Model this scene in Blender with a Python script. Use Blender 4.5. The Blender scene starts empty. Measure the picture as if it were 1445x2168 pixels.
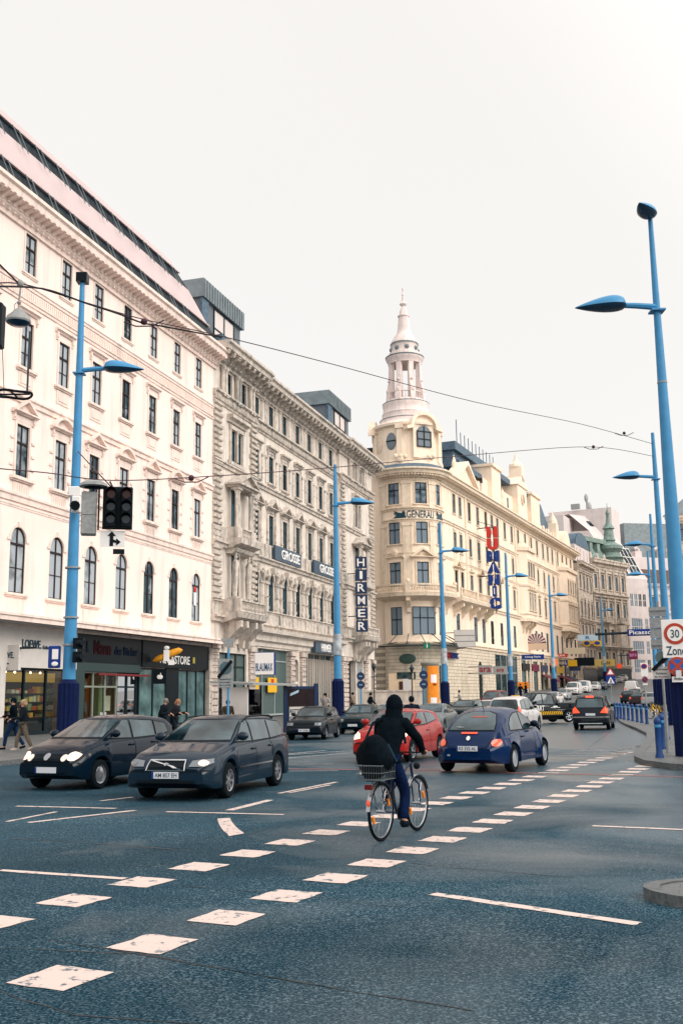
import bpy, bmesh, math, random
from mathutils import Vector, Matrix
from mathutils.bvhtree import BVHTree
random.seed(7)
R_ = math.radians
sc = bpy.context.scene
COL = sc.collection
# ------------------------------------------------------------------ camera
cam = bpy.data.objects.new('camera', bpy.data.cameras.new('camera'))
COL.objects.link(cam)
cam.location = (0, 0, 1.8)
cam.rotation_euler = (Matrix.Rotation(R_(90 + 10.35), 3, 'X') @ Matrix.Rotation(R_(-0.8), 3, 'Z')).to_euler()
cam.data.sensor_fit = 'VERTICAL'
cam.data.sensor_height = 36.0
cam.data.lens = 36.0 * 2150 / 2168
cam.data.clip_end = 3000
sc.camera = cam
# ------------------------------------------------------------------ sky and sun (flat overcast daylight)
SUN_EL, SUN_AZ = 36, 122          # azimuth from +Y towards +X: behind the viewer, to the right
W = bpy.data.worlds.new('World'); sc.world = W; W.use_nodes = True
nt = W.node_tree; nt.nodes.clear()
N = lambda t, t_=nt: t_.nodes.new(t)
sky = N('ShaderNodeTexSky'); sky.sky_type = 'NISHITA'; sky.sun_disc = False
sky.sun_elevation = R_(SUN_EL); sky.sun_rotation = R_(SUN_AZ); sky.dust_density = 3
b1 = N('ShaderNodeBackground'); b1.inputs['Strength'].default_value = 0.03
nt.links.new(sky.outputs[0], b1.inputs[0])
tc = N('ShaderNodeTexCoord'); sep = N('ShaderNodeSeparateXYZ'); nt.links.new(tc.outputs['Generated'], sep.inputs[0])
# cloud layer: even white low down, thinner and brighter overhead and towards the hidden sun
dt = N('ShaderNodeVectorMath'); dt.operation = 'DOT_PRODUCT'
dt.inputs[1].default_value = (math.sin(R_(SUN_AZ)) * math.cos(R_(SUN_EL)), math.cos(R_(SUN_AZ)) * math.cos(R_(SUN_EL)), math.sin(R_(SUN_EL)))
nt.links.new(tc.outputs['Generated'], dt.inputs[0])
mr = N('ShaderNodeMapRange'); mr.interpolation_type = 'SMOOTHSTEP'
mr.inputs['From Min'].default_value = 0.02; mr.inputs['From Max'].default_value = 0.75
mr.inputs['To Min'].default_value = 0.90; mr.inputs['To Max'].default_value = 1.75
nt.links.new(dt.outputs['Value'], mr.inputs['Value'])
nz = N('ShaderNodeTexNoise'); nz.inputs['Scale'].default_value = 2.2; nz.inputs['Detail'].default_value = 5
nt.links.new(tc.outputs['Generated'], nz.inputs['Vector'])
mr2 = N('ShaderNodeMapRange'); mr2.inputs['To Min'].default_value = 0.97; mr2.inputs['To Max'].default_value = 1.03
nt.links.new(nz.outputs['Fac'], mr2.inputs['Value'])
mu = N('ShaderNodeMath'); mu.operation = 'MULTIPLY'
nt.links.new(mr.outputs[0], mu.inputs[0]); nt.links.new(mr2.outputs[0], mu.inputs[1])
b2 = N('ShaderNodeBackground'); b2.inputs[0].default_value = (1, 0.957, 0.895, 1)
nt.links.new(mu.outputs[0], b2.inputs['Strength'])
ad = N('ShaderNodeAddShader'); nt.links.new(b1.outputs[0], ad.inputs[0]); nt.links.new(b2.outputs[0], ad.inputs[1])
wo = N('ShaderNodeOutputWorld'); nt.links.new(ad.outputs[0], wo.inputs[0])
sl = bpy.data.lights.new('sun', 'SUN'); sl.energy = 1.5; sl.angle = R_(32); sl.color = (1, 0.96, 0.9)
so = bpy.data.objects.new('sun', sl); COL.objects.link(so)
so.rotation_euler = (R_(90 - SUN_EL), 0, R_(180 - SUN_AZ))
sc.view_settings.view_transform = 'Standard'; sc.view_settings.look = 'None'
sc.view_settings.exposure = 0; sc.view_settings.gamma = 1
sc.cycles.max_bounces = 6; sc.cycles.transparent_max_bounces = 10

# ------------------------------------------------------------------ helpers
def G(y):                      # the street rises gently beyond 55 m
    return 0.0 if y < 60 else (.0002 * (y - 60) ** 2 if y < 160 else 2.0 + .04 * (y - 160))

class MB:
    """collects shapes and links them as ONE mesh object"""
    def __init__(s): s.v = []; s.f = []; s.m = []
    def add(s, vs, fs, m=0):
        o = len(s.v); s.v += [tuple(v) for v in vs]
        for f in fs: s.f.append([o + i for i in f]); s.m.append(m)
    def box(s, x0, x1, y0, y1, z0, z1, m=0):
        s.add([(x0,y0,z0),(x1,y0,z0),(x1,y1,z0),(x0,y1,z0),(x0,y0,z1),(x1,y0,z1),(x1,y1,z1),(x0,y1,z1)],
              [(0,3,2,1),(4,5,6,7),(0,1,5,4),(1,2,6,5),(2,3,7,6),(3,0,4,7)], m)
    def quad(s, a, b, c, d, m=0): s.add([a,b,c,d], [(0,1,2,3)], m)
    def prism(s, pts, y0, y1, m=0):      # polygon in x,z extruded along y
        n = len(pts)
        s.add([(p[0],y0,p[1]) for p in pts] + [(p[0],y1,p[1]) for p in pts],
              [tuple(range(n)), tuple(range(2*n-1, n-1, -1))] + [(i, i+n, (i+1)%n+n, (i+1)%n) for i in range(n)], m)
    def prismx(s, pts, x0, x1, m=0):     # polygon in y,z extruded along x (cornice profiles)
        n = len(pts)
        s.add([(x0,p[0],p[1]) for p in pts] + [(x1,p[0],p[1]) for p in pts],
              [tuple(range(n)), tuple(range(2*n-1, n-1, -1))] + [(i, i+n, (i+1)%n+n, (i+1)%n) for i in range(n)], m)
    def prismz(s, pts, z0, z1, m=0):
        n = len(pts)
        s.add([(p[0],p[1],z0) for p in pts] + [(p[0],p[1],z1) for p in pts],
              [tuple(range(n-1,-1,-1)), tuple(range(n, 2*n))] + [(i, (i+1)%n, (i+1)%n+n, i+n) for i in range(n)], m)
    def tube(s, pts, r, n=8, m=0, cap=True, closed=False):
        pts = [Vector(p) for p in pts]; k = len(pts); rs = r if isinstance(r, (list, tuple)) else [r]*k
        base = len(s.v); prev = None
        for i, p in enumerate(pts):
            a = pts[(i-1) % k] if (i > 0 or closed) else p; b = pts[(i+1) % k] if (i < k-1 or closed) else p
            t = (b - a).normalized()
            if prev is None:
                u = t.orthogonal().normalized()
            else:
                u = (prev - t * prev.dot(t)).normalized()
            prev = u; w = t.cross(u)
            for j in range(n):
                an = 2*math.pi*j/n
                s.v.append(tuple(p + (u*math.cos(an) + w*math.sin(an)) * rs[i]))
        for i in range(k if closed else k-1):
            i2 = (i+1) % k
            for j in range(n):
                s.f.append([base+i*n+j, base+i*n+(j+1)%n, base+i2*n+(j+1)%n, base+i2*n+j]); s.m.append(m)
        if cap and not closed:
            s.f.append([base+j for j in range(n-1,-1,-1)]); s.m.append(m)
            s.f.append([base+(k-1)*n+j for j in range(n)]); s.m.append(m)
    def lathe(s, prof, n=24, m=0, a0=0, a1=2*math.pi, cx=0, cy=0, sx=1, sy=1):
        full = abs(a1-a0-2*math.pi) < 1e-6; k = n if full else n+1; base = len(s.v)
        for r, z in prof:
            for j in range(k):
                a = a0 + (a1-a0)*j/n
                s.v.append((cx + r*math.cos(a)*sx, cy + r*math.sin(a)*sy, z))
        for i in range(len(prof)-1):
            for j in range(n):
                j2 = (j+1) % k
                s.f.append([base+i*k+j, base+i*k+j2, base+(i+1)*k+j2, base+(i+1)*k+j]); s.m.append(m)
    def ball(s, c, r, m=0, n=12, sc_=(1,1,1)):
        prof = [(max(1e-4, math.sin(math.pi*i/(n//2))), -math.cos(math.pi*i/(n//2))) for i in range(n//2+1)]
        b = len(s.v); s.lathe(prof, n, m)
        for i in range(b, len(s.v)):
            x, y, z = s.v[i]; s.v[i] = (c[0]+x*r*sc_[0], c[1]+y*r*sc_[1], c[2]+z*r*sc_[2])
    def xf(s, M, start=0):
        for i in range(start, len(s.v)): s.v[i] = tuple(M @ Vector(s.v[i]))
        return s
    def build(s, name, mats, parent=None, smooth=False, bevel=0, recalc=False):
        me = bpy.data.meshes.new(name); me.from_pydata(s.v, [], s.f)
        if not isinstance(mats, (list, tuple)): mats = [mats]
        for mt in mats: me.materials.append(mt)
        me.polygons.foreach_set('material_index', s.m)
        bm = bmesh.new(); bm.from_mesh(me)
        if recalc or smooth: bmesh.ops.remove_doubles(bm, verts=bm.verts, dist=1e-5)
        bmesh.ops.recalc_face_normals(bm, faces=bm.faces)
        if bevel:
            es = [e for e in bm.edges if len(e.link_faces) == 2 and e.calc_face_angle(0) > 0.6]
            bmesh.ops.bevel(bm, geom=es, offset=bevel, segments=1, affect='EDGES')
        bm.to_mesh(me); bm.free()
        if smooth:
            me.polygons.foreach_set('use_smooth', [True]*len(me.polygons))
            try: me.set_sharp_from_angle(angle=R_(40))
            except Exception: pass
        o = bpy.data.objects.new(name, me); COL.objects.link(o)
        if parent: o.parent = parent
        return o

def link_mesh(name, me, parent=None, loc=(0,0,0), rz=0):
    o = bpy.data.objects.new(name, me); COL.objects.link(o); o.location = loc; o.rotation_euler = (0,0,rz)
    if parent: o.parent = parent
    return o
def tag(o, label=None, cat=None, group=None, kind=None):
    if label: o['label'] = label
    if cat: o['category'] = cat
    if group: o['group'] = group
    if kind: o['kind'] = kind
    return o
def thing(name, label, cat, loc=(0,0,0), rz=0, group=None):
    o = bpy.data.objects.new(name, None); COL.objects.link(o); o.empty_display_size = .2
    o.location = loc; o.rotation_euler = (0,0,rz)
    return tag(o, label, cat, group)
def children(o): return [c for c in bpy.data.objects if c.parent == o]
def dup(root, loc, rz=None, label=None):
    kids = children(root)
    r = root.copy(); COL.objects.link(r); r.location = loc
    if rz is not None: r.rotation_euler = (0,0,rz)
    if label: r['label'] = label
    for ch in kids:
        c = ch.copy(); COL.objects.link(c); c.parent = r
        for g in children(ch):
            d = g.copy(); COL.objects.link(d); d.parent = c
    return r

# ------------------------------------------------------------------ materials
def mat(name, col, rough=.6, metal=0, spec=.25, noise=None, bump=None, emit=None, coat=0, rvar=None, scale_obj=True, streak=None):
    """noise=(scale, amount, darkcolour) ; bump=(scale, strength)"""
    m = bpy.data.materials.new(name); m.use_nodes = True; t = m.node_tree; p = t.nodes['Principled BSDF']
    p.inputs['Roughness'].default_value = rough; p.inputs['Metallic'].default_value = metal
    p.inputs['Specular IOR Level'].default_value = spec
    if coat: p.inputs['Coat Weight'].default_value = coat; p.inputs['Coat Roughness'].default_value = .05
    c = (*col, 1); p.inputs['Base Color'].default_value = c
    tcn = t.nodes.new('ShaderNodeTexCoord'); last = None
    geo = t.nodes.new('ShaderNodeNewGeometry')
    if noise:
        nn = t.nodes.new('ShaderNodeTexNoise'); nn.inputs['Scale'].default_value = noise[0]; nn.inputs['Detail'].default_value = 6
        t.links.new(geo.outputs['Position'], nn.inputs['Vector'])
        rp = t.nodes.new('ShaderNodeValToRGB'); rp.color_ramp.elements[0].position = .35; rp.color_ramp.elements[1].position = .65
        t.links.new(nn.outputs['Fac'], rp.inputs[0])
        mx = t.nodes.new('ShaderNodeMix'); mx.data_type = 'RGBA'
        dk = noise[2] if len(noise) > 2 else tuple(v*(1-noise[1]) for v in col)
        mx.inputs[6].default_value = (*dk, 1); mx.inputs[7].default_value = c
        t.links.new(rp.outputs[0], mx.inputs[0]); last = mx.outputs[2]
        if rvar:
            m2 = t.nodes.new('ShaderNodeMapRange'); m2.inputs['To Min'].default_value = rvar[0]; m2.inputs['To Max'].default_value = rvar[1]
            t.links.new(rp.outputs[0], m2.inputs['Value']); t.links.new(m2.outputs[0], p.inputs['Roughness'])
    if streak:                 # rain and soot streaks running down the wall
        mp = t.nodes.new('ShaderNodeMapping'); mp.inputs['Scale'].default_value = (streak[0], streak[0], streak[0]*.12)
        t.links.new(geo.outputs['Position'], mp.inputs[0])
        n3 = t.nodes.new('ShaderNodeTexNoise'); n3.inputs['Scale'].default_value = 1; n3.inputs['Detail'].default_value = 8
        t.links.new(mp.outputs[0], n3.inputs['Vector'])
        r3 = t.nodes.new('ShaderNodeValToRGB'); r3.color_ramp.elements[0].position = .5; r3.color_ramp.elements[1].position = .72
        t.links.new(n3.outputs['Fac'], r3.inputs[0])
        mg = t.nodes.new('ShaderNodeMath'); mg.operation = 'MULTIPLY'; mg.inputs[1].default_value = streak[1]
        t.links.new(r3.outputs[0], mg.inputs[0])
        mx3 = t.nodes.new('ShaderNodeMix'); mx3.data_type = 'RGBA'; mx3.inputs[7].default_value = (*streak[2], 1)
        if last: t.links.new(last, mx3.inputs[6])
        else: mx3.inputs[6].default_value = c
        t.links.new(mg.outputs[0], mx3.inputs[0]); last = mx3.outputs[2]
    if last: t.links.new(last, p.inputs['Base Color'])
    if bump:
        nb = t.nodes.new('ShaderNodeTexNoise'); nb.inputs['Scale'].default_value = bump[0]; nb.inputs['Detail'].default_value = 4
        t.links.new(geo.outputs['Position'], nb.inputs['Vector'])
        bp = t.nodes.new('ShaderNodeBump'); bp.inputs['Strength'].default_value = bump[1]; bp.inputs['Distance'].default_value = .02
        t.links.new(nb.outputs['Fac'], bp.inputs['Height']); t.links.new(bp.outputs[0], p.inputs['Normal'])
    if emit:
        p.inputs['Emission Color'].default_value = (*emit[0], 1); p.inputs['Emission Strength'].default_value = emit[1]
    return m
M = {}
M['stucco'] = mat('white_stucco', (.90,.745,.68), .85, noise=(.5,.07), bump=(9,.3), streak=(1.5,.45,(.55,.48,.45)))
M['stucco_trim'] = mat('stucco_trim', (.86,.70,.63), .85, noise=(1.5,.1), streak=(1.8,.5,(.40,.36,.33)))
M['stone'] = mat('sooty_stone', (.72,.64,.57), .9, noise=(1.2,.15), bump=(7,.5), streak=(2.2,.42,(.14,.16,.165)))
M['stone_trim'] = mat('sooty_stone_trim', (.64,.565,.50), .9, noise=(2.5,.3), bump=(9,.6), streak=(2.8,.7,(.07,.10,.11)))
M['cream'] = mat('cream_render', (.91,.745,.60), .85, noise=(.7,.09), bump=(6,.3), streak=(1.4,.3,(.52,.43,.30)))
M['cream_trim'] = mat('cream_trim', (.81,.67,.53), .85, noise=(2,.15), streak=(2,.5,(.42,.35,.24)))
M['tower'] = mat('pale_tower_stone', (.84,.70,.66), .8, noise=(1.5,.15), streak=(2.2,.5,(.40,.40,.42)))
M['slate'] = mat('blue_slate', (.10,.16,.22), .6, noise=(3,.4), bump=(6,.4))
M['copper'] = mat('green_copper', (.24,.33,.30), .7, noise=(2,.45), streak=(2,.5,(.08,.13,.13)))
M['old_stone'] = mat('weathered_grey_stone', (.66,.57,.49), .9, noise=(1.3,.3), bump=(5,.5), streak=(1.6,.7,(.12,.13,.13)))
M['pink_roof'] = mat('pale_sheet_roof', (.56,.45,.45), .6, noise=(.6,.08), streak=(1,.2,(.6,.5,.5)))
M['modern'] = mat('pale_concrete', (.66,.58,.57), .8, noise=(.8,.1), streak=(1,.3,(.45,.41,.41)))
M['grey_zinc'] = mat('zinc_sheet', (.22,.26,.28), .5, metal=.3, noise=(1.5,.25))
M['dark_strip'] = mat('dark_ribbon_glazing', (.002,.010,.016), .3, spec=.05)
M['frame_brown'] = mat('dark_brown_window_wood', (.030,.022,.020), .5, spec=.1)
M['frame_dark'] = mat('dark_window_frame', (.008,.018,.024), .4, spec=.1)
M['frame_white'] = mat('white_window_frame', (.7,.68,.66), .5)
M['shop_dark'] = mat('black_fascia', (.002,.007,.011), .3, spec=.1)
M['shop_white'] = mat('white_fascia', (.62,.58,.55), .6, noise=(2,.08))
M['white'] = mat('white_paint', (.8,.77,.75), .5)
M['black'] = mat('black_plastic', (.002,.006,.010), .5, spec=.12)
M['darkmetal'] = mat('dark_metal', (.02,.03,.04), .4, metal=.3)
M['steel'] = mat('steel', (.45,.47,.5), .3, metal=.9)
M['grey_metal'] = mat('grey_painted_metal', (.32,.33,.33), .5, noise=(9,.25))
M['pole'] = mat('sky_blue_pole_paint', (.055,.26,.50), .45, noise=(3,.12), bump=(30,.1))
M['pole_dark'] = mat('navy_pole_base', (.004,.012,.065), .6, spec=.1, noise=(6,.3))
M['lamp_under'] = mat('lamp_glass_underside', (.012,.05,.10), .2)
M['navy'] = mat('navy_sign', (.012,.03,.085), .3)
M['sign_slate'] = mat('slate_blue_sign', (.045,.08,.12), .35)
M['blue'] = mat('bright_blue', (.005,.032,.20), .4)
M['red'] = mat('signal_red', (.55,.03,.015), .4)
M['orange'] = mat('orange_print', (.75,.22,.01), .5)
M['yellow'] = mat('yellow_sign', (.72,.40,.01), .45)
M['maroon'] = mat('maroon_sign', (.13,.01,.04), .4)
M['text_dark'] = mat('dark_lettering', (.012,.05,.075), .4)
M['text_white'] = mat('white_lettering', (.85,.82,.8), .4)
M['skin'] = mat('skin', (.50,.28,.20), .55)
M['rubber'] = mat('tyre_rubber', (.004,.008,.011), .9, spec=.1, bump=(60,.3))
M['rim'] = mat('alloy_rim', (.42,.43,.46), .25, metal=.8)
M['chrome'] = mat('chrome', (.7,.7,.72), .12, metal=1)
M['mirror_dark'] = mat('dark_cloth', (.004,.009,.014), .9, spec=.05)
M['warm'] = mat('warm_shop_light', (.9,.5,.1), .5, emit=((1,.50,.07), 1.3))
M['lampglow'] = mat('lit_headlamp', (.9,.7,.6), .3, emit=((1,.66,.42), .9))
M['tail_lit'] = mat('lit_tail_lamp', (.8,.05,.02), .2, emit=((1,.07,.02), 1.3))
M['tail'] = mat('tail_lamp_plastic', (.62,.07,.03), .12, coat=.5, emit=((1,.10,.02), .35))
M['head'] = mat('clear_headlamp', (.16,.18,.20), .12, coat=.5)
M['plate'] = mat('number_plate', (.62,.64,.68), .4)

def glass_mat(name, dark, light, rough=.06, sp=.12):
    """opaque-backed pane: each pane shows darker rooms or paler curtains behind it"""
    m = bpy.data.materials.new(name); m.use_nodes = True; t = m.node_tree; p = t.nodes['Principled BSDF']
    oi = t.nodes.new('ShaderNodeObjectInfo'); geo = t.nodes.new('ShaderNodeTexCoord')
    nn = t.nodes.new('ShaderNodeTexNoise'); nn.inputs['Scale'].default_value = 1.1; nn.inputs['Detail'].default_value = 2
    ad_ = t.nodes.new('ShaderNodeVectorMath'); ad_.operation = 'ADD'
    cb = t.nodes.new('ShaderNodeVectorMath'); cb.operation = 'SCALE'; cb.inputs[3].default_value = 37
    cx = t.nodes.new('ShaderNodeCombineXYZ'); t.links.new(oi.outputs['Random'], cx.inputs[0]); t.links.new(oi.outputs['Random'], cx.inputs[2])
    t.links.new(cx.outputs[0], cb.inputs[0]); t.links.new(geo.outputs['Object'], ad_.inputs[0]); t.links.new(cb.outputs[0], ad_.inputs[1])
    t.links.new(ad_.outputs[0], nn.inputs['Vector'])
    s1 = t.nodes.new('ShaderNodeMath'); s1.operation = 'MULTIPLY_ADD'; s1.inputs[1].default_value = .9; t.links.new(oi.outputs['Random'], s1.inputs[0]); t.links.new(nn.outputs['Fac'], s1.inputs[2])
    rp = t.nodes.new('ShaderNodeValToRGB'); rp.color_ramp.elements[0].position = .58; rp.color_ramp.elements[1].position = .86
    rp.color_ramp.elements[0].color = (*dark, 1); rp.color_ramp.elements[1].color = (*light, 1)
    t.links.new(s1.outputs[0], rp.inputs[0]); t.links.new(rp.outputs[0], p.inputs['Base Color'])
    p.inputs['Roughness'].default_value = rough; p.inputs['Specular IOR Level'].default_value = sp
    nb = t.nodes.new('ShaderNodeTexNoise'); nb.inputs['Scale'].default_value = 1.7; t.links.new(geo.outputs['Object'], nb.inputs['Vector'])
    bp = t.nodes.new('ShaderNodeBump'); bp.inputs['Strength'].default_value = .15; bp.inputs['Distance'].default_value = .02
    t.links.new(nb.outputs['Fac'], bp.inputs['Height']); t.links.new(bp.outputs[0], p.inputs['Normal'])
    return m
M['pane_b1'] = glass_mat('curtained_pane', (.02,.045,.06), (.36,.40,.44))
M['pane_b2'] = glass_mat('dark_pane', (.004,.018,.025), (.04,.08,.10))
M['pane_shop'] = glass_mat('shop_pane', (.012,.03,.035), (.07,.11,.11))
M['pane_b3'] = glass_mat('room_pane', (.004,.013,.02), (.17,.22,.27))
def clear_glass(name, tint=(.75,.85,.85)):
    m = bpy.data.materials.new(name); m.use_nodes = True; t = m.node_tree; t.nodes.clear()
    tr = t.nodes.new('ShaderNodeBsdfTransparent'); tr.inputs[0].default_value = (*tint, 1)
    gl = t.nodes.new('ShaderNodeBsdfGlossy'); gl.inputs['Roughness'].default_value = .02
    fr = t.nodes.new('ShaderNodeFresnel'); fr.inputs[0].default_value = 1.5
    mx = t.nodes.new('ShaderNodeMixShader'); o = t.nodes.new('ShaderNodeOutputMaterial')
    t.links.new(fr.outputs[0], mx.inputs[0]); t.links.new(tr.outputs[0], mx.inputs[1]); t.links.new(gl.outputs[0], mx.inputs[2]); t.links.new(mx.outputs[0], o.inputs[0])
    return m
M['clear'] = clear_glass('clear_glass')
M['car_glass'] = mat('mottled_car_glass', (.06,.10,.12), .05, spec=.45, coat=.25, noise=(1.3,.5,(.002,.010,.014)))  # pale and dark noise in the colour stands in for varied reflections and dirt
def brick_groove(name, col, dk, bw, bh, mortar=.03):
    """rusticated ashlar: grooves in the bump and a faint joint colour"""
    m = mat(name, col, .9, noise=(1.3,.2), streak=(1.8,.5,dk)); t = m.node_tree; p = t.nodes['Principled BSDF']
    tcn = t.nodes.new('ShaderNodeTexCoord'); br = t.nodes.new('ShaderNodeTexBrick'); sp = t.nodes.new('ShaderNodeSeparateXYZ'); cb = t.nodes.new('ShaderNodeCombineXYZ')
    t.links.new(tcn.outputs['Object'], sp.inputs[0]); t.links.new(sp.outputs[0], cb.inputs[0]); t.links.new(sp.outputs[2], cb.inputs[1]); t.links.new(cb.outputs[0], br.inputs['Vector'])
    br.inputs['Scale'].default_value = 1; br.inputs['Brick Width'].default_value = bw; br.inputs['Row Height'].default_value = bh
    br.inputs['Mortar Size'].default_value = mortar; br.inputs['Mortar Smooth'].default_value = .3
    src = p.inputs['Base Color'].links[0].from_socket
    mx = t.nodes.new('ShaderNodeMix'); mx.data_type = 'RGBA'; mx.inputs[7].default_value = (*tuple(c*.45 for c in col), 1)
    t.links.new(src, mx.inputs[6]); t.links.new(br.outputs['Fac'], mx.inputs[0]); t.links.new(mx.outputs[2], p.inputs['Base Color'])
    bp = t.nodes.new('ShaderNodeBump'); bp.invert = True; bp.inputs['Strength'].default_value = .8; bp.inputs['Distance'].default_value = .04
    t.links.new(br.outputs['Fac'], bp.inputs['Height']); t.links.new(bp.outputs[0], p.inputs['Normal'])
    return m
M['cream_ashlar'] = brick_groove('cream_rusticated_ashlar', (.70,.60,.475), (.26,.25,.22), 1.4, .42)
M['stone_ashlar'] = brick_groove('sooty_rusticated_ashlar', (.62,.52,.46), (.10,.12,.13), 1.1, .45)

# ------------------------------------------------------------------ lettering
_font_cache = {}
def text_mesh(s, w=None, h=None, ext=.02, shear=0, fat=.012):
    cu = bpy.data.curves.new('t', 'FONT'); cu.body = s; cu.size = 1; cu.extrude = .5; cu.shear = shear; cu.resolution_u = 3
    cu.align_x = 'CENTER'; cu.align_y = 'CENTER'; cu.offset = fat
    o = bpy.data.objects.new('t', cu); COL.objects.link(o)
    dg = bpy.context.evaluated_depsgraph_get(); me = bpy.data.meshes.new_from_object(o.evaluated_get(dg))
    bpy.data.objects.remove(o); bpy.data.curves.remove(cu)
    xs = [v.co.x for v in me.vertices]; ys = [v.co.y for v in me.vertices]
    if not xs: return me
    cx, cy = (min(xs)+max(xs))/2, (min(ys)+max(ys))/2
    ww, hh = max(xs)-min(xs), max(ys)-min(ys)
    fx = (w/ww) if w else None; fy = (h/hh) if h else None
    fx = fx or fy; fy = fy or fx
    for v in me.vertices:           # lies in local x,z and faces -y
        x, y, z = v.co; v.co = ((x-cx)*fx, -z*ext, (y-cy)*fy)
    return me
def lettering(s, parent, loc, m, w=None, h=None, ext=.03, rz=0, name='lettering'):
    me = text_mesh(s, w, h, ext); me.name = name; me.materials.clear(); me.materials.append(m)
    return link_mesh(name, me, parent, loc, rz)
# ------------------------------------------------------------------ ground, pavements, markings
def asphalt():
    m = bpy.data.materials.new('wet_asphalt'); m.use_nodes = True; t = m.node_tree; p = t.nodes['Principled BSDF']
    L = t.links.new; nn = t.nodes.new
    geo = nn('ShaderNodeNewGeometry')
    vo = nn('ShaderNodeTexVoronoi'); vo.inputs['Scale'].default_value = 60; L(geo.outputs['Position'], vo.inputs['Vector'])
    n1 = nn('ShaderNodeTexNoise'); n1.inputs['Scale'].default_value = 48; n1.inputs['Detail'].default_value = 3; n1.inputs['Roughness'].default_value = .7; L(geo.outputs['Position'], n1.inputs['Vector'])
    r1 = nn('ShaderNodeValToRGB'); e = r1.color_ramp.elements
    e[0].position = .36; e[0].color = (.003,.015,.028,1); e[1].position = .70; e[1].color = (.10,.17,.215,1)
    x = e.new(.52); x.color = (.0055,.034,.054,1)
    L(n1.outputs['Fac'], r1.inputs[0])
    # pale stones of the aggregate
    r2 = nn('ShaderNodeValToRGB'); r2.color_ramp.elements[0].position = .70; r2.color_ramp.elements[1].position = .95
    sv = nn('ShaderNodeSeparateColor'); L(vo.outputs['Color'], sv.inputs[0]); L(sv.outputs[0], r2.inputs[0])
    mx = nn('ShaderNodeMix'); mx.data_type = 'RGBA'; mx.inputs[7].default_value = (.19,.26,.30,1)
    sc1 = nn('ShaderNodeMath'); sc1.operation = 'MULTIPLY'; sc1.inputs[1].default_value = .55
    L(r2.outputs[0], sc1.inputs[0]); L(r1.outputs[0], mx.inputs[6])
    n5 = nn('ShaderNodeTexNoise'); n5.inputs['Scale'].default_value = .7; n5.inputs['Detail'].default_value = 5; L(geo.outputs['Position'], n5.inputs['Vector'])
    m5 = nn('ShaderNodeMapRange'); m5.inputs['From Min'].default_value = .38; m5.inputs['From Max'].default_value = .66; m5.inputs['To Min'].default_value = .42; m5.inputs['To Max'].default_value = 1; L(n5.outputs['Fac'], m5.inputs['Value'])
    m6 = nn('ShaderNodeMath'); m6.operation = 'MULTIPLY'; L(sc1.outputs[0], m6.inputs[0]); L(m5.outputs[0], m6.inputs[1]); L(m6.outputs[0], mx.inputs[0])
    # broad worn / patched areas, stretched along the traffic
    mp = nn('ShaderNodeMapping'); mp.inputs['Rotation'].default_value = (0,0,R_(68)); mp.inputs['Scale'].default_value = (.09,.35,1)
    L(geo.outputs['Position'], mp.inputs[0])
    n2 = nn('ShaderNodeTexNoise'); n2.inputs['Scale'].default_value = 1.0; n2.inputs['Detail'].default_value = 7; n2.inputs['Roughness'].default_value = .6; L(mp.outputs[0], n2.inputs['Vector'])
    mr_ = nn('ShaderNodeMapRange'); mr_.inputs['From Min'].default_value = .3; mr_.inputs['From Max'].default_value = .7; mr_.inputs['To Min'].default_value = .72; mr_.inputs['To Max'].default_value = 1.4
    L(n2.outputs['Fac'], mr_.inputs['Value'])
    vm = nn('ShaderNodeVectorMath'); vm.operation = 'SCALE'; L(mx.outputs[2], vm.inputs[0]); L(mr_.outputs[0], vm.inputs[3])
    L(vm.outputs[0], p.inputs['Base Color'])
    # wet film: patches of smoother surface
    n3 = nn('ShaderNodeTexNoise'); n3.inputs['Scale'].default_value = .23; n3.inputs['Detail'].default_value = 6; n3.inputs['Distortion'].default_value = .5; L(geo.outputs['Position'], n3.inputs['Vector'])
    sx = nn('ShaderNodeSeparateXYZ'); L(geo.outputs['Position'], sx.inputs[0])
    # the low side by the right-hand kerb holds more water
    wx = nn('ShaderNodeMath'); wx.operation = 'MULTIPLY_ADD'; wx.inputs[1].default_value = .032; L(sx.outputs[0], wx.inputs[0]); L(n3.outputs['Fac'], wx.inputs[2])
    wy = nn('ShaderNodeMath'); wy.operation = 'MULTIPLY_ADD'; wy.inputs[1].default_value = .0035; L(sx.outputs[1], wy.inputs[0]); L(wx.outputs[0], wy.inputs[2])
    r3 = nn('ShaderNodeMapRange'); r3.inputs['From Min'].default_value = .49; r3.inputs['From Max'].default_value = .80; r3.inputs['To Min'].default_value = .62; r3.inputs['To Max'].default_value = .30
    L(wy.outputs[0], r3.inputs['Value']); L(r3.outputs[0], p.inputs['Roughness'])
    sp_ = nn('ShaderNodeMapRange'); sp_.inputs['From Min'].default_value = .28; sp_.inputs['From Max'].default_value = .58; sp_.inputs['To Min'].default_value = 1.0; sp_.inputs['To Max'].default_value = .02
    L(r3.outputs[0], sp_.inputs['Value']); L(sp_.outputs[0], p.inputs['Specular IOR Level'])
    b = nn('ShaderNodeBump'); b.inputs['Distance'].default_value = .006
    bs = nn('ShaderNodeMapRange'); bs.inputs['From Min'].default_value = .2; bs.inputs['From Max'].default_value = .6; bs.inputs['To Min'].default_value = .12; bs.inputs['To Max'].default_value = .6
    L(r3.outputs[0], bs.inputs['Value']); L(bs.outputs[0], b.inputs['Strength'])
    L(n1.outputs['Fac'], b.inputs['Height']); L(b.outputs[0], p.inputs['Normal'])
    return m
M['asphalt'] = asphalt()
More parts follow.
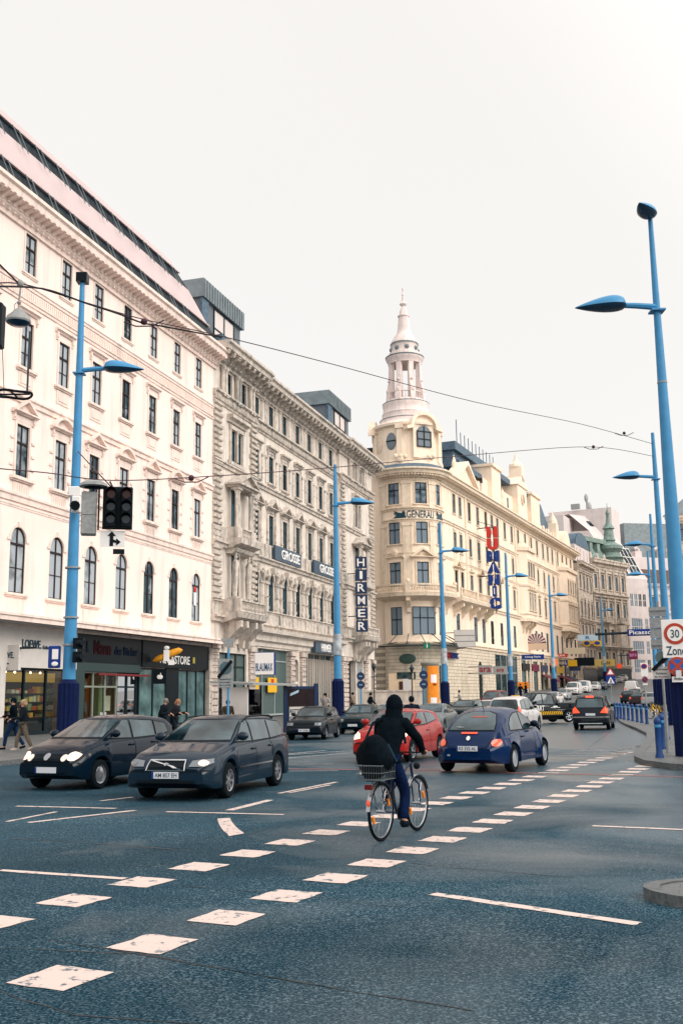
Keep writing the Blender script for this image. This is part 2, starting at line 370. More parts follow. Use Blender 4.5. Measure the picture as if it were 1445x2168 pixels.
def paving():
    m = mat('grey_paving', (.15,.155,.155), .5, noise=(1.1,.35), bump=(25,.2)); t = m.node_tree; p = t.nodes['Principled BSDF']
    geo = t.nodes.new('ShaderNodeNewGeometry'); mp = t.nodes.new('ShaderNodeMapping'); mp.inputs['Rotation'].default_value = (0,0,R_(20))
    br = t.nodes.new('ShaderNodeTexBrick'); br.inputs['Scale'].default_value = 1.6; br.inputs['Mortar Size'].default_value = .012
    t.links.new(geo.outputs['Position'], mp.inputs[0]); t.links.new(mp.outputs[0], br.inputs['Vector'])
    src = p.inputs['Base Color'].links[0].from_socket
    mx = t.nodes.new('ShaderNodeMix'); mx.data_type = 'RGBA'; mx.inputs[7].default_value = (.07,.085,.10,1)
    t.links.new(src, mx.inputs[6]); t.links.new(br.outputs['Fac'], mx.inputs[0]); t.links.new(mx.outputs[2], p.inputs['Base Color'])
    return m
M['paving'] = paving()
M['kerb'] = mat('granite_kerb', (.13,.14,.145), .5, noise=(14,.4), bump=(30,.3))
def marking_mat(name, col, wear):
    m = bpy.data.materials.new(name); m.use_nodes = True; t = m.node_tree; p = t.nodes['Principled BSDF']; L = t.links.new
    geo = t.nodes.new('ShaderNodeNewGeometry')
    n = t.nodes.new('ShaderNodeTexNoise'); n.inputs['Scale'].default_value = 7; n.inputs['Detail'].default_value = 9; n.inputs['Roughness'].default_value = .72; L(geo.outputs['Position'], n.inputs['Vector'])
    r = t.nodes.new('ShaderNodeValToRGB'); r.color_ramp.elements[0].position = wear; r.color_ramp.elements[1].position = wear+.05
    L(n.outputs['Fac'], r.inputs[0])
    mx = t.nodes.new('ShaderNodeMix'); mx.data_type = 'RGBA'; mx.inputs[6].default_value = (.07,.11,.14,1); mx.inputs[7].default_value = (*col,1)
    L(r.outputs[0], mx.inputs[0]); L(mx.outputs[2], p.inputs['Base Color']); p.inputs['Roughness'].default_value = .55
    b = t.nodes.new('ShaderNodeBump'); b.inputs['Strength'].default_value = .3; b.inputs['Distance'].default_value = .01; L(n.outputs['Fac'], b.inputs['Height']); L(b.outputs[0], p.inputs['Normal'])
    return m
M['mark'] = marking_mat('worn_white_road_paint', (.64,.51,.465), .40)
M['mark_old'] = marking_mat('old_white_road_paint', (.34,.33,.33), .46)
M['mark_red'] = marking_mat('faded_red_strip', (.30,.07,.05), .44)
M['crack'] = mat('tar_joint', (.008,.016,.022), .4)

b = MB()
ys = [-300,-60,-10,0,10,20,30,40,50,55] + list(range(60,160,5)) + [160,180,200,240,300,400,700,1500]
xs = [-900,-200,-60,-30,0,30,60,100,300,900]
vs = [(x, y, G(y)) for y in ys for x in xs]; nx = len(xs)
b.add(vs, [(j*nx+i, j*nx+i+1, (j+1)*nx+i+1, (j+1)*nx+i) for j in range(len(ys)-1) for i in range(nx-1)])
tag(b.build('road', M['asphalt'], smooth=True), kind='structure')

def slab(name, line, far, top=.13, kw=.28, kmat=None):
    """raised pavement: `line` is the kerb line (x,y) from near to far, `far` the matching points on its other side"""
    mp_, mk = MB(), MB(); n = len(line)
    P = [Vector((p[0], p[1])) for p in line]; Q = [Vector((p[0], p[1])) for p in far]
    for i in range(n-1):
        a, c = P[i], P[i+1]; qa, qc = Q[i], Q[i+1]
        ia = a + (qa-a).normalized()*kw; ic = c + (qc-c).normalized()*kw
        z = lambda v, h: (v.x, v.y, G(v.y)+h)
        mp_.quad(z(ia,top), z(ic,top), z(qc,top), z(qa,top))
        mk.quad(z(a,top+.012), z(c,top+.012), z(ic,top+.012), z(ia,top+.012))
        mk.quad(z(a,-.05), z(c,-.05), z(c,top+.012), z(a,top+.012))
        mk.quad(z(ia,top-.02), z(ic,top-.02), z(ic,top+.012), z(ia,top+.012))
    o = mp_.build(name, M['paving']); tag(o, kind='structure')
    k = mk.build(name + '_kerb', M['kerb']); tag(k, kind='structure')
    return o
def kl(s): return (-9.9 + .350*s, 29.9 + .937*s)
ss = [-60,-20,0,15,26,30,40,50,60,70,80,90,100,110,120,140,160,190,230]
slab('left_pavement', [kl(s) for s in ss], [(kl(s)[0]-45, kl(s)[1]+16) for s in ss])
kr = [(34,17.5),(14,21.6),(10,23.0),(8.5,23.9),(7.75,25.0),(7.55,26.4),(7.8,28.2),(8.5,30.6),(9.7,34),(11.3,39),(12.9,44.5),(14.3,51),(15.8,58.5),(17.2,65),(19.2,73),(23,84),(30,101),(40,124),(52,150),(72,196),(100,250)]
far = [(60,18),(60,21),(60,24),(60,25),(60,26),(60,27),(60,28),(60,30),(60,34),(60,39),(60,44),(60,51),(70,58),(70,65),(70,73),(75,84),(85,101),(95,124),(110,150),(130,196),(160,250)]
slab('right_pavement', kr, far)
# traffic island with a rounded nose at the lower right
isl = [(9.5,9.5),(5,9.85),(3.5,9.95),(3.1,9.93),(2.85,9.84),(2.70,9.70),(2.64,9.52),(2.67,9.33),(2.78,9.14),(2.98,8.95),(3.3,8.75),(4.2,8.3),(9.5,6.2)]
b = MB(); n = len(isl); cx, cy = 3.9, 9.5
inn = []
for i, p in enumerate(isl):
    v = (Vector((4.2, 9.2)) - Vector(p)).normalized()*.14 if p[0] < 4 else Vector((0, -.14 if p[1] > 9.0 else .14))
    inn.append((p[0]+v.x, p[1]+v.y))
for i in range(n-1):
    a, c, ia, ic = isl[i], isl[i+1], inn[i], inn[i+1]
    b.quad((*a,-.02), (*c,-.02), (*c,.10), (*a,.10)); b.quad((*a,.10), (*c,.10), (*ic,.10), (*ia,.10)); b.quad((*ia,.07), (*ic,.07), (*ic,.10), (*ia,.10))
tag(b.build('traffic_island_kerb', M['kerb']), kind='structure')
b = MB(); b.add([(*p,.085) for p in inn], [tuple(range(n))])
tag(b.build('traffic_island', M['paving']), kind='structure')
b = MB(); b.lathe([(.42,.086),(.42,.092),(.46,.092),(.46,.086)], 28, cx=3.45, cy=9.35); tag(b.build('island_ring', M['kerb']), kind='structure')

def cam_ray(px, py):
    Rm = cam.rotation_euler.to_matrix()
    return Rm @ Vector(((px-722.5)/2150, -(py-1084)/2150, -1))
def on_ground(px, py):          # where a measured spot lies on the road
    d = cam_ray(px, py); z = 0
    for _ in range(30):
        t = (z-1.8)/d.z; y = d.y*t; z = G(y)
    return (d.x*t, d.y*t)
class Marks:
    def __init__(s): s.b = MB(); s.seed = random.Random(3)
    def poly(s, pts, z=.005):
        s.b.add([(p[0], p[1], G(p[1])+z) for p in pts], [tuple(range(len(pts)))])
    def rough(s, pts, z=.005, j=.012, n=5):   # edge with small irregularities
        out = []
        for i in range(len(pts)):
            a, c = Vector(pts[i]), Vector(pts[(i+1) % len(pts)])
            for k in range(n):
                q = a.lerp(c, k/n); out.append((q.x + s.seed.uniform(-j,j), q.y + s.seed.uniform(-j,j)))
        s.poly(out, z)
    def line(s, a, c, w, z=.005, n=10, j=.008):
        a, c = Vector(a), Vector(c); d = (c-a).normalized(); p = Vector((-d.y, d.x))*w/2
        s.rough([a-p, c-p, c+p, a+p], z, j, n)
def mark(name, m): 
    k = Marks(); return k, lambda: tag(k.b.build(name, m), kind='structure')
sq, done = mark('crossing_squares', M['mark'])
e1, e2, st = Vector((.23,.44)), Vector((.43,-.21)), Vector((.448,.905))
def sqr(c, s1=1, s2=1):
    c = Vector(c); sq.rough([c-e1/2*s1-e2/2*s2, c+e1/2*s1-e2/2*s2, c+e1/2*s1+e2/2*s2, c-e1/2*s1+e2/2*s2])
for i in range(-4, 26): sqr(Vector((-2.5,9.8)) + st*i)
for i in range(-4, 26): sqr(Vector((-1.9,7.16)) + st*i)
done()
ln, done = mark('lane_lines', M['mark'])
for a, c, w in [((915,1893),(1350,1957),.13), ((0,1843),(265,1861),.11), ((1253,1749),(1445,1757),.11),
                ((35,1707),(246,1712),.10), ((352,1719),(602,1725),.10),((60,1742),(287,1716),.12),((15,1740),(120,1719),.08),
                ((213,1696),(282,1688),.09),((485,1716),(572,1694),.16),
                ((590,1680),(712,1656),.11),((612,1679),(700,1662),.08)]:
    ln.line(on_ground(*a), on_ground(*c), w)
P = [on_ground(*p) for p in [(460,1734),(486,1732),(497,1750),(517,1765),(485,1771),(468,1755)]]; ln.rough(P, n=3)
done()
ln, done = mark('old_hatching', M['mark_old'])
for a, c, w in [((450,1611),(690,1589),.20),((520,1604),(735,1590),.20),((600,1606),(745,1594),.2),((450,1591),(622,1588),.16),
                ((600,1633),(715,1632),.12),((600,1618),(706,1618),.12),((900,1582),(745,1592),.2),((1290,1652),(1190,1655),.15)]:
    ln.line(on_ground(*a), on_ground(*c), w)
for i in range(7):      # worn wide stripes ahead of the right-hand lane
    a = Vector(on_ground(1180,1600)) + Vector((.35,.85))*i*1.0
    ln.line(a, a+Vector((1.7,-.55)), .22)
done()
ln, done = mark('red_cycle_strip', M['mark_red'])
A, B_ = on_ground(590,1628), on_ground(930,1631); ln.line(A, B_, .22, n=30)
A, B_ = on_ground(930,1633), on_ground(1500,1646); ln.line(A, B_, .20, n=30)
done()
ln, done = mark('tar_joints', M['crack'])
rr = random.Random(5)
def crack(pts, w):
    P = [Vector(on_ground(*p)) for p in pts]; out = []
    for a, c in zip(P[:-1], P[1:]):
        k = max(2, int((c-a).length/.25))
        for i in range(k): out.append(a.lerp(c, i/k) + Vector((rr.uniform(-.015,.015), rr.uniform(-.015,.015))))
    out.append(P[-1])
    for a, c in zip(out[:-1], out[1:]):
        d = (c-a).normalized(); p = Vector((-d.y,d.x))*w*rr.uniform(.3,1)/2
        ln.poly([a-p, c-p, c+p, a+p], .003)
crack([(25,1776),(200,1786),(400,1801)], .045)
crack([(870,1828),(960,1838),(1060,1845),(1215,1858)], .022)
crack([(722,1909),(900,1925),(1060,1940)], .015)
crack([(380,1876),(560,1890),(722,1905)], .015)
crack([(0,2007),(300,2020),(520,2060),(722,2095),(1000,2140)], .02)
crack([(520,1767),(722,1722),(960,1665)], .02)
crack([(722,2095),(300,2022),(100,1990)], .012)
crack([(0,2100),(160,2150),(420,2168)], .015); crack([(980,1750),(1200,1790),(1445,1800)], .014)
crack([(1190,1599),(1240,1600),(1300,1601)], .10)
crack([(1230,1597),(1262,1570),(1300,1545)], .05)
crack([(1290,1592),(1345,1583),(1395,1572)], .08)
done()
# manhole cover
b = MB(); c = on_ground(1362,1580)
b.lathe([(.001,G(c[1])+.008),(.34,G(c[1])+.008),(.34,G(c[1])-.02)], 24, cx=c[0], cy=c[1])
tag(b.build('manhole_cover', M['darkmetal']), kind='structure')
# ------------------------------------------------------------------ facade kit (local frame: x along the street, -y outwards, z up)
def arch_pts(a, b, zs, n=10):
    r = (b-a)/2; c = (a+b)/2
    return [(c - r*math.cos(math.pi*i/n), zs + r*math.sin(math.pi*i/n)) for i in range(n+1)]
def wall(mb, s0, s1, z0, z1, ops, y=0, dep=.12, m=0, rm=0):
    """wall face with openings (a,b,c,d,arched) and their reveals"""
    S = sorted({s0, s1} | {v for o in ops for v in o[:2] if s0 < v < s1}); Z = sorted({z0, z1} | {v for o in ops for v in o[2:4] if z0 < v < z1})
    for j in range(len(Z)-1):
        zm = (Z[j]+Z[j+1])/2; run = None
        for i in range(len(S)-1):
            sm = (S[i]+S[i+1])/2
            hole = any(o[0] < sm < o[1] and o[2] < zm < o[3] for o in ops)
            if not hole:
                if run is None: run = S[i]
            if (hole or i == len(S)-2) and run is not None:
                e = S[i] if hole else S[i+1]
                mb.quad((run,y,Z[j]), (e,y,Z[j]), (e,y,Z[j+1]), (run,y,Z[j+1]), m); run = None
    for o in ops:
        a, b_, c, d = o[:4]; ar = len(o) > 4 and o[4]
        if ar:
            r = (b_-a)/2; pts = arch_pts(a, b_, d-r); k = len(pts)//2
            mb.add([(p[0],y,p[1]) for p in pts[:k+1]] + [(a,y,d)], [tuple(range(k+2))], m)
            mb.add([(p[0],y,p[1]) for p in pts[k:]] + [(b_,y,d)], [tuple(range(len(pts)-k+1))], m)
            out = [(a,c)] + pts + [(b_,c)]
        else: out = [(a,c),(a,d),(b_,d),(b_,c)]
        for p, q in zip(out, out[1:]+out[:1]):
            mb.quad((p[0],y,p[1]), (q[0],y,q[1]), (q[0],y+dep,q[1]), (p[0],y+dep,p[1]), rm)
def outline(w, h, ar):
    if ar: return [(-w/2,0)] + arch_pts(-w/2, w/2, h-w/2) + [(w/2,0)]
    return [(-w/2,0),(-w/2,h),(w/2,h),(w/2,0)]
def win_frame(w, h, ar=False, y=.04, t=.07, mull=1, trans=.66, bars=()):
    mb = MB(); o = outline(w, h, ar); cx, cz = 0, h/2
    for i in range(len(o)):
        p, q = Vector(o[i]), Vector(o[(i+1) % len(o)])
        sh = lambda v: Vector((v.x*(1-2*t/w), cz + (v.y-cz)*(1-2*t/h)))
        pi, qi = sh(p), sh(q)
        mb.quad((p.x,y,p.y),(q.x,y,q.y),(qi.x,y,qi.y),(pi.x,y,pi.y)); mb.quad((pi.x,y,pi.y),(qi.x,y,qi.y),(qi.x,y+.07,qi.y),(pi.x,y+.07,pi.y))
    top = h-t if not ar else h-.05
    for k in range(mull):
        x = -w/2 + w*(k+1)/(mull+1); mb.box(x-.045,x+.045,y+.004,y+.06,t,(top if not ar else h-.03))
    if trans: mb.box(-w/2+t,w/2-t,y-.02,y+.058,h*trans-.05,h*trans+.05)
    for z in bars: mb.box(-w/2+t,w/2-t,y+.01,y+.05,h*z-.018,h*z+.018)
    return mb
def pane_mesh(w, h, ar=False, y=.09):
    mb = MB(); o = outline(w-.04, h-.03, ar); mb.add([(p[0],y,p[1]+.015) for p in o], [tuple(range(len(o)))]); return mb
class WinType:
    """a window: frame with mullion and transom, pane and (if any) its stone surround"""
    def __init__(s, w, h, ar, fm, pm, sm=None, surround=None, **kw):
        s.fr = win_frame(w, h, ar, **kw).build('window', fm); s.pa = pane_mesh(w, h, ar, kw.get('y', .04)+.05).build('pane', pm)
        s.su = surround.build('surround', sm) if surround else None; s.used = False; s.w = w; s.h = h
    def put(s, parent, x, z, y=0, rz=0, pane=True):
        fr = s.fr if not s.used else s.fr.copy(); pa = s.pa if not s.used else s.pa.copy()
        if s.used: COL.objects.link(fr); COL.objects.link(pa)
        fr.parent = parent; fr.location = (x, y, z); fr.rotation_euler = (0,0,rz); pa.parent = fr
        if s.su:
            su = s.su if not s.used else s.su.copy()
            if s.used: COL.objects.link(su)
            su.parent = fr
        s.used = True
        return fr
def cornice_profile(z0, z1, proj, steps=4):
    """stepped classical profile as (y,z), growing outwards upwards"""
    h = z1-z0; P = [(0.0, z0)]
    f = [(.12,.0),(.12,.18),(.30,.30),(.34,.52),(.85,.58),(.88,.80),(1.0,.86),(1.0,1.0)]
    P += [(-proj*a, z0+h*b_) for a, b_ in f] + [(0.0, z1)]
    return P
def band(mb, s0, s1, z0, z1, p=.12, y=0, m=0):
    mb.prismx([(y,z0),(y-p*.5,z0),(y-p*.55,z0+(z1-z0)*.55),(y-p,z0+(z1-z0)*.7),(y-p,z1),(y,z1+.03)], s0, s1, m)
def hood(mb, w, z, p=.22, h=.3, m=0):
    mb.prismx([(0,z),(-p*.4,z),(-p*.5,z+h*.4),(-p,z+h*.55),(-p,z+h),(0,z+h+.05)], -w/2, w/2, m)
def consoles(mb, w, z, h=.35, m=0):
    for sx in (-1, 1):
        x = sx*(w/2-.1); mb.box(x-.07, x+.07, -.14, 0, z-h, z, m); mb.box(x-.06, x+.06, -.09, 0, z-h-.12, z-h, m)
def pediment(mb, w, z, hgt, p=.28, t=.14, m=0):
    hood(mb, w, z, p, .16, m); zb = z+.16
    mb.prism([(-w/2,zb),(0,zb+hgt),(w/2,zb),(w/2-t*1.6,zb),(0,zb+hgt-t*1.15),(-w/2+t*1.6,zb)], -p, 0, m)
    mb.prism([(-w/2+.1,zb),(0,zb+hgt-.08),(w/2-.1,zb)], -.06, 0, m)
def seg_pediment(mb, w, z, hgt, p=.28, t=.15, m=0):
    hood(mb, w, z, p, .16, m); zb = z+.16; n = 10
    o = [(-w/2+w*i/n, zb+hgt*math.sin(math.pi*i/n)**.75 if 0 < i < n else zb) for i in range(n+1)]
    inn = [(x*(1-2*t/w*1.2), zb + max(0,(z_-zb)*(1-t/hgt*1.1))) for x, z_ in o]
    for i in range(n):
        a, b_, c, d = o[i], o[i+1], inn[i+1], inn[i]
        mb.add([(a[0],-p,a[1]),(b_[0],-p,b_[1]),(c[0],-p,c[1]),(d[0],-p,d[1]),(a[0],0,a[1]),(b_[0],0,b_[1]),(c[0],0,c[1]),(d[0],0,d[1])],
               [(0,1,2,3),(0,4,5,1),(3,2,6,7)], m)
    mb.add([(q[0],-.05,q[1]) for q in o], [tuple(range(n+1))], m)
def architrave(mb, w, h, t=.16, p=.06, m=0, z0=0):
    mb.box(-w/2-t, -w/2, -p, 0, z0, h+t, m); mb.box(w/2, w/2+t, -p, 0, z0, h+t, m); mb.box(-w/2, w/2, -p-.002, 0, h, h+t, m)
def archivolt(mb, w, zs, t=.16, p=.07, m=0, key=True):
    n = 12; r = w/2
    for i in range(n):
        a0, a1 = math.pi*i/n, math.pi*(i+1)/n; q = []
        for a in (a0, a1):
            for rr_ in (r, r+t): q.append((-rr_*math.cos(a), zs+rr_*math.sin(a)))
        A, B_, C_, D_ = q[0], q[1], q[3], q[2]
        mb.add([(A[0],-p,A[1]),(B_[0],-p,B_[1]),(C_[0],-p,C_[1]),(D_[0],-p,D_[1]),(A[0],0,A[1]),(B_[0],0,B_[1]),(C_[0],0,C_[1]),(D_[0],0,D_[1])],
               [(0,1,2,3),(1,5,6,2),(0,3,7,4)], m)
    if key: mb.box(-.1,.1,-p-.06,0,zs+r-.02,zs+r+t+.12,m)
def sill(mb, w, p=.2, h=.14, z=0, m=0):
    mb.box(-w/2, w/2, -p, 0, z-h, z, m); mb.box(-w/2+.06, w/2-.06, -p*.55, 0, z-h-.08, z-h, m)
def balustrade(mb, s0, s1, z0, z1, y, m=0, step=.28, posts=True, thick=.16):
    mb.box(s0, s1, y-thick/2, y+thick/2, z0, z0+.12, m); mb.box(s0, s1, y-thick/2-.03, y+thick/2+.03, z1-.12, z1, m)
    n = max(1, int((s1-s0)/step))
    for i in range(n):
        x = s0+(s1-s0)*(i+.5)/n; hh = z1-z0-.24
        mb.lathe([(.045,z0+.12),(.085,z0+.12+hh*.3),(.04,z0+.12+hh*.65),(.06,z1-.12)], 6, m, cx=x, cy=y)
    if posts:
        for x in (s0+.12, s1-.12): mb.box(x-.14, x+.14, y-thick/2-.05, y+thick/2+.05, z0-.002, z1+.06, m)
def console_bracket(mb, x, y, z0, z1, w, p, m=0):
    P = [(y,z0),(y-p*.25,z0),(y-p*.3,z0+(z1-z0)*.3),(y-p*.75,z0+(z1-z0)*.62),(y-p,z0+(z1-z0)*.75),(y-p,z1),(y,z1)]
    mb.prismx(P, x-w/2, x+w/2, m)
def frame_root(name, label, x, y, az):
    return thing(name, label, 'building', (x, y, 0), R_(90-az))

# ================================================================== white stucco block at the left
b1r = frame_root('stucco_building', 'long white stucco apartment block with sloping pink metal roof, nearest on the left', -16.44, 50.28, 16.7)
C1 = [.4+3.52*k for k in range(-3, 7)]
ops = []
for c in C1:
    ops += [(c-.5,c+.5,24.05,26.25), (c-.52,c+.52,18.85,21.4), (c-.55,c+.55,13.05,15.8), (c-.65,c+.65,7.15,10.5,True)]
mb = MB(); wall(mb, -14, 24.15, 5.95, 26.6, ops)
mb.quad((24.15,0,0),(24.15,16,0),(24.15,16,26.6),(24.15,0,26.6)); mb.quad((-14,0,0),(-14,16,0),(-14,16,26.6),(-14,0,26.6)); mb.quad((-14,16,0),(24.15,16,0),(24.15,16,28),(-14,16,28))
mb.build('wall', M['stucco'], b1r)
def surr(kind):
    s = MB()
    if kind == 5: architrave(s, 1.0, 2.2, .13, .04); sill(s, 1.5, .1, .1)
    if kind == 4: architrave(s, 1.04, 2.55, .15, .05); hood(s, 1.9, 3.0, .25, .22); consoles(s, 1.75, 3.0, .3); sill(s, 1.75, .2, .14); s.box(-.62,.62,-.04,0,-1.0,-.25); s.box(-.45,.45,-.07,0,-.85,-.4)
    if kind in (3, 33):
        architrave(s, 1.1, 2.75, .16, .05)
        (pediment if kind == 3 else seg_pediment)(s, 2.15, 3.25, .72 if kind == 3 else .68, .32)
        consoles(s, 1.9, 3.25, .25); s.box(-.95,.95,-.05,0,2.92,3.2); sill(s, 1.95, .24, .16); s.box(-.7,.7,-.04,0,-.95,-.28)
        for sx in (-1,1):
            for z in (.5,1.2,1.9): s.box(sx*.92-.14, sx*.92+.14, -.06, 0, z, z+.14)
        for i in range(6): s.box(-.55+i*.2,-.47+i*.2,-.08,-.04,-.85,-.4)
    if kind == 2:
        archivolt(s, 1.3, 2.7, .14, .05); s.box(-.95,-.65,-.06,0,2.62,2.75); s.box(.65,.95,-.06,0,2.62,2.75); sill(s, 1.9, .16, .12); s.box(-.72,.72,-.03,0,-1.05,-.3)
    return s
T5 = WinType(1.0, 2.2, False, M['frame_brown'], M['pane_b1'], M['stucco_trim'], surr(5), bars=(.3,))
T4 = WinType(1.04, 2.55, False, M['frame_brown'], M['pane_b1'], M['stucco_trim'], surr(4), bars=(.33,))
T3 = WinType(1.1, 2.75, False, M['frame_brown'], M['pane_b1'], M['stucco_trim'], surr(3))
T33 = WinType(1.1, 2.75, False, M['frame_brown'], M['pane_b1'], M['stucco_trim'], surr(33))
T2 = WinType(1.3, 3.35, True, M['frame_brown'], M['pane_b1'], M['stucco_trim'], surr(2), trans=.74, bars=(.38,))
for i, c in enumerate(C1):
    T5.put(b1r, c, 24.05); T4.put(b1r, c, 18.85); (T3 if i % 2 else T33).put(b1r, c, 13.05); T2.put(b1r, c, 7.15)
mb = MB()
for z0, z1, p in [(11.75,12.2,.18),(11.45,11.6,.06),(16.95,17.35,.2),(22.35,22.6,.14),(23.2,23.45,.12)]: band(mb, -14, 24.18, z0, z1, p)
for i in range(190): mb.box(-14+i*.2, -14+i*.2+.1, -.05, 0, 22.7, 23.1)
mb.build('string_course', M['stucco_trim'], b1r)
mb = MB()
mb.prismx(cornice_profile(26.35, 27.75, 1.15), -14, 24.5)
for i in range(76):
    x = -14+i*.51; console_bracket(mb, x, -.25, 26.85, 27.17, .24, .72); mb.box(x+.2,x+.34,-.30,-.12,26.6,26.8)
mb.build('cornice', M['stucco_trim'], b1r)
# roof: two bands of pale sheet with dark ribbon windows between, hipped at the far end
mb = MB()
prof = [(-.8,27.7,0),(-.4,28.35,0),(-.05,29.25,0),(.6,31.4,0),(.9,32.3,0),(1.1,32.95,0),(9,34,0)]
xe = [24.3,24.1,23.2,20.9,19.6,19.0,19.0]
for i in range(len(prof)-1):
    (y0,z0,_),(y1,z1,_) = prof[i], prof[i+1]
    k = 1 if i in (1, 3) else 0
    mb.quad((-14,y0,z0),(xe[i],y0,z0),(xe[i+1],y1,z1),(-14,y1,z1), k)
    mb.quad((xe[i],y0,z0),(24.2,y0+9,z0-.2),(24.2,y1+9,z1-.2),(xe[i+1],y1,z1), 0)
# overhanging lips above both ribbons and slim struts
for (y,z,x1) in [(-.05,29.25,23.0),(.9,32.3,19.8)]:
    mb.box(-14, x1, y-.14, y+.05, z-.02, z+.06, 0)
for k in range(18):
    x = -13+k*2.1
    for (y0,z0,y1,z1) in [(-.4,28.3,-.1,29.25),(.5,31.4,.85,32.3)]:
        if x < 19: mb.tube([(x,y0-.3,z0-.5),(x-.25,y1-.1,z1)], .028, 4, 2); mb.tube([(x+.5,y0-.3,z0-.5),(x+.3,y1-.1,z1)], .028, 4, 2)
mb.build('roof', [M['pink_roof'], M['dark_strip'], M['grey_zinc']], b1r)
# canopy slab over the pavement
mb = MB(); mb.box(-14, 24.9, -1.35, 0, 5.62, 5.9); mb.box(-14, 24.9, -1.42, 0, 5.86, 5.98); mb.box(-14, 24.15, -.1, .35, 5.5, 5.95)
mb.build('canopy', M['stucco_trim'], b1r)
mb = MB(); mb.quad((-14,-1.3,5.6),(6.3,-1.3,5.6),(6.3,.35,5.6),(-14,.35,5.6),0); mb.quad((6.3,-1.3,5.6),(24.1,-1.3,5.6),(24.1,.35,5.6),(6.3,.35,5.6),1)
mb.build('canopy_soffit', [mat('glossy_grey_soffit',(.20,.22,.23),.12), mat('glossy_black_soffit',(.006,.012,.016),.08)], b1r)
# shop floor
mb = MB(); mb.box(-14, 6.3, .0, .35, 3.5, 5.5); mb.box(-14,-3.4,0,.35,.1,3.5); mb.box(-.6,-.15,-.02,.35,.1,3.5)
mb.build('shop_fascia', M['shop_white'], b1r)
mb = MB(); mb.box(6.3, 13.8, .0, .35, 3.95, 5.5); mb.build('shop_fascia', M['shop_dark'], b1r)
mb = MB(); mb.box(13.8, 23.7, -.06, .35, 3.85, 5.5); mb.build('shop_fascia', M['shop_dark'], b1r)
mb = MB()
mb.box(23.7, 24.15, -.1, .4, .1, 5.5)
for j in range(12): mb.box(23.66, 24.2, -.15, .05, .2+j*.44, .2+j*.44+.36)
mb.build('corner_pier', M['stone_trim'], b1r)
mb = MB(); mb.box(5.8,7.2,.02,.4,.1,4.0); mb.box(7.2,13.8,.05,.4,3.45,3.95)
mb.build('shop_pier', mat('dark_green_panel',(.02,.045,.045),.35), b1r)
# bakery-like lit shop between s=.5 and 8.5: interior with shelves and spot lamps
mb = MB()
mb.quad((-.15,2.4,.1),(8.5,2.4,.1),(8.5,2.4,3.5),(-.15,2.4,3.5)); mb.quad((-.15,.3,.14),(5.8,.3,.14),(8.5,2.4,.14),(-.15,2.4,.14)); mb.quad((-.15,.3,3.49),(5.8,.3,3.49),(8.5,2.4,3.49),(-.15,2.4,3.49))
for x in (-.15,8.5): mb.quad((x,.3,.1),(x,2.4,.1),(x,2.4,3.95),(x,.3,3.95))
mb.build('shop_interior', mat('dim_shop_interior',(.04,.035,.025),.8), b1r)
mb = MB(); mb.box(-.1,4.0,1.9,2.3,2.85,3.35); mb.box(4.3,8.2,1.9,2.3,2.85,3.35)
mb.build('lit_pelmet', mat('lit_pelmet',(.5,.33,.05),.6, emit=((1,.55,.07),.28)), b1r)
mb = MB()
for x in (.9,1.7,2.5,3.3,3.9,4.8): mb.ball((x,1.3,3.32), .06)
mb.build('spot_lamp', mat('spot_lamp',(1,.7,.5),.4, emit=((1,.55,.3),6)), b1r)
goods = [(.85,.45,.06),(.75,.6,.15),(.3,.42,.2),(.6,.12,.05),(.8,.7,.5),(.25,.3,.12),(.55,.3,.03)]
gm = [mat('goods_%s' % n, c, .6, emit=(c,.06)) for n, c in zip(['amber','straw','green','red','cream','olive','brown'], goods)]
rr = random.Random(11); mb = MB(); sh = MB()
for z in (.9,1.35,1.8,2.25):
    sh.box(.0,8.2,1.9,2.35,z-.05,z)
    x = .1
    while x < 8:
        w = rr.uniform(.12,.4); h = rr.uniform(.12,.38)
        if rr.random() < .8: mb.box(x,x+w,1.95,2.25,z,z+h,rr.randrange(7))
        x += w+rr.uniform(.02,.2)
sh.box(.9,5.5,.9,1.3,.15,1.0)
sh.build('shelf', M['darkmetal'], b1r); mb.build('shop_goods', gm, b1r)
def shopfront(parent, s0, s1, z0, z1, y, n, fm, trans=None, clear=True, name='shop_window', pm=None):
    f = MB(); w = (s1-s0)/n; t = .06
    for i in range(n+1): f.box(s0+i*w-t, s0+i*w+t, y-.05, y+.08, z0, z1)
    f.box(s0, s1, y-.048, y+.078, z0, z0+.15); f.box(s0, s1, y-.048, y+.078, z1-.1, z1)
    if trans: f.box(s0, s1, y-.046, y+.076, trans-.05, trans+.05)
    o = f.build(name, fm, parent); g = MB(); g.quad((s0,y+.02,z0),(s1,y+.02,z0),(s1,y+.02,z1),(s0,y+.02,z1)); g.build('pane', pm or (M['clear'] if clear else M['pane_shop']), o); return o
shopfront(b1r, -.15, 5.8, .15, 3.5, .3, 3, M['frame_dark'])
shopfront(b1r, 7.2, 11.2, .5, 3.45, .3, 3, mat('brass_grey_frame',(.22,.24,.2),.4), trans=2.6)
mb = MB(); mb.box(7.2,11.2,.1,.4,.1,.5); mb.build('stall_riser', M['darkmetal'], b1r)
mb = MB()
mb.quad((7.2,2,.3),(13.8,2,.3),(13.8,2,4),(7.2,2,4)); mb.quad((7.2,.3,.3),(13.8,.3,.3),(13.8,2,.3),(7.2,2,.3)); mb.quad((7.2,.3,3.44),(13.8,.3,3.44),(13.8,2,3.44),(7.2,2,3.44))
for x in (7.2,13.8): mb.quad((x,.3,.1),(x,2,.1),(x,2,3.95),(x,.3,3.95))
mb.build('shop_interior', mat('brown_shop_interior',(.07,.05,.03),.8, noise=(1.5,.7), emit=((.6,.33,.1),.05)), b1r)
mb = MB()
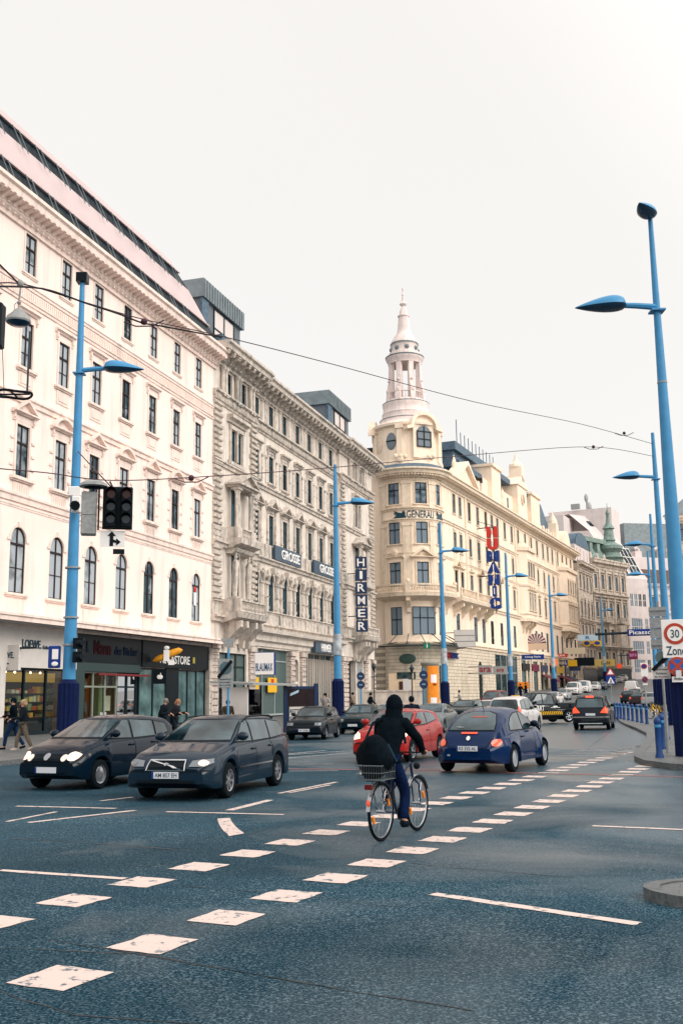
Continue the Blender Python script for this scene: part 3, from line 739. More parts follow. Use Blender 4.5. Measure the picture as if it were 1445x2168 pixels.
for x, z, w, h, k in [(7.4,1.3,1.3,.12,0),(7.4,1.9,1.2,.1,0),(9.2,.8,.7,1.7,6),(10.2,1,.4,.6,4),(11.5,.6,.4,2.2,5),(12.2,1.2,.7,.9,4)]: mb.box(x,x+w,1.6,1.9,z,z+h,k)
mb.build('shop_goods', gm, b1r)
mb = MB(); mb.box(9.5,10.2,.32,.36,.55,1.15); mb.build('window_poster', M['white'], b1r)
shopfront(b1r, 11.3, 13.7, .15, 3.45, .32, 2, M['frame_dark'], trans=2.6)
mb = MB(); mb.box(8.5,14.6,-.12,.0,3.24,3.36); mb.build('neon_tube', mat('red_neon_tube',(.16,.015,.02),.5), b1r)
shopfront(b1r, 13.9, 17.6, .15, 3.8, .25, 2, M['frame_dark'], clear=False, pm=mat('pale_green_pane',(.12,.22,.22),.05,noise=(1.2,.6)))
shopfront(b1r, 19.4, 23.65, .15, 3.8, .25, 3, M['frame_dark'], clear=False, pm=mat('pale_green_pane2',(.10,.19,.20),.05,noise=(1.1,.6)))
mb = MB(); mb.box(17.6,19.4,.2,.35,.1,3.85); mb.build('door', M['shop_dark'], b1r)
lettering('LOEWE.', b1r, (1.95,-.02,4.7), M['text_dark'], w=1.7, h=.42, ext=.06); lettering('Galerie', b1r, (3.35,-.02,4.58), M['text_dark'], w=.85, h=.18, ext=.06)
lettering('MEGASTORE', b1r, (18.3,-.08,4.4), M['text_white'], w=4.4, h=.55, ext=.03)
lettering('Mann', b1r, (9.0,-.02,4.8), mat('dim_red_letters',(.035,.005,.008),.6,spec=.05), w=1.9, h=.8, ext=.02); lettering('der Bäcker', b1r, (11.8,-.02,4.7), mat('dim_blue_letters',(.005,.012,.03),.6,spec=.05), w=2.8, h=.5, ext=.02)
lettering('L', b1r, (7.4,-.02,4.8), mat('dim_blue_letters2',(.005,.012,.03),.6,spec=.05), w=.3, h=.6, ext=.02)
mb = MB(); mb.box(21.0,21.35,-.09,-.06,4.25,4.65); mb.build('gold_emblem', mat('gold_emblem',(.4,.33,.05),.4), b1r)
# signs hung on the block
def at1(x, y, z): return b1r.matrix_basis @ Vector((x, y, z))
def onb(root, name, label, cat, x, y, z, group=None):
    p = root.matrix_basis @ Vector((x, y, z)); return thing(name, label, cat, p, root.rotation_euler.z, group)
t = onb(b1r, 'projecting_sign', 'square white projecting shop sign with small dark lettering at the left edge', 'sign', .1, -.6, 3.95)
t.rotation_euler.z = R_(-14)
mb = MB(); mb.box(-2.3,0,-.12,.12,-.62,.62); mb.build('panel', M['shop_white'], t)
mb = MB(); mb.box(0,.9,-.05,.05,.4,.5); mb.build('bracket', M['darkmetal'], t)
lettering('LOEWE.', t, (-.75,-.13,.12), M['text_dark'], w=1.0, h=.3); lettering('Galerie', t, (-.75,-.13,-.28), M['text_dark'], w=.5, h=.09)
t = onb(b1r, 'loaf_sign', 'orange loaf shaped sign with a white cap shape above dark fascia', 'sign', 15.4, -.9, 4.55); t.rotation_euler.z = R_(14)
mb = MB(); mb.tube([(-1.1,0,-.42),(-.8,0,-.30),(-.2,0,-.05),(.5,0,.25),(1.0,0,.42),(1.25,0,.45)], [.06,.25,.30,.30,.25,.06], 12); mb.build('loaf', mat('golden_loaf',(.78,.33,.02),.5, noise=(5,.3)), t, smooth=True)
mb = MB(); mb.box(-.28,.18,-.33,-.27,-.45,.45); mb.ball((-.05,-.3,.62),.24,0,10,(1,.3,.7)); mb.box(.1,.6,-.33,-.28,-.75,-.4); mb.build('white_shape', M['white'], t)
mb = MB(); mb.tube([(0,0,-.3),(0,.7,-.9)], .03); mb.build('bracket', M['darkmetal'], t)
t.scale = (.78,.78,.78)
t = onb(b1r, 'cube_shop_sign', 'black square projecting sign with small white apple emblem', 'sign', 15.3, -.5, 3.25); t.rotation_euler.z = R_(3)
mb = MB(); mb.box(-.55,.55,-.12,.12,-.6,.6); mb.build('panel', M['shop_dark'], t)
mb = MB(); mb.ball((-.07,-.13,-.03),.17,0,10,(1,.15,1.1)); mb.ball((.08,-.13,-.03),.17,0,10,(1,.15,1.1)); mb.ball((.06,-.13,.24),.07,0,8,(.6,.2,1.2)); mb.build('emblem', M['text_white'], t)
t.scale = (.75,.75,.75)
t = onb(b1r, 'window_notice', 'small red and white notice in the farthest arched window', 'notice', C1[-1]-.1, .0, 8.8)
mb = MB(); mb.box(-.2,.2,0,.02,-.55,.35); mb.box(-.18,.18,-.01,0,.4,.75,1); mb.build('paper', [M['white'], M['red']], t)
def cam_ray(px, py):
    return cam.rotation_euler.to_matrix() @ Vector(((px-722.5)/2150, -(py-1084)/2150, -1))
def P3(px, py, D):          # where a measured sight line meets a given depth
    d = cam_ray(px, py); return Vector((d.x*D/d.y, D, 1.8+d.z*D/d.y))
# ================================================================== ornate sooty block in the middle
b2r = frame_root('ornate_block', 'sooty ornate stone block with heavy bracketed cornice, quoins and clothes shop at street level', -9.5, 73.4, 17.4)
C2 = [9.35+3.33*k for k in range(7)]
BAY = [4.3, 37.3]            # centres of the two projecting end bays
ops = []
for c in C2: ops += [(c-.5,c+.5,24.95,26.8), (c-.52,c+.52,19.95,22.3), (c-.52,c+.52,14.6,17.15), (c-.55,c+.55,8.9,12.1,True)]
mb = MB(); wall(mb, 8.3, 31.3, 5.9, 27.2, ops, y=.35, dep=.10)
BX = [(0.0, 8.3), (31.3, 43.4)]
for (a, c), bc in zip(BX, BAY):
    o = [(bc-1.9,bc-1.0,24.95,26.8),(bc+1.0,bc+1.9,24.95,26.8),(bc-1.05,bc-.15,19.95,22.4),(bc+.15,bc+1.05,19.95,22.4),(bc-.8,bc+.8,14.6,17.9),(bc-.75,bc+.75,9.0,12.9)]
    wall(mb, a, c, 5.9, 27.2, o, y=0, dep=.12)
    mb.quad((a,0,5.9),(a,.5,5.9),(a,.5,27.2),(a,0,27.2)); mb.quad((c,0,5.9),(c,.5,5.9),(c,.5,27.2),(c,0,27.2))
mb.quad((43.4,0,0),(43.4,16,0),(43.4,16,28),(43.4,0,28)); mb.quad((0,.4,0),(0,16,0),(0,16,28),(0,.4,28)); mb.quad((0,16,0),(43.4,16,0),(43.4,16,28),(0,16,28))
mb.build('wall', M['stone'], b2r)
fd, pb = M['frame_dark'], M['pane_b2']; TR = M['stone_trim']
s = MB(); architrave(s, 1.0, 1.85, .12, .06)
for sx in (-1,1):
    x = sx*1.15; s.box(x-.26,x+.26,-.07,0,-.15,2.0); s.box(x-.32,x+.32,-.13,0,1.85,2.15)
U5 = WinType(1.0, 1.85, False, fd, pb, TR, s)
s = MB(); architrave(s, 1.04, 2.35, .2, .06); hood(s, 2.05, 2.85, .38, .32); consoles(s, 1.8, 2.85, .4)
s.box(-.5,.5,-.1,0,2.58,2.8); sill(s, 1.8, .2, .15)
for sx in (-1,1):
    s.box(sx*1.2-.1,sx*1.2+.1,-.06,0,-.1,2.3); s.ball((sx*1.2,-.08,2.1),.15,0,8); s.ball((sx*1.2,-.06,1.0),.1,0,8)
U4 = WinType(1.04, 2.35, False, fd, pb, TR, s)
s = MB(); architrave(s, 1.04, 2.55, .18, .06); pediment(s, 2.35, 3.0, .8, .45, .2); consoles(s, 2.0, 3.0, .35); s.box(-.5,.5,-.12,0,2.75,2.98)
for sx in (-1,1): s.box(sx*.92-.13,sx*.92+.13,-.10,0,-.2,2.6); s.box(sx*.92-.18,sx*.92+.18,-.16,0,.35,.5); s.box(sx*.92-.16,sx*.92+.16,-.14,0,1.0,1.1)
U3 = WinType(1.04, 2.55, False, fd, pb, TR, s)
s = MB(); archivolt(s, 1.1, 2.65, .26, .10)
for sx in (-1,1):
    x = sx*1.08; s.box(x-.33,x+.33,-.10,0,-.1,2.3); s.box(x-.42,x+.42,-.20,0,2.3,2.55); s.box(x-.2,x+.2,-.15,-.10,0,2.2); s.box(x-.38,x+.38,-.16,0,.25,.5); s.box(x-.38,x+.38,-.15,0,1.2,1.3)
    s.tube([(x,-.15,2.55),(x+sx*.1,-.3,3.0),(x,-.2,3.5)], [.16,.2,.1], 7); s.ball((x-sx*.2,-.2,3.2),.16,0,8); s.ball((x+sx*.28,-.2,2.95),.13,0,8)
s.box(-.14,.14,-.4,0,3.25,3.75)
U2 = WinType(1.1, 3.2, True, fd, pb, TR, s, trans=.72, bars=(.4,))
for c in C2:
    U5.put(b2r, c, 24.95, .35); U4.put(b2r, c, 19.95, .35); U3.put(b2r, c, 14.6, .35); U2.put(b2r, c, 8.9, .35)
s = MB(); sill(s, 1.2, .2, .12); s.box(-.62,-.46,-.1,0,0,1.85); s.box(.46,.62,-.1,0,0,1.85)
V5 = WinType(.9, 1.85, False, fd, pb, TR, s); V4 = WinType(.9, 2.45, False, fd, pb)
V3 = WinType(1.6, 3.3, False, fd, pb); V2 = WinType(1.5, 3.9, False, fd, pb)
for bc in BAY:
    V5.put(b2r, bc-1.45, 24.95); V5.put(b2r, bc+1.45, 24.95); V4.put(b2r, bc-.6, 19.95); V4.put(b2r, bc+.6, 19.95)
    V3.put(b2r, bc, 14.6, 0); V2.put(b2r, bc, 9.0, 0)
    # pavilion ornaments: column screen, aedicule, caryatids and balconies
    t = MB()
    for x in (-3,-2.45,-.3,.3,2.45,3): t.lathe([(.17,24.8),(.15,25.1),(.14,26.5),(.24,26.85)], 10, cx=bc+x, cy=-.22); t.ball((bc+x,-.3,26.75),.2,0,8); t.box(bc+x-.2,bc+x+.2,-.42,0,24.55,24.85)
    for x in (-.6,.6): architrave_x = 0
    t.box(bc-1.35,bc-1.1,-.15,0,19.8,22.55); t.box(bc+1.1,bc+1.35,-.15,0,19.8,22.55); t.lathe([(.12,19.95),(.1,22.2),(.2,22.5)],8,cx=bc,cy=-.12)
    t.box(bc-1.4,bc+1.4,-.18,0,22.45,22.75); t.prismx([(0,22.9),(-.2,22.9),(-.25,23.1),(-.55,23.2),(-.55,23.45),(0,23.5)], bc-1.8, bc+1.8); t.box(bc-1.6,bc+1.6,-.14,0,19.65,19.9)
    t.build('column_screen', TR, b2r); t = MB()
    for x in (-1.35,1.35):
        for dx in (-.18,.18): t.lathe([(.16,14.6),(.13,14.9),(.12,17.2),(.2,17.55)], 10, cx=bc+x+dx, cy=-.75)
        t.box(bc+x-.45,bc+x+.45,-1.0,0,13.6,14.6); t.box(bc+x-.42,bc+x+.42,-1.0,-.4,17.5,17.7)
    t.box(bc-1.9,bc+1.9,-1.05,0,17.7,17.85); t.box(bc-2.1,bc+2.1,-1.3,0,17.85,17.98)
    t.prism([(bc-2.1,17.98),(bc,18.95),(bc+2.1,17.98),(bc+1.75,18.0),(bc,18.75),(bc-1.75,18.0)], -1.3, -.2); t.prism([(bc-1.8,17.98),(bc,18.8),(bc+1.8,17.98)], -1.0, -.15)
    balustrade(t, bc-.9, bc+.9, 13.75, 14.6, -1.0, posts=False)
    t.prismx([(0,13.0),(-.6,13.0),(-.95,13.2),(-1.35,13.3),(-1.4,13.72),(0,13.76)], bc-2.0, bc+2.0)
    t.prismx([(0,12.6),(-.5,12.6),(-.8,12.75),(-.95,13.0),(0,13.0)], bc-1.8, bc+1.8)
    t.build('aedicule', TR, b2r); t = MB()
    t.prismx([(0,7.3),(-.9,7.5),(-1.5,7.7),(-1.65,8.1),(0,8.15)], bc-2.9, bc+2.9)
    for x in (-2.0,-.9,.9,2.0): console_bracket(t, bc+x, 0, 5.6, 7.5, .45, 1.45)
    balustrade(t, bc-2.6, bc+2.6, 8.15, 9.05, -1.45)
    for x in (-2.62,2.62): t.box(bc+x-.1,bc+x+.1,-1.4,0,8.15,9.05)
    t.build('balcony', TR, b2r)
    for x in (-1.3,1.3):      # caryatid figures standing on tapered pillars
        f = MB(); f.box(bc+x-.3,bc+x+.3,-.85,-.2,9.0,9.35); f.lathe([(.2,9.35),(.27,10.9)], 8, cx=bc+x, cy=-.55)
        f.tube([(bc+x,-.55,10.9),(bc+x,-.58,11.4),(bc+x,-.6,11.9),(bc+x,-.6,12.15)], [.27,.24,.3,.14], 8); f.ball((bc+x,-.62,12.35),.17,0,8)
        f.tube([(bc+x-.28,-.6,11.9),(bc+x-.42,-.75,12.2),(bc+x-.2,-.75,12.6)], .08, 6); f.tube([(bc+x+.28,-.6,11.9),(bc+x+.42,-.75,12.2),(bc+x+.2,-.75,12.6)], .08, 6)
        f.build('caryatid', M['stone_trim'], b2r, smooth=True)
# quoins
for (x0, x1) in [(0.02,1.5),(7.0,8.32),(31.28,32.6),(41.9,43.42)]:
    q = MB(); z = 9.0; i = 0
    while z < 24.3:
        if not (13.0 < z < 13.3 or 19.3 < z < 19.5):
            d = .18 if i % 2 else 0
            q.prismx([(0,z),(-.2,z+.08),(-.22,z+.28),(0,z+.36)], x0+(d if x0 in (31.28,41.9,7.0) else 0), x1-(0 if x0 in (31.28,41.9,7.0) else d))
        z += .46; i += 1
    q.build('quoins', TR, b2r)
mb = MB()
for x0, x1, y in [(-.05,8.35,0),(8.35,31.25,.35),(31.25,43.5,0)]:
    band(mb, x0, x1, 19.1, 19.5, .3, y); band(mb, x0, x1, 24.35, 24.8, .45, y); mb.box(x0, x1, y-.1, y, 23.9, 24.3)
    n = int((x1-x0)/.3)
    for i in range(n): mb.box(x0+i*.3+.05, x0+i*.3+.21, y-.3, y-.05, 24.08, 24.34)
    band(mb, x0, x1, 12.95, 13.35, .4, y); mb.box(x0, x1, y-.14, y, 13.35, 14.5)
    mb.box(x0, x1, y-.12, y, 7.9, 8.75); band(mb, x0, x1, 8.7, 8.95, .3, y); band(mb, x0, x1, 7.4, 7.85, .5, y)
for c in C2+[31.0]:
    mb.box(c-1.66-.16, c-1.66+.16, .08, .36, 7.85, 8.7); mb.box(c-1.66-.25,c-1.66+.25,.05,.36,13.35,14.5)
for c in [8.0]+C2:                                  # swags below the first floor
    for k in range(3): mb.ball((c+1.66-.4+k*.4,.18,18.0+.12*(k==1)),.14,0,6)
mb.build('string_course', TR, b2r)
mb = MB()
for x0, x1, y in [(-.35,8.7,0),(8.7,31.0,.35),(31.0,44.2,0)]:
    mb.prismx([(p[0]+y,p[1]) for p in cornice_profile(26.95, 28.4, 1.6)], x0, x1)
    n = round((x1-x0)/1.0)
    for i in range(n):
        x = x0+(i+.5)*(x1-x0)/n
        console_bracket(mb, x, y-.2, 27.2, 27.78, .36, 1.1); mb.tube([(x-.18,y-1.1,27.6),(x+.18,y-1.1,27.6)], .15, 8)
    n = int((x1-x0)/.34)
    for i in range(n): mb.box(x0+i*.34+.08, x0+i*.34+.24, y-.2, y, 26.98, 27.15)
mb.build('cornice', TR, b2r)
mb = MB()
mb.quad((-.2,-1.2,28.4),(44,-1.2,28.4),(42,4,29.8),(-.2,4,29.8)); mb.quad((-.2,4,29.8),(42,4,29.8),(42,15,31),(-.2,15,31)); mb.quad((44,-1.2,28.4),(44,16,28.4),(42,15,31),(42,4,29.8))
for (x0,x1) in [(-.3,8.6),(32,43)]: mb.box(x0,x1,-.8,4,28.4,28.9)
mb.build('roof', M['slate'], b2r)
for x0, x1 in [(1.0,8.9),(32.2,40.0)]:
    mb = MB(); mb.box(x0-.1,x1+.1,1.3,8.5,32.7,34.2); mb.box(x0+.15,x1-.15,1.6,8.2,28.4,32.7,1)
    for i in range(16): mb.box(x0+i*(x1-x0)/16, x0+i*(x1-x0)/16+.06, 1.22, 1.3, 32.75, 34.15)
    mb.box(x0-.0,x0+1.2,1.45,1.62,29.0,32.7,2)
    o = mb.build('dormer', [M['grey_zinc'], mat('grey_clapboard',(.13,.15,.17),.7), M['slate']], b2r)
    f = MB(); a, c = x0+2.4, x1-1.6
    for x in (a,(a+c)/2,c): f.box(x-.05,x+.05,1.5,1.58,29.3,32.6)
    for z in (29.3,31.0,32.6): f.box(a,c,1.51,1.57,z-.05,z+.05)
    w = f.build('dormer_window', M['frame_dark'], o); g = MB(); g.quad((a,1.57,29.3),(c,1.57,29.3),(c,1.57,32.6),(a,1.57,32.6)); g.build('pane', mat('sky_pane',(.62,.55,.53),.1), w)
# street floor
mb = MB(); mb.prismx([(.35,6.0),(.2,6.0),(.15,6.3),(-.1,6.45),(-.15,6.9),(-.6,7.05),(-.7,7.35),(.35,7.4)], 8.3, 22.0); mb.prismx([(.35,6.0),(.2,6.0),(.15,6.3),(-.1,6.45),(-.15,6.9),(-.6,7.05),(-.7,7.35),(.35,7.4)], 22.0, 31.3)
mb.box(8.3,31.3,.3,.7,5.85,6.4)
mb.build('shop_cornice', M['stone'], b2r)
def pier(x0, x1, z1=5.9, y=0):
    mb = MB(); mb.box(x0, x1, y, y+.6, .1, z1)
    z = .9
    while z < z1-.5: mb.prismx([(y,z),(y-.1,z+.04),(y-.1,z+.34),(y,z+.4)], x0-.02, x1+.02); z += .47
    mb.box(x0-.08, x1+.08, y-.16, y, .1, .9); mb.box(x0-.1, x1+.1, y-.2, y, z1-.5, z1); mb.build('pier', M['stone_ashlar'], b2r)
pier(0,1.3); pier(7.2,8.3); pier(16.9,17.9,5.9,.2); pier(19.7,20.8,5.9,.2); pier(29.3,30.2,5.9,.2); pier(31.3,33.2); pier(39.3,40.4); pier(42.3,43.4)
mb = MB(); wall(mb, 17.9, 19.7, 0, 5.9, [(18.2,19.4,.3,5.2,True)], y=.35, dep=.4); wall(mb, 1.3, 7.2, 0, 5.9, [(1.7,6.8,.3,5.2)], y=.1, dep=.3); wall(mb, 30.2, 31.3, 0, 5.9, [], y=.35)
wall(mb, 33.2, 39.3, 0, 5.9, [(33.5,36.3,.1,5.55),(36.7,39.0,.1,5.55)], y=.1, dep=.6); wall(mb, 40.4, 42.3, 0, 5.9, [], y=.1)
mb.build('street_wall', M['stone'], b2r)
shopfront(b2r, 1.7, 6.8, .3, 5.2, .3, 3, fd, trans=4.2, clear=False)
o = shopfront(b2r, 8.35, 16.9, .4, 5.9, .6, 3, mat('pale_grey_frame',(.3,.33,.33),.5), trans=4.9, clear=False)
o = shopfront(b2r, 20.8, 29.3, .4, 5.9, .6, 5, mat('pale_grey_frame2',(.3,.33,.33),.5), clear=False)
mb = MB()                      # hanging drapes in the right-hand shop window
for i in range(13):
    x = 21.1+i*.64
    mb.add([(x,.57,.6),(x+.3,.57,.6),(x+.42,.57,5.4),(x-.08,.57,5.4)], [(0,1,2,3)])
mb.build('drapes', mat('beige_drapes',(.36,.31,.27),.9), b2r)
mb = MB(); mb.box(18.2,19.4,.7,.74,.3,5.2); mb.box(18.25,19.35,.4,.7,3.0,3.25,1); mb.build('niche_door', [M['frame_dark'], M['stone']], b2r)
mb = MB(); mb.box(33.5,36.3,.68,.72,.1,5.55); mb.box(36.7,39.0,.3,.36,.1,5.55,1); mb.build('doorway', [M['shop_dark'], M['grey_metal']], b2r)
for x, z0 in [(10.5,3.2),(14.2,3.0),(15.7,3.4)]: pass
# lettered boards
for s_, x0, x1 in [('GROSSE', 12.5, 19.0), ('GROSSEN', 22.6, 29.9)]:
    t = onb(b2r, 'shop_board', 'slate blue board reading %s below the first-floor windows' % s_, 'sign', (x0+x1)/2, .0, 14.0, None)
    mb = MB(); mb.box((x0-x1)/2,(x1-x0)/2,-.12,.06,-.62,.62); mb.build('panel', M['sign_slate'], t); lettering(s_, t, (.5,-.14,.02), M['text_white'], w=(x1-x0)*.7, h=.82, ext=.06)
t = onb(b2r, 'shop_board', 'slate board reading HIRMER above the draped shop window', 'sign', 25.6, -.2, 6.45)
mb = MB(); mb.box(-3.4,3.4,-.12,.25,-.5,.5); mb.build('panel', M['sign_slate'], t); lettering('HIRMER', t, (-.3,-.14,0), M['text_white'], w=3.0, h=.72, ext=.05)
p = P3(766,1336,103)
t = thing('vertical_sign', 'tall navy sign with stacked white letters HIRMER at the corner of the sooty block', 'sign', p, R_(-4)); t.scale = (.95,.95,.95)
for i, ch in enumerate('HIRMER'):
    z = 8.0-.68-i*1.36; mb = MB(); mb.box(-.62,.62,-.2,.2,z-.60,z+.60); o = mb.build('letter_box', M['navy'], t)
    lettering(ch, o, (0,-.22,z), M['text_white'], h=.84, w=(.3 if ch == 'I' else .78), ext=.04)
mb = MB(); mb.box(-.05,.05,-.05,.05,-.05,8.05)
for z in (1.6,6.2): mb.tube([(-1.5,.6,z),(0,0,z)], .05)
mb.build('bracket', M['darkmetal'], t)

# ================================================================== cream corner house with round tower
b3r = frame_root('corner_house', 'cream corner house with round tower and pale spire, long facade running up the street', 12.76, 127, 24)
CR, CTm, fdk, pb3 = M['cream'], M['cream_trim'], M['frame_dark'], M['pane_b3']
LEN = 82
xs5 = [4.9,7.5,11.7,15.7,19.8] + [26.0,30.1,34.3,38.3,42.9,46.9,51.1,55.6,59.3,63.0,67.4,71.6,75.4,79.3]
xs5.insert(5, 23.0)
ops = []
for x in xs5:
    ops.append((x-.6,x+.6,25.4,28.0))
    inbay = 36.4 < x < 45 or 66 < x < 80
    ops.append((x-.6,x+.6,20.4,22.9))
    if not inbay: ops.append((x-.65,x+.65,15.1,17.9))
for x in [5.2,13.0,16.9,21.2,26.3,29.9,33.8,48,52,56,60,64,68,72,76,80]: ops.append((x-.75,x+.75,9.0,12.3))
mb = MB(); wall(mb, -.74, LEN, 8.1, 28.9, ops, dep=.12)
mb.quad((LEN,0,0),(LEN,15,0),(LEN,15,30),(LEN,0,30)); mb.quad((-3.5,6,0),(-3.5,24,0),(-3.5,24,29.5),(-3.5,6,29.5)); mb.quad((-3.5,24,0),(LEN,15,0),(LEN,15,30),(-3.5,24,30))
mb.build('wall', CR, b3r)
mb = MB(); wall(mb, -.74, 36.0, 0, 8.1, [(13.6,15.4,.5,6.4,True),(22,34.5,.5,7.6)], y=.02, dep=.16); wall(mb, 36, LEN, 0, 8.1, [(37+i*6.4,41.9+i*6.4,1.0,7.2) for i in range(7)], y=.02, dep=.18)
mb.quad((-3.52,6,0),(-3.52,24,0),(-3.52,24,8.1),(-3.52,6,8.1))
mb.build('street_wall', M['cream_ashlar'], b3r)
s = MB(); architrave(s, 1.2, 2.6, .14, .08); sill(s, 1.6, .14, .12)
K5 = WinType(1.2, 2.6, False, fdk, pb3, CTm, s)
s = MB(); architrave(s, 1.2, 2.5, .14, .08); sill(s, 1.7, .18, .12); s.box(-.7,.7,-.1,0,2.75,2.95); s.box(-.62,.62,-.05,0,-.9,-.25)
K4 = WinType(1.2, 2.5, False, fdk, pb3, CTm, s)
s = MB(); architrave(s, 1.3, 2.8, .15, .1); hood(s, 2.0, 3.1, .3, .22); s.ball((0,-.15,3.55),.28,0,8,(1,.5,1)); sill(s, 1.8, .2, .14)
K3 = WinType(1.3, 2.8, False, fdk, pb3, CTm, s)
s = MB(); architrave(s, 1.3, 2.8, .15, .1); pediment(s, 2.6, 3.1, .9, .5, .2)
K3p = WinType(1.3, 2.8, False, fdk, pb3, CTm, s)
K2 = WinType(1.5, 3.3, False, fdk, pb3, None, None, trans=.68)
for i, x in enumerate(xs5):
    K5.put(b3r, x, 25.4); K4.put(b3r, x, 20.4)
    if not (36.4 < x < 45 or 66 < x < 80):
        if x > 40 and i % 2: K3.put(b3r, x, 15.1)
        else: (K3p if x in (4.9,15.7,26.0,55.6) else K3).put(b3r, x, 15.1)
for x in [5.2,13.0,16.9,21.2,26.3,29.9,33.8,48,52,56,60,64,68,72,76,80]: K2.put(b3r, x, 9.0)
# projecting bays
for bc, w in [(41.0,7.2),(73.0,11.0)]:
    mb = MB(); a, c = bc-w/2, bc+w/2; P = [(a,0),(a+1.2,-1.3),(c-1.2,-1.3),(c,0)]
    n = 3 if w < 9 else 4; op = []; span = (w-2.4)/n
    for r, (z0, z1) in enumerate([(15.1,17.9),(20.4,22.9)]):
        for k in range(n): op.append((a+1.2+span*(k+.5)-.55, a+1.2+span*(k+.5)+.55, z0, z1))
    wall(mb, a+1.2, c-1.2, 13.6, 25.0, op, y=-1.3, dep=.12)
    for (p, q_) in [(P[0],P[1]),(P[2],P[3])]: mb.quad((*p,13.6),(*q_,13.6),(*q_,25.0),(*p,25.0))
    mb.add([(p[0],p[1],13.6) for p in P], [(0,1,2,3)])
    o = mb.build('oriel', CR, b3r)
    t = MB()
    for (z0, z1, e) in [(13.3,13.8,.25),(18.9,19.2,.18),(24.6,25.2,.35),(14.4,14.6,.12)]:
        Q = [(a-e,0),(a+1.1,-1.3-e),(c-1.1,-1.3-e),(c+e,0)]; t.prismz(Q[::1], z0, z1)
    for k in (-.3,0,.3): console_bracket(t, bc+k*w, 0, 11.6, 13.3, .5, 1.2)
    t.add([(a-.2,0,25.2),(a+1.2,-1.4,25.2),(c-1.2,-1.4,25.2),(c+.2,0,25.2),(bc-1,0,26.6),(bc+1,0,26.6)], [(0,1,4),(1,2,5,4),(2,3,5)])
    t.build('oriel_trim', CTm, o)
    for r, (z0, T) in enumerate([(15.1,K3),(20.4,K4)]):
        for k in range(n):
            T.put(b3r, a+1.2+span*(k+.5), z0, -1.3)
    # side lights of the bay
# bands, balcony and main cornice of the long facade
mb = MB()
for z0, z1, p in [(13.6,14.1,.35),(19.0,19.3,.15),(23.6,24.0,.25),(8.0,8.5,.3)]: band(mb, -.74, LEN, z0, z1, p)
for x in (9.8,36.2,45.8,66.3,79.9):
    mb.box(x-.3,x+.3,-.15,0,14.1,28.5)
mb.build('string_course', CTm, b3r)
mb = MB(); mb.prismx(cornice_profile(28.3, 29.75, 1.4), -.74, LEN+1.2)
for i in range(138): mb.box(i*.6, i*.6+.3, -1.0, -.2, 28.95, 29.15)
mb.build('cornice', CTm, b3r)
mb = MB()
mb.prismx([(0,13.2),(-.8,13.4),(-1.6,13.7),(-1.7,14.1),(0,14.15)], 2.0, 19)
for x in (3.5,7,10.5,14,17.5): console_bracket(mb, x, 0, 11.9, 13.4, .5, 1.4)
balustrade(mb, 2.0, 9.0, 14.15, 15.3, -1.5, step=.42); balustrade(mb, 9.0, 19.0, 14.15, 15.3, -1.5, step=.42)
mb.build('balcony', CTm, b3r)
# attic: gables, crenels, dormer towers, roofs
mb = MB()
mb.prism([(3.2,29.7),(7.9,32.4),(12.6,29.7)], -.8, .4); mb.prism([(2.6,29.72),(7.9,32.95),(13.2,29.72),(12.6,29.7),(7.9,32.45),(3.2,29.7)], -1.35, .6)
st_ = len(mb.v)
x = 13.6
while x < 24: mb.box(x, x+.9, .3, .9, 31.0, 33.4); mb.box(x+.9, x+1.9, .4, .8, 31.0, 32.2); x += 1.9
wall(mb, 24, 60, 31.0, 34.4, [(35-.45,35+.45,31.8,33.8),(38-.45,38+.45,31.8,33.8),(49.3-.4,49.3+.4,31.8,33.8),(53-.4,53+.4,31.8,33.8)], y=.4, dep=.3)
mb.quad((24,.4,34.4),(60,.4,34.4),(60,3,34.6),(24,3,34.6))
for (a, c, z) in [(26.5,31.5,36.6),(50.8,57.0,36.6)]:
    mb.box(a, c, -.3, 3, 31.0, z); mb.box(a-.3, c+.3, -.6, 3.2, z, z+.4); mb.box(a+1.6,c-1.6,-.36,-.28,32,35.4)
mb.box(41.0,47.0,-.5,3,31,36.5); mb.prism([(40.6,36.5),(44,38.6),(47.4,36.5)], -.7, 3); mb.box(43.4,45.2,-.7,1.4,37.5,40.0); mb.lathe([(.001,42.6),(.25,41.6),(.5,41.0),(1.1,40.5),(1.2,40.0),(.8,39.9)], 10, cx=44.3, cy=.4)
mb.lathe([(1.0,33.7),(1.0,33.9)],16)  if False else None
for k in range(8): mb.box(60+k*1.9,60.9+k*1.9,.3,.9,31,32.6+.3*(k%2))
mb.box(70.5,72.3,-.2,1.4,31,34.6); mb.lathe([(.001,37.4),(.2,36.4),(.8,35.2),(.9,34.6)], 10, cx=71.4, cy=.6)
mb.prism([(73.5,31)]+[(77-3.3*math.cos(math.pi*i/10),31+3*math.sin(math.pi*i/10)) for i in range(1,10)]+[(80.5,31)], -.7, .9)
for x in (9.8,34.2,47.8,80.9): mb.lathe([(.001,34.8),(.35,33.6),(.3,33),(.55,32.4),(.55,31)], 8, cx=x, cy=.2)
for i in range(st_, len(mb.v)): x, y, z = mb.v[i]; mb.v[i] = (x-3.5, y, z-1.1)
mb.build('attic', CR, b3r)
mb = MB(); mb.lathe([(.75,0),(.95,0),(.95,.15),(.75,.15)], 20)
for i in range(len(mb.v)): x, y, z = mb.v[i]; mb.v[i] = (40.5+x, -.55-z, 33.4+y)
mb.box(40.4,40.6,-.72,-.6,33.3,34.1); mb.box(40.4,41.0,-.71,-.6,33.35,33.5)
mb.build('attic_clock', CTm, b3r)
for x in (31.5,34.5): K = WinType(.9, 2.0, False, fdk, pb3); K.put(b3r, x, 30.7, .4)
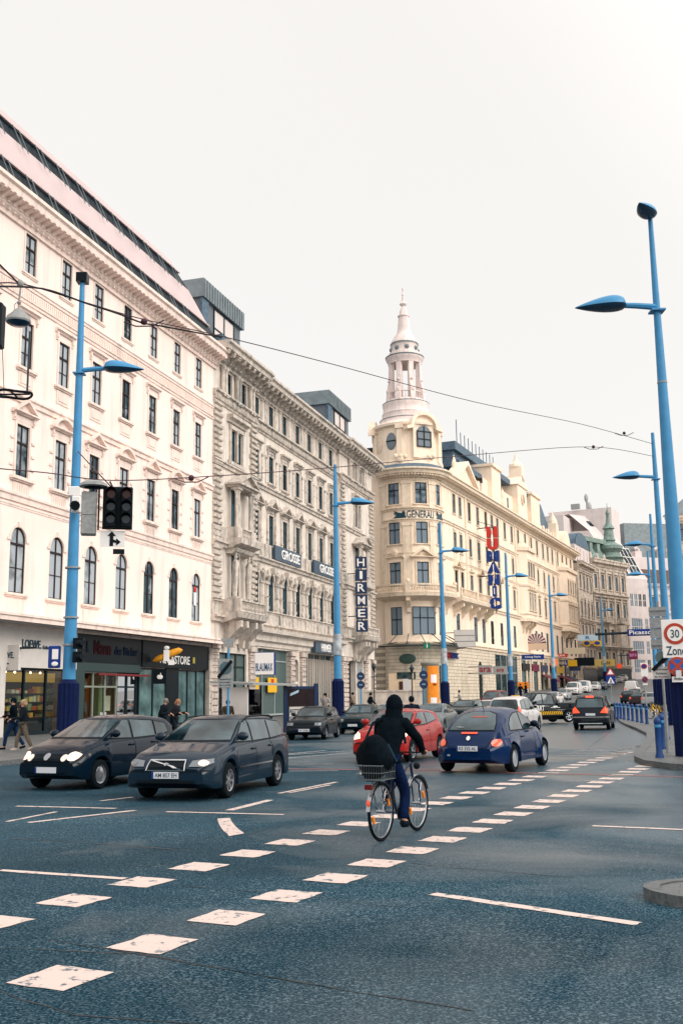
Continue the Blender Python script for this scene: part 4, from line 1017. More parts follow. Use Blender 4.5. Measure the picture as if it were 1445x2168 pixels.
K = WinType(.8, 2.0, False, fdk, pb3); K.put(b3r, 45.8, 30.7, .4); K.put(b3r, 49.5, 30.7, .4)
mb = MB()
mb.quad((-3,2,31),(60,1.0,31),(60,6,37.4),(8,6,37.4)); mb.quad((8,6,37.4),(60,6,37.4),(60,15,37.6),(8,15,37.6)); mb.quad((60,.9,31),(LEN,.9,31),(LEN,5,34),(60,5,34)); mb.quad((60,5,34),(LEN,5,34),(LEN,15,34.5),(60,15,34.5)); mb.quad((60,.9,31),(60,15,31),(60,15,37.5),(60,6,37.4))
for x0,x1,z1,dz in [(13.5,35,38.6,1.2)]:
    mb.box(x0,x1,2.2,9,z1-dz,z1); mb.box(x0+.5,x1-.5,2.8,8.6,z1-3.2,z1-dz); mb.box(x0-1.5,x1-2,1.2,9,z1-4.0,z1-3.2)
mb.add([(57.5,.8,31.2),(69,.8,31.2),(69,10,31.2),(57.5,10,31.2),(58.5,2.4,38.2),(66.5,2.4,38.2),(66.5,8,38.2),(58.5,8,38.2)],[(0,1,5,4),(1,2,6,5),(3,0,4,7),(4,5,6,7)])
mb.box(44.1,47.3,.2,4,36.2,36.9); mb.box(28.2,37.4,.6,4,36.4,37.3)
for i in range(11): mb.tube([(15+i*1.9,2.4,38.6),(15+i*1.9,2.4,40.6+(1.5 if i == 0 else 0))], .07, 4)
mb.v = [(x, y, z-1.1) for x, y, z in mb.v]
mb.build('roof', M['slate'], b3r)
# round corner
cx, cy, RR = -.74, 4.1, 4.1
def ang(px): return 0
rc = MB(); NA = 96
out_az = math.pi*3/2                      # local direction -y
cylw = [(-28.6,.9),(20.6,.9),(64,.9)]
# visible angles measured from the line towards the viewer; local angle of that line:
toc = math.atan2(*( (lambda v: (v.y, v.x))(Vector((-8.7,-128)).normalized()) ))
loc0 = toc - R_(90-24)
wa = [loc0 + R_(a) for a, _ in cylw]
def polar(a, r, z): return (cx + r*math.cos(a), cy + r*math.sin(a), z)
angs = sorted({round(math.pi*.80 + i*(math.pi*1.9-math.pi*.80)/60, 4) for i in range(61)})
hw = .78/RR; rows = [(9.2,12.6),(15.1,18.1),(20.4,23.1),(25.4,28.1)]
cuts = sorted(set(angs) | {a % (2*math.pi) + s_*(hw if j != 1 else hw) for j, a in enumerate(wa) for s_ in (-1,1)})
def inwin(a, z):
    for j, w_ in enumerate(wa):
        hh = hw*(1.9 if (j == 1 and z < 13) else 1)
        if abs((a - w_ + math.pi) % (2*math.pi) - math.pi) < hh: return True
    return False
cuts = sorted(set(cuts) | {wa[1] % (2*math.pi) + s_*hw*1.9 for s_ in (-1,1)})
zc = sorted({7.9, 29.2} | {z for r in rows for z in r})
for a0, a1 in zip(cuts[:-1], cuts[1:]):
    am = (a0+a1)/2
    for z0, z1 in zip(zc[:-1], zc[1:]):
        zm = (z0+z1)/2
        if any(r[0] < zm < r[1] for r in rows) and inwin(am, zm): continue
        rc.quad(polar(a0,RR,z0), polar(a1,RR,z0), polar(a1,RR,z1), polar(a0,RR,z1))
for j, w_ in enumerate(wa):
    for k, (z0, z1) in enumerate(rows):
        h_ = hw*(1.9 if (j == 1 and k == 0) else 1)
        for s_ in (-1,1): rc.quad(polar(w_+s_*h_,RR,z0), polar(w_+s_*h_,RR-.16,z0), polar(w_+s_*h_,RR-.16,z1), polar(w_+s_*h_,RR,z1))
        rc.quad(polar(w_-h_,RR,z1), polar(w_+h_,RR,z1), polar(w_+h_,RR-.16,z1), polar(w_-h_,RR-.16,z1)); rc.quad(polar(w_-h_,RR,z0), polar(w_+h_,RR,z0), polar(w_+h_,RR-.16,z0), polar(w_-h_,RR-.16,z0))
rc.build('rounded_corner', CR, b3r)
A0, A1 = math.pi*.80, math.pi*1.9
rg = MB(); rg.lathe([(RR+.02,0),(RR+.02,8.0)], 60, 0, A0, A1, cx, cy); rg.build('rounded_base', M['cream_ashlar'], b3r)
tr = MB()
def ring(z0, z1, e, mb_=None, r=RR): (mb_ or tr).lathe([(r,z0),(r+e*.4,z0),(r+e*.5,z0+(z1-z0)*.5),(r+e,z0+(z1-z0)*.65),(r+e,z1),(r,z1+.02)], 60, 0, A0, A1, cx, cy)
for z0, z1, e in [(7.9,8.4,.25),(13.5,14.1,.9),(19.0,19.3,.15),(23.2,23.55,.25),(24.6,24.95,.3),(28.3,28.6,.12)]: ring(z0, z1, e)
for j, w_ in enumerate(wa):
    for k, (z0, z1) in enumerate(rows):
        if j == 1 and k == 0: continue
        st = len(tr.v)
        sill(tr, 2.2, .2, .14, 0) if k else None
        if k == 1 and j == 1: pediment(tr, 3.4, 3.5, 1.1, .5, .22); architrave(tr, 1.55, 3.0, .15, .08)
        elif k == 1: hood(tr, 2.6, 3.5, .3, .25); tr.ball((0,-.2,4.2),.5,0,8,(1,.4,1)); architrave(tr, 1.55, 3.0, .15, .08)
        elif k: architrave(tr, 1.55, z1-z0, .12, .08)
        T = Matrix.Translation(polar(w_, RR-.06, z0)) @ Matrix.Rotation(w_+math.pi/2, 4, 'Z'); tr.xf(T, st)
for d in (-52,-5,43):       # giant pilasters between the windows
    w_ = loc0+R_(d); st = len(tr.v)
    tr.box(-.55,.55,-.12,.2,14.6,23.0); tr.box(-.65,.65,-.2,.2,22.6,23.1); tr.box(-.55,.55,-.12,.2,25,28.2); tr.box(-.65,.65,-.2,.2,27.9,28.3)
    tr.xf(Matrix.Translation(polar(w_, RR-.02, 0)) @ Matrix.Rotation(w_+math.pi/2, 4, 'Z'), st)
tr.build('corner_trim', CTm, b3r)
kt = MB(); kt.lathe([(RR,28.7),(RR+.3,28.75),(RR+.35,28.95),(RR+1.1,29.15),(RR+1.2,29.5),(RR+1.5,29.6),(RR+1.5,29.8)], 60, 0, A0, A1, cx, cy)
for i in range(44):
    a = A0+(A1-A0)*(i+.5)/44; kt.xf(Matrix.Identity(4), len(kt.v)); st = len(kt.v); kt.box(-.12,.12,-.75,0,28.92,29.12); kt.xf(Matrix.Translation(polar(a, RR+.2, 0)) @ Matrix.Rotation(a+math.pi/2, 4, 'Z'), st)
kt.lathe([(RR+1.5,29.8),(RR+.3,30.5)], 60, 1, A0, A1, cx, cy)
kt.build('corner_cornice', [CTm, M['slate']], b3r)
kb = MB(); kb.lathe([(RR,13.3),(RR+.9,13.6),(RR+1.5,13.8),(RR+1.6,14.2),(RR,14.25)], 60, 0, A0, A1, cx, cy)
kb.lathe([(RR+1.2,14.25),(RR+1.45,14.25),(RR+1.45,14.45),(RR+1.2,14.45)], 60, 0, A0, A1, cx, cy); kb.lathe([(RR+1.15,15.1),(RR+1.5,15.1),(RR+1.5,15.3),(RR+1.15,15.3)], 60, 0, A0, A1, cx, cy)
for i in range(60):
    a = A0+(A1-A0)*(i+.5)/60; p = polar(a, RR+1.32, 0); kb.lathe([(.05,14.45),(.11,14.65),(.05,14.95),(.07,15.1)], 6, cx=p[0], cy=p[1])
for d in (-75,-5,43,85):
    w_ = loc0+R_(d); st = len(kb.v); kb.box(-.3,.3,-.25,.25,14.2,15.6); kb.ball((0,0,15.6),.32,0,8); kb.xf(Matrix.Translation(polar(w_, RR+1.32, 0)) @ Matrix.Rotation(w_+math.pi/2, 4, 'Z'), st)
    st = len(kb.v); console_bracket(kb, 0, 0, 11.9, 13.7, .5, 1.3); kb.xf(Matrix.Translation(polar(w_, RR-.02, 0)) @ Matrix.Rotation(w_+math.pi/2, 4, 'Z'), st)
kb.build('corner_balcony', CTm, b3r)
Kc = [WinType(1.56, 3.4, False, fdk, pb3, trans=.55), WinType(1.56, 3.0, False, fdk, pb3), WinType(1.56, 2.7, False, fdk, pb3), WinType(1.56, 2.7, False, fdk, pb3)]
Kw = WinType(2.95, 3.4, False, fdk, pb3, mull=2, trans=.6)
for j, w_ in enumerate(wa):
    for k, (z0, z1) in enumerate(rows):
        T = Kw if (j == 1 and k == 0) else Kc[k]
        p = polar(w_, RR-.03, z0); T.put(b3r, p[0], z0, p[1], rz=w_+math.pi/2)
def curved_text(s_, z, h, a_mid, span, parent, m, r=RR+.03):
    me = text_mesh(s_, span, h, .03)
    for v in me.vertices:
        a = a_mid + v.co.x/RR; v.co = polar(a, r - v.co.y, z + v.co.z)
    me.name = 'lettering'; me.materials.clear(); me.materials.append(m); return link_mesh('lettering', me, parent)
curved_text('CASA  PICCOLA', 28.48, .42, loc0+R_(25), 3.5, b3r, mat('bronze_letters',(.16,.13,.11),.5))
curved_text('GENERALI', 24.05, .95, loc0+R_(20.6), 3.7, b3r, M['text_dark'])
lo = MB()     # winged lion emblem either side of the lettering
for d in (-18,62):
    w_ = loc0+R_(d); st = len(lo.v)
    lo.prism([(-.9,-.45),(.9,-.45),(.9,-.3),(.75,-.1),(.8,.15),(.62,.45),(.4,.35),(.35,.15),(-.1,.25),(-.75,.5),(-.6,.25),(-.75,.1),(-.35,0),(-.6,-.3)], -.06, .0)
    lo.xf(Matrix.Translation(polar(w_, RR+.05, 24.05)) @ Matrix.Rotation(w_+math.pi/2, 4, 'Z'), st)
lo.build('lion_emblem', M['text_dark'], b3r)
# drum
dr = MB(); DR = 4.15; dx, dy = cx-.1, cy+.1
dr.lathe([(RR+.4,29.8),(DR+.2,30.9),(DR,31.0),(DR,35.3),(DR+.45,35.5),(DR+.5,35.8),(DR+.1,36.0)], 48, 0, cx=dx, cy=dy)
for d, w_, hgt in [(-62,1.0,37.0),(5,1.6,38.6),(31,0,0)]: pass
def on_drum(mb_, d, fn, r=DR):
    w_ = loc0+R_(d); st = len(mb_.v); fn(mb_); mb_.xf(Matrix.Translation((dx+r*math.cos(w_), dy+r*math.sin(w_), 0)) @ Matrix.Rotation(w_+math.pi/2, 4, 'Z'), st)
def arched_gable(m_):
    n = 12; r = 2.0; zc_ = 34.8
    m_.prism([(-2.6,35.1),(-2.0,35.2)]+[(-r*math.cos(math.pi*i/n), zc_+.4+r*.95*math.sin(math.pi*i/n)) for i in range(n+1)]+[(2.0,35.2),(2.6,35.1),(2.6,34.7),(1.6,34.9)]+[(1.6*math.cos(math.pi*i/n), zc_+.4+1.5*math.sin(math.pi*i/n)) for i in range(n+1)]+[(-1.6,34.9),(-2.6,34.7)], -.6, .25)
    m_.box(-1.5,1.5,-.12,.5,31.2,35.2); m_.prism([(-1.6*math.cos(math.pi*i/n), 35.2+1.5*math.sin(math.pi*i/n)) for i in range(n+1)], -.15, .3)
on_drum(dr, 30, arched_gable); on_drum(dr, -95, arched_gable)
for d in (-12,-70,68,100):
    on_drum(dr, d, lambda m_: (m_.box(-.35,.35,-.35,.3,30.2,35.4), m_.ball((0,-.3,31.0),.5,0,8,(1,.5,1.2)), m_.box(-.5,.5,-.5,.2,35.0,35.5)))
on_drum(dr, 10, lambda m_: [m_.ball((x,-.15,31.4),.28,0,8,(1,.6,1)) for x in (-2.2,-1.6,-1.0,2,2.6)])
dr.build('tower_drum', CR, b3r)
g = MB()
on_drum(g, 30, lambda m_: m_.prism([(-.95,32.6),(-.95,34.6)]+[(-.95*math.cos(math.pi*i/8), 34.6+.75*math.sin(math.pi*i/8)) for i in range(9)]+[(.95,32.6)], -.2, -.13), DR)
on_drum(g, -28, lambda m_: m_.ball((0,-.02,33.5),1.15,0,14,(.62,.12,1)), DR)
on_drum(g, 72, lambda m_: m_.ball((0,-.02,33.5),1.0,0,14,(.62,.12,1)), DR)
g.build('tower_pane', mat('tower_pane',(.16,.19,.22),.06), b3r)
g = MB()
def tw(m_):
    for x in (-.98,0,.98): m_.box(x-.06,x+.06,-.28,-.2,32.6,(35.3 if x == 0 else 34.7))
    for z in (32.65,34.6,33.6): m_.box(-.98,.98,-.275,-.2,z-.06,z+.06)
on_drum(g, 30, tw)
on_drum(g, -28, lambda m_: m_.box(-.65,.65,-.2,-.1,33.45,33.58))
g.build('tower_window_bars', fdk, b3r)
g = MB(); on_drum(g, -92, lambda m_: m_.ball((0,-.1,33.5),1.3,0,14,(.7,.15,1))); on_drum(g, -58, lambda m_: m_.ball((0,-.02,33.5),1.25,0,14,(.6,.12,1))); g.build('blind_oculus', CTm, b3r)
# lantern and spire
tp = MB(); tx, ty = dx, dy
tp.lathe([(4.2,35.8),(3.7,36.3),(3.45,36.6),(3.45,36.9),(3.25,37.0),(3.1,37.7),(3.15,37.8),(3.0,38.0),(2.95,38.6),(3.05,38.9),(3.05,39.15),(2.65,39.3),(2.55,39.6)], 32, cx=tx, cy=ty)
for i in range(8):
    a = loc0 + math.pi/8 + i*math.pi/4; st = len(tp.v)
    tp.prismx([(.5,39.4),(-.55,39.4),(-.42,40.9),(-.15,42.2),(-.05,45.4),(.45,45.4)], -.32, .32)
    tp.ball((0,-.4,40.8),.3,0,8,(1,.6,1)); tp.ball((0,-.2,42.4),.2,0,8)
    tp.xf(Matrix.Translation((tx+2.1*math.cos(a), ty+2.1*math.sin(a), 0)) @ Matrix.Rotation(a+math.pi/2, 4, 'Z'), st)
    a2 = a+math.pi/8; st = len(tp.v); balustrade(tp, -.5, .5, 39.4, 40.7, 0, posts=False, step=.3); tp.xf(Matrix.Translation((tx+2.1*math.cos(a2), ty+2.1*math.sin(a2), 0)) @ Matrix.Rotation(a2+math.pi/2, 4, 'Z'), st)
tp.lathe([(.001,45.2),(2.2,45.2),(2.25,45.6),(2.45,45.9),(2.5,46.3),(2.1,46.5),(2.05,47.0),(1.75,47.05),(1.75,48.2),(1.85,48.4),(1.72,48.9),(1.35,49.6),(1.0,50.2),(.85,50.9),(.75,52.0),(.68,52.9),(.78,53.0),(.78,53.15),(.55,53.3),(.5,53.9),(.3,54.5),(.2,54.7),(.45,54.95),(.48,55.1),(.2,55.5),(.2,55.7),(.12,56.3),(.2,56.6),(.1,56.8),(.06,57.2),(.14,57.4),(.14,57.6),(.001,58.0)], 32, cx=tx, cy=ty)
tp.v = [(a,b_,c if c < 41 else 41+(c-41)*.862) for a,b_,c in tp.v]
tp.build('spire', M['tower'], b3r, smooth=True)
g = MB()
for i in range(8):
    a = loc0 + i*math.pi/4+.2
    g.ball((tx+1.72*math.cos(a), ty+1.72*math.sin(a), 47.6), .33, 0, 8, (1,1,1.2))
g.lathe([(2.52,46.2),(2.56,46.35),(2.15,46.56)], 32, cx=tx, cy=ty); g.lathe([(1.86,48.33),(1.88,48.5),(1.8,48.6)], 32, cx=tx, cy=ty); g.lathe([(3.06,39.12),(3.08,39.22),(2.7,39.34)], 32, cx=tx, cy=ty); g.lathe([(3.47,36.86),(3.49,36.95),(3.26,37.02)], 32, cx=tx, cy=ty)
g.v = [(a,b_,c if c < 41 else 41+(c-41)*.862) for a,b_,c in g.v]
g.build('spire_lead', M['grey_zinc'], b3r)
# canopy of glass round the corner entrance, info sign, letters over the entrance
g = MB(); g.lathe([(RR+.05,8.3),(RR+2.4,8.0),(RR+2.4,7.7)], 40, 0, A0+.3, A1, cx, cy); g.build('glass_canopy', clear_glass('canopy_glass',(.62,.68,.66)), b3r)
g = MB()
for i in range(9):
    a = A0+.5+(A1-A0-.6)*i/8; g.tube([polar(a,RR,9.3), polar(a,RR+2.3,8.0)], .05, 5); g.tube([polar(a,RR+.1,8.28), polar(a,RR+2.4,8.02)], .06, 5)
g.lathe([(RR+2.36,7.66),(RR+2.46,7.66),(RR+2.46,7.8),(RR+2.36,7.8)], 40, 0, A0+.3, A1, cx, cy)
g.build('canopy_rods', M['darkmetal'], b3r)
def flatpart(nm, d, x0, x1, z0, z1, m, r=RR+.04, th=.06):
    g = MB(); st = 0; g.box(x0,x1,-th,.02,z0,z1); w_ = loc0+R_(d); g.xf(Matrix.Translation((cx+r*math.cos(w_), cy+r*math.sin(w_), 0)) @ Matrix.Rotation(w_+math.pi/2, 4, 'Z')); return g.build(nm, m, b3r)
flatpart('lit_doorway', -20, -1.7, 1.5, 1.0, 4.6, mat('warm_entrance',(.65,.5,.36),.5, noise=(.6,.25), emit=((1,.72,.45),.25)), th=.10)
flatpart('entrance_poster', -14, -.3, .9, 1.4, 3.9, M['white'], th=.2)
flatpart('poster_figure', -19, -.45, .35, 1.5, 3.6, mat('dark_brown_print',(.09,.04,.03),.5), th=.18)
flatpart('display_window', -16, -.9, 1.4, 3.9, 4.7, M['pane_shop'], th=.18)
flatpart('corner_display', 62, -1.0, 1.0, 1.5, 5.5, M['pane_shop'])
g = MB(); g.ball((0,0,0),1.0,0,16,(1.05,.15,.62)); w_ = loc0+R_(-10); g.xf(Matrix.Translation(polar(w_,RR+.1,6.3)) @ Matrix.Rotation(w_+math.pi/2,4,'Z')); g.build('oval_plaque', mat('green_oval_plaque',(.05,.09,.08),.4), b3r)
for i, (s_, m_) in enumerate([('HU', M['red']), ('MANIC', M['blue'])]):
    lettering(s_, b3r, ((-.2,1.9)[i], -.3-(.1*i), 6.75), m_, w=(1.2,3.2)[i], h=.75, ext=.15)
for xx in (.7,) : pass
g = MB(); g.box(22,34.5,.14,.2,.5,7.6); g.build('shop_window', M['pane_shop'], b3r)
g = MB()
for x in (22,25.1,28.2,31.3,34.4): g.box(x-.1,x+.1,.04,.16,.5,7.6)
g.box(22,34.5,.05,.16,5.0,5.2); g.build('shop_window_frame', M['grey_metal'], b3r)
for i in range(7):
    g = MB(); x0 = 37+i*6.4; g.box(x0,x0+4.9,.15,.2,1.0,7.2); o = g.build('shop_window', M['pane_shop'], b3r)
g = MB(); g.box(13.6,15.4,.14,.2,.5,6.4); g.build('door', M['frame_dark'], b3r)
for x0, m_ in ((49.8, M['maroon']), (62.6, M['maroon']), (69.0, M['navy'])):
    g = MB(); g.prismx([(0,5.2),(-2.2,4.2),(-2.2,3.9),(-2.15,3.9),(-2.1,4.15),(0,5.1)], x0, x0+4.9); g.build('awning', m_, b3r)
for i, m_ in enumerate([M['shop_dark'], M['maroon'], M['navy'], M['shop_dark'], M['yellow'], M['shop_dark'], M['navy']]):
    g = MB(); g.box(37+i*6.4, 41.9+i*6.4, -.14, .05, 5.6, 6.7); g.build('shop_fascia', m_, b3r)
g = MB()
for i in range(0,12): g.box(36+i*3.9-.3,36.3+i*3.9,-.12,.05,1.0,8.0)
g.build('pilasters', CTm, b3r)
rr = random.Random(23)
# ---- signs of the cream house
p = P3(1047,1290,140)
# letters hang in one column square to the wall
t = thing('vertical_sign', 'tall column of red and blue letters HUMANIC projecting from the cream house', 'sign', (p.x, p.y, 0), R_(-8))
zt = P3(1047,1115,140).z
for ch, h, w, m_ in [('H',1.5,1.7,M['red']),('U',1.6,1.7,M['red']),('M',1.5,1.8,M['blue']),('A',1.5,1.9,M['blue']),('N',1.5,1.7,M['blue']),('I',1.4,.6,M['blue']),('C',1.6,1.8,M['blue'])]:
    me = text_mesh(ch, w*.92, h, .35, fat=.075); me.name = 'letter'; me.materials.clear(); me.materials.append(m_)
    o = link_mesh('letter', me, t, (0,0,zt-h/2)); 
    # thicken strokes: a second copy slightly wider behind, like the boxed letters of the original
    me2 = text_mesh(ch, w*.98, h*1.03, .3, fat=.085); me2.materials.clear(); me2.materials.append(M['grey_metal']); link_mesh('letter_back', me2, o, (.12,.33,0))
    g = MB(); g.box(-.06,.06,-.44,-.38,-h*.3,h*.3); g.build('neon', M['white'], o)
    zt -= h+.15
g = MB()
zT = P3(1047,1115,140).z
for z in (zT,zT-6.8,zT-10.6): g.tube([(-3.0,.9,z-.2),(0,.2,z)], .07, 6); g.ball((-3.0,.9,z-.2),.2,0,8)
g.tube([(-3.2,.9,zT+1.4),(.6,.1,zT)], .04, 5); g.tube([(.2,.35,zT-12.0),(.2,.35,zT)], .07, 6); g.build('bracket', M['darkmetal'], t)
def proj_sign(label, px, py, D, w, h, m_, txt=None, tm=None, rz=-10, cat='sign', tw_=.8, th_=.5, name='projecting_sign', arm=True, th=.12):
    t = thing(name, label, cat, P3(px, py, D), R_(rz))
    g = MB(); g.box(-w/2,w/2,-th,th,-h/2,h/2); g.build('panel', m_, t)
    if txt: lettering(txt, t, (0,-th-.02,0), tm or M['text_white'], w=w*tw_, h=h*th_, ext=.03)
    if arm: g = MB(); g.tube([(-w/2-1.3,.4,h*.35),(-w/2,0,h*.35)], .05, 5); g.tube([(-w/2-1.3,.4,-h*.35),(-w/2,0,-h*.35)], .05, 5); g.build('bracket', M['darkmetal'], t)
    return t
t = proj_sign('grey slatted double sign board beside the round corner, above the side entrance', 983, 1352, 124, 2.55, 2.1, M['grey_metal'], rz=-6)
g = MB()
for z in (-.7,.0,.7): g.box(-1.22,1.22,-.17,-.11,z-.3,z+.3)
g.build('slats', M['shop_white'], t)
t = thing('info_sign', 'small green square information sign under the glass canopy', 'sign', P3(903,1367,118), 0)
g = MB(); g.box(-.38,.38,-.15,.15,-.34,.34); g.build('panel', mat('info_green',(.01,.16,.09),.4), t); lettering('i', t, (0,-.17,0), M['text_white'], w=.12, h=.5)
dr_ = mat('deep_red',(.30,.01,.02),.4)
proj_sign('red shoe-shop lettering on a grey projecting box left of the glazed shopfront', 1026, 1418, 132, 1.75, 1.15, M['grey_metal'], 'ara', dr_, rz=-8)
proj_sign('second grey projecting box with red lettering, right of the ara box', 1058, 1419, 140, 1.95, 1.1, M['grey_metal'], 'ara', dr_, rz=-8, tw_=.5, th_=.35)
t = thing('fan_sign', 'maroon and white fan-shaped sign over a pale board', 'sign', P3(1134,1362,165), R_(-12))
g = MB(); n = 17
for i in range(n):
    a0, a1 = math.pi*i/n, math.pi*(i+1)/n; r_ = 1.6
    g.add([(.0,-.1,0),(-r_*math.cos(a0),-.1,r_*math.sin(a0)),(-r_*math.cos(a1),-.1,r_*math.sin(a1)),(0,.1,0),(-r_*math.cos(a0),.1,r_*math.sin(a0)),(-r_*math.cos(a1),.1,r_*math.sin(a1))],[(0,1,2),(3,5,4),(1,4,5,2)], i % 2)
g.build('fan', [mat('fan_maroon',(.16,.012,.02),.5), M['shop_white']], t); g = MB(); g.box(-1.62,1.62,-.12,.12,-1.05,0); g.build('board', mat('peach_board',(.62,.45,.33),.6), t); g = MB(); g.tube([(-2.6,.5,-.3),(-1.6,0,-.3)], .06, 5); g.tube([(-2.6,.5,-.9),(-1.6,0,-.9)], .06, 5); g.build('bracket', M['darkmetal'], t)
proj_sign('long bright blue board below the fan-shaped sign', 1127, 1391, 155, 3.3, .75, M['blue'], 'Living Style', M['text_white'], rz=-12, tw_=.7, th_=.45)
proj_sign('red and white shop banner above a dark awning', 1179, 1388, 185, 3.5, .62, M['red'], 'MAKER', M['text_white'], rz=-12)
proj_sign('broad cream board hanging high over the street signs', 1216, 1378, 190, 3.7, 1.15, mat('cream_board',(.72,.62,.45),.6), None, rz=-12)
proj_sign('yellow square shop sign beside a small blue sign', 1210, 1404, 185, 1.75, 1.1, M['yellow'], None, rz=-12)
proj_sign('small blue sign left of the yellow square sign', 1197, 1403, 185, .6, 1.0, M['blue'], 'L', M['text_white'], rz=-12, tw_=.5, th_=.6)
proj_sign('dark navy board below the yellow square sign', 1216, 1415, 186, 2.0, .85, M['navy'], rz=-12, arm=False)
proj_sign('orange-red round lit sign in a dark frame', 1170, 1402, 180, 1.6, 1.1, mat('orange_lit',(.7,.16,.04),.5,emit=((1,.25,.06),.4)), rz=-12)
proj_sign('orange poster board on the pavement by the shops', 1107, 1451, 120, 1.3, .75, M['orange'], rz=-10, arm=False)
# ================================================================== houses further up the street
def simple_front(root, x0, x1, z0, z1, cols, rows, m, T, trim, y=0, dep=.12):
    ops = [(c-w/2, c+w/2, a, b_, ar) for c in cols for (a, b_, w, ar) in rows]
    mb = MB(); wall(mb, x0, x1, z0, z1, ops, y=y, dep=dep); mb.quad((x0,y,z0),(x0,y+14,z0),(x0,y+14,z1),(x0,y,z1)); mb.quad((x1,y,z0),(x1,y+14,z0),(x1,y+14,z1),(x1,y,z1)); mb.build('wall', m, root)
    for k, (a, b_, w, ar) in enumerate(rows):
        for c in cols: T[k].put(root, c, a, y)
def wt(w, h, ar, pm, sm, ped=None, fm=None, **kw):
    s = MB(); architrave(s, w, h if not ar else h-w/2, .18, .12); sill(s, w+.6, .25, .18)
    if ped == 'p': pediment(s, w+1.1, h+.35, .7, .45, .2)
    if ped == 'h': hood(s, w+.9, h+.3, .4, .3)
    if ar: archivolt(s, w, h-w/2, .22, .14)
    return WinType(w, h, ar, fm or M['frame_dark'], pm, sm, s, **kw)
OS = M['old_stone']
# narrow sooty house after the cream one
r4 = frame_root('narrow_house', 'narrow grey stone house with curved dark mansard, just past the long cream house', 47.5, 204.5, 26)
g0 = 4.2
simple_front(r4, 0, 13, g0, 28.0, [2.0,5.1,8.2,11.3], [(23.0,25.8,1.2,False),(17.6,21.0,1.2,True),(12.8,15.6,1.2,False),(7.8,10.8,1.2,False)], OS,
             [wt(1.2,2.8,False,pb3,OS,'h'), wt(1.2,3.4,True,pb3,OS), wt(1.2,2.8,False,pb3,OS,'h'), wt(1.2,3.0,False,pb3,OS)], OS)
mb = MB(); mb.prismx(cornice_profile(26.8, 28.5, 1.2), -.2, 13.2); band(mb,0,13,16.4,16.9,.4); band(mb,0,13,11.6,12.1,.8); band(mb,0,13,6.8,7.2,.4)
mb.build('cornice', OS, r4)
mb = MB(); mb.prism([(0,28.5),(0,32),(13,32),(13,28.5)], .3, 3); 
for k in range(4): mb.box(1.4+k*3.1,2.6+k*3.1,.15,.3,28.9,31.4)
mb.build('attic', M['modern'], r4)
mb = MB(); n = 8
for i in range(n):
    a0, a1 = math.pi*i/n, math.pi*(i+1)/n
    mb.quad((6.5-6*math.cos(a0),.2,32+3*math.sin(a0)),(6.5-6*math.cos(a1),.2,32+3*math.sin(a1)),(6.5-6*math.cos(a1),12,32+3*math.sin(a1)),(6.5-6*math.cos(a0),12,32+3*math.sin(a0)))
mb.prism([(6.5-6*math.cos(math.pi*i/n),32+3*math.sin(math.pi*i/n)) for i in range(n+1)], .2, .4)
mb.build('roof', M['slate'], r4)
mb = MB(); mb.box(.3,12.7,-.1,.3,g0,6.7); mb.build('shopfront', M['shop_dark'], r4)
# copper domed corner house
r5 = frame_root('copper_roof_house', 'grey ornate corner house with green copper roof and small onion turret', 53.5, 218, 42)
rows5 = [(24.3,27.4,1.15,False),(18.2,21.4,1.15,False),(12.6,15.6,1.15,False),(8.0,10.6,1.15,False)]
TT = [wt(1.15,3.1,False,pb3,OS,'h'), wt(1.15,3.2,False,pb3,OS,'h'), wt(1.15,3.0,False,pb3,OS), wt(1.15,2.6,False,pb3,OS)]
simple_front(r5, 0, 16, 4.5, 30, [1.8,5.0,8.2,11.4,14.4], rows5, OS, TT, OS)
mb = MB(); mb.prismx(cornice_profile(28.6, 30.8, 1.3), -.2, 16.3); band(mb,0,16,22.5,23.4,.9); band(mb,0,16,16.6,17.0,.5); band(mb,0,16,11.3,11.9,1.1); band(mb,0,16,7.2,7.6,.5)
for x in (.4,3.4,6.6,9.8,13,15.7): mb.box(x-.3,x+.3,-.3,0,7.6,28.6)
for x in (.4,3.4,6.6,9.8,13,15.7): mb.lathe([(.35,30.8),(.3,31.6),(.1,32.2)],6,cx=x,cy=.1)
for x0 in (3.5,9.9): mb.box(x0,x0+3.2,-1.3,0,17.0,17.4); balustrade(mb,x0,x0+3.2,17.4,18.3,-1.2,step=.5)
mb.box(9.9,13,-1.1,0,11.9,16.6); mb.build('cornice', OS, r5)
mb = MB(); mb.add([(0,.2,30.8),(16,.2,30.8),(16,12,30.8),(0,12,30.8),(.8,3,35.0),(10,3,35.0),(10,10,35.0),(.8,10,35.0)],[(0,1,5,4),(1,2,6,5),(2,3,7,6),(3,0,4,7),(4,5,6,7)])
mb.box(.4,10.2,1.2,10,34.8,35.8); mb.box(2,3.2,.9,3,31.5,34.5); mb.box(5.4,6.6,.9,3,31.5,34.5)
mb.build('roof', M['copper'], r5)
mb = MB(); mb.lathe([(2.5,30.6),(2.6,31.3),(3.2,31.8),(2.3,32.4),(2.1,33),(2.9,33.8),(2.9,34.5),(1.7,35.2),(1.2,35.6),(1.5,35.9),(1.2,36.3),(1.0,38.4),(1.4,38.6),(1.1,39.1),(.5,40),(.3,41.5),(.5,42.2),(.1,43),(.05,44.5)], 16, cx=11.6, cy=1.2)
mb.build('turret', M['copper'], r5, smooth=True)
mb = MB(); mb.box(.2,15.8,-.12,.3,4.5,7.1); mb.build('shopfront', M['shop_dark'], r5)
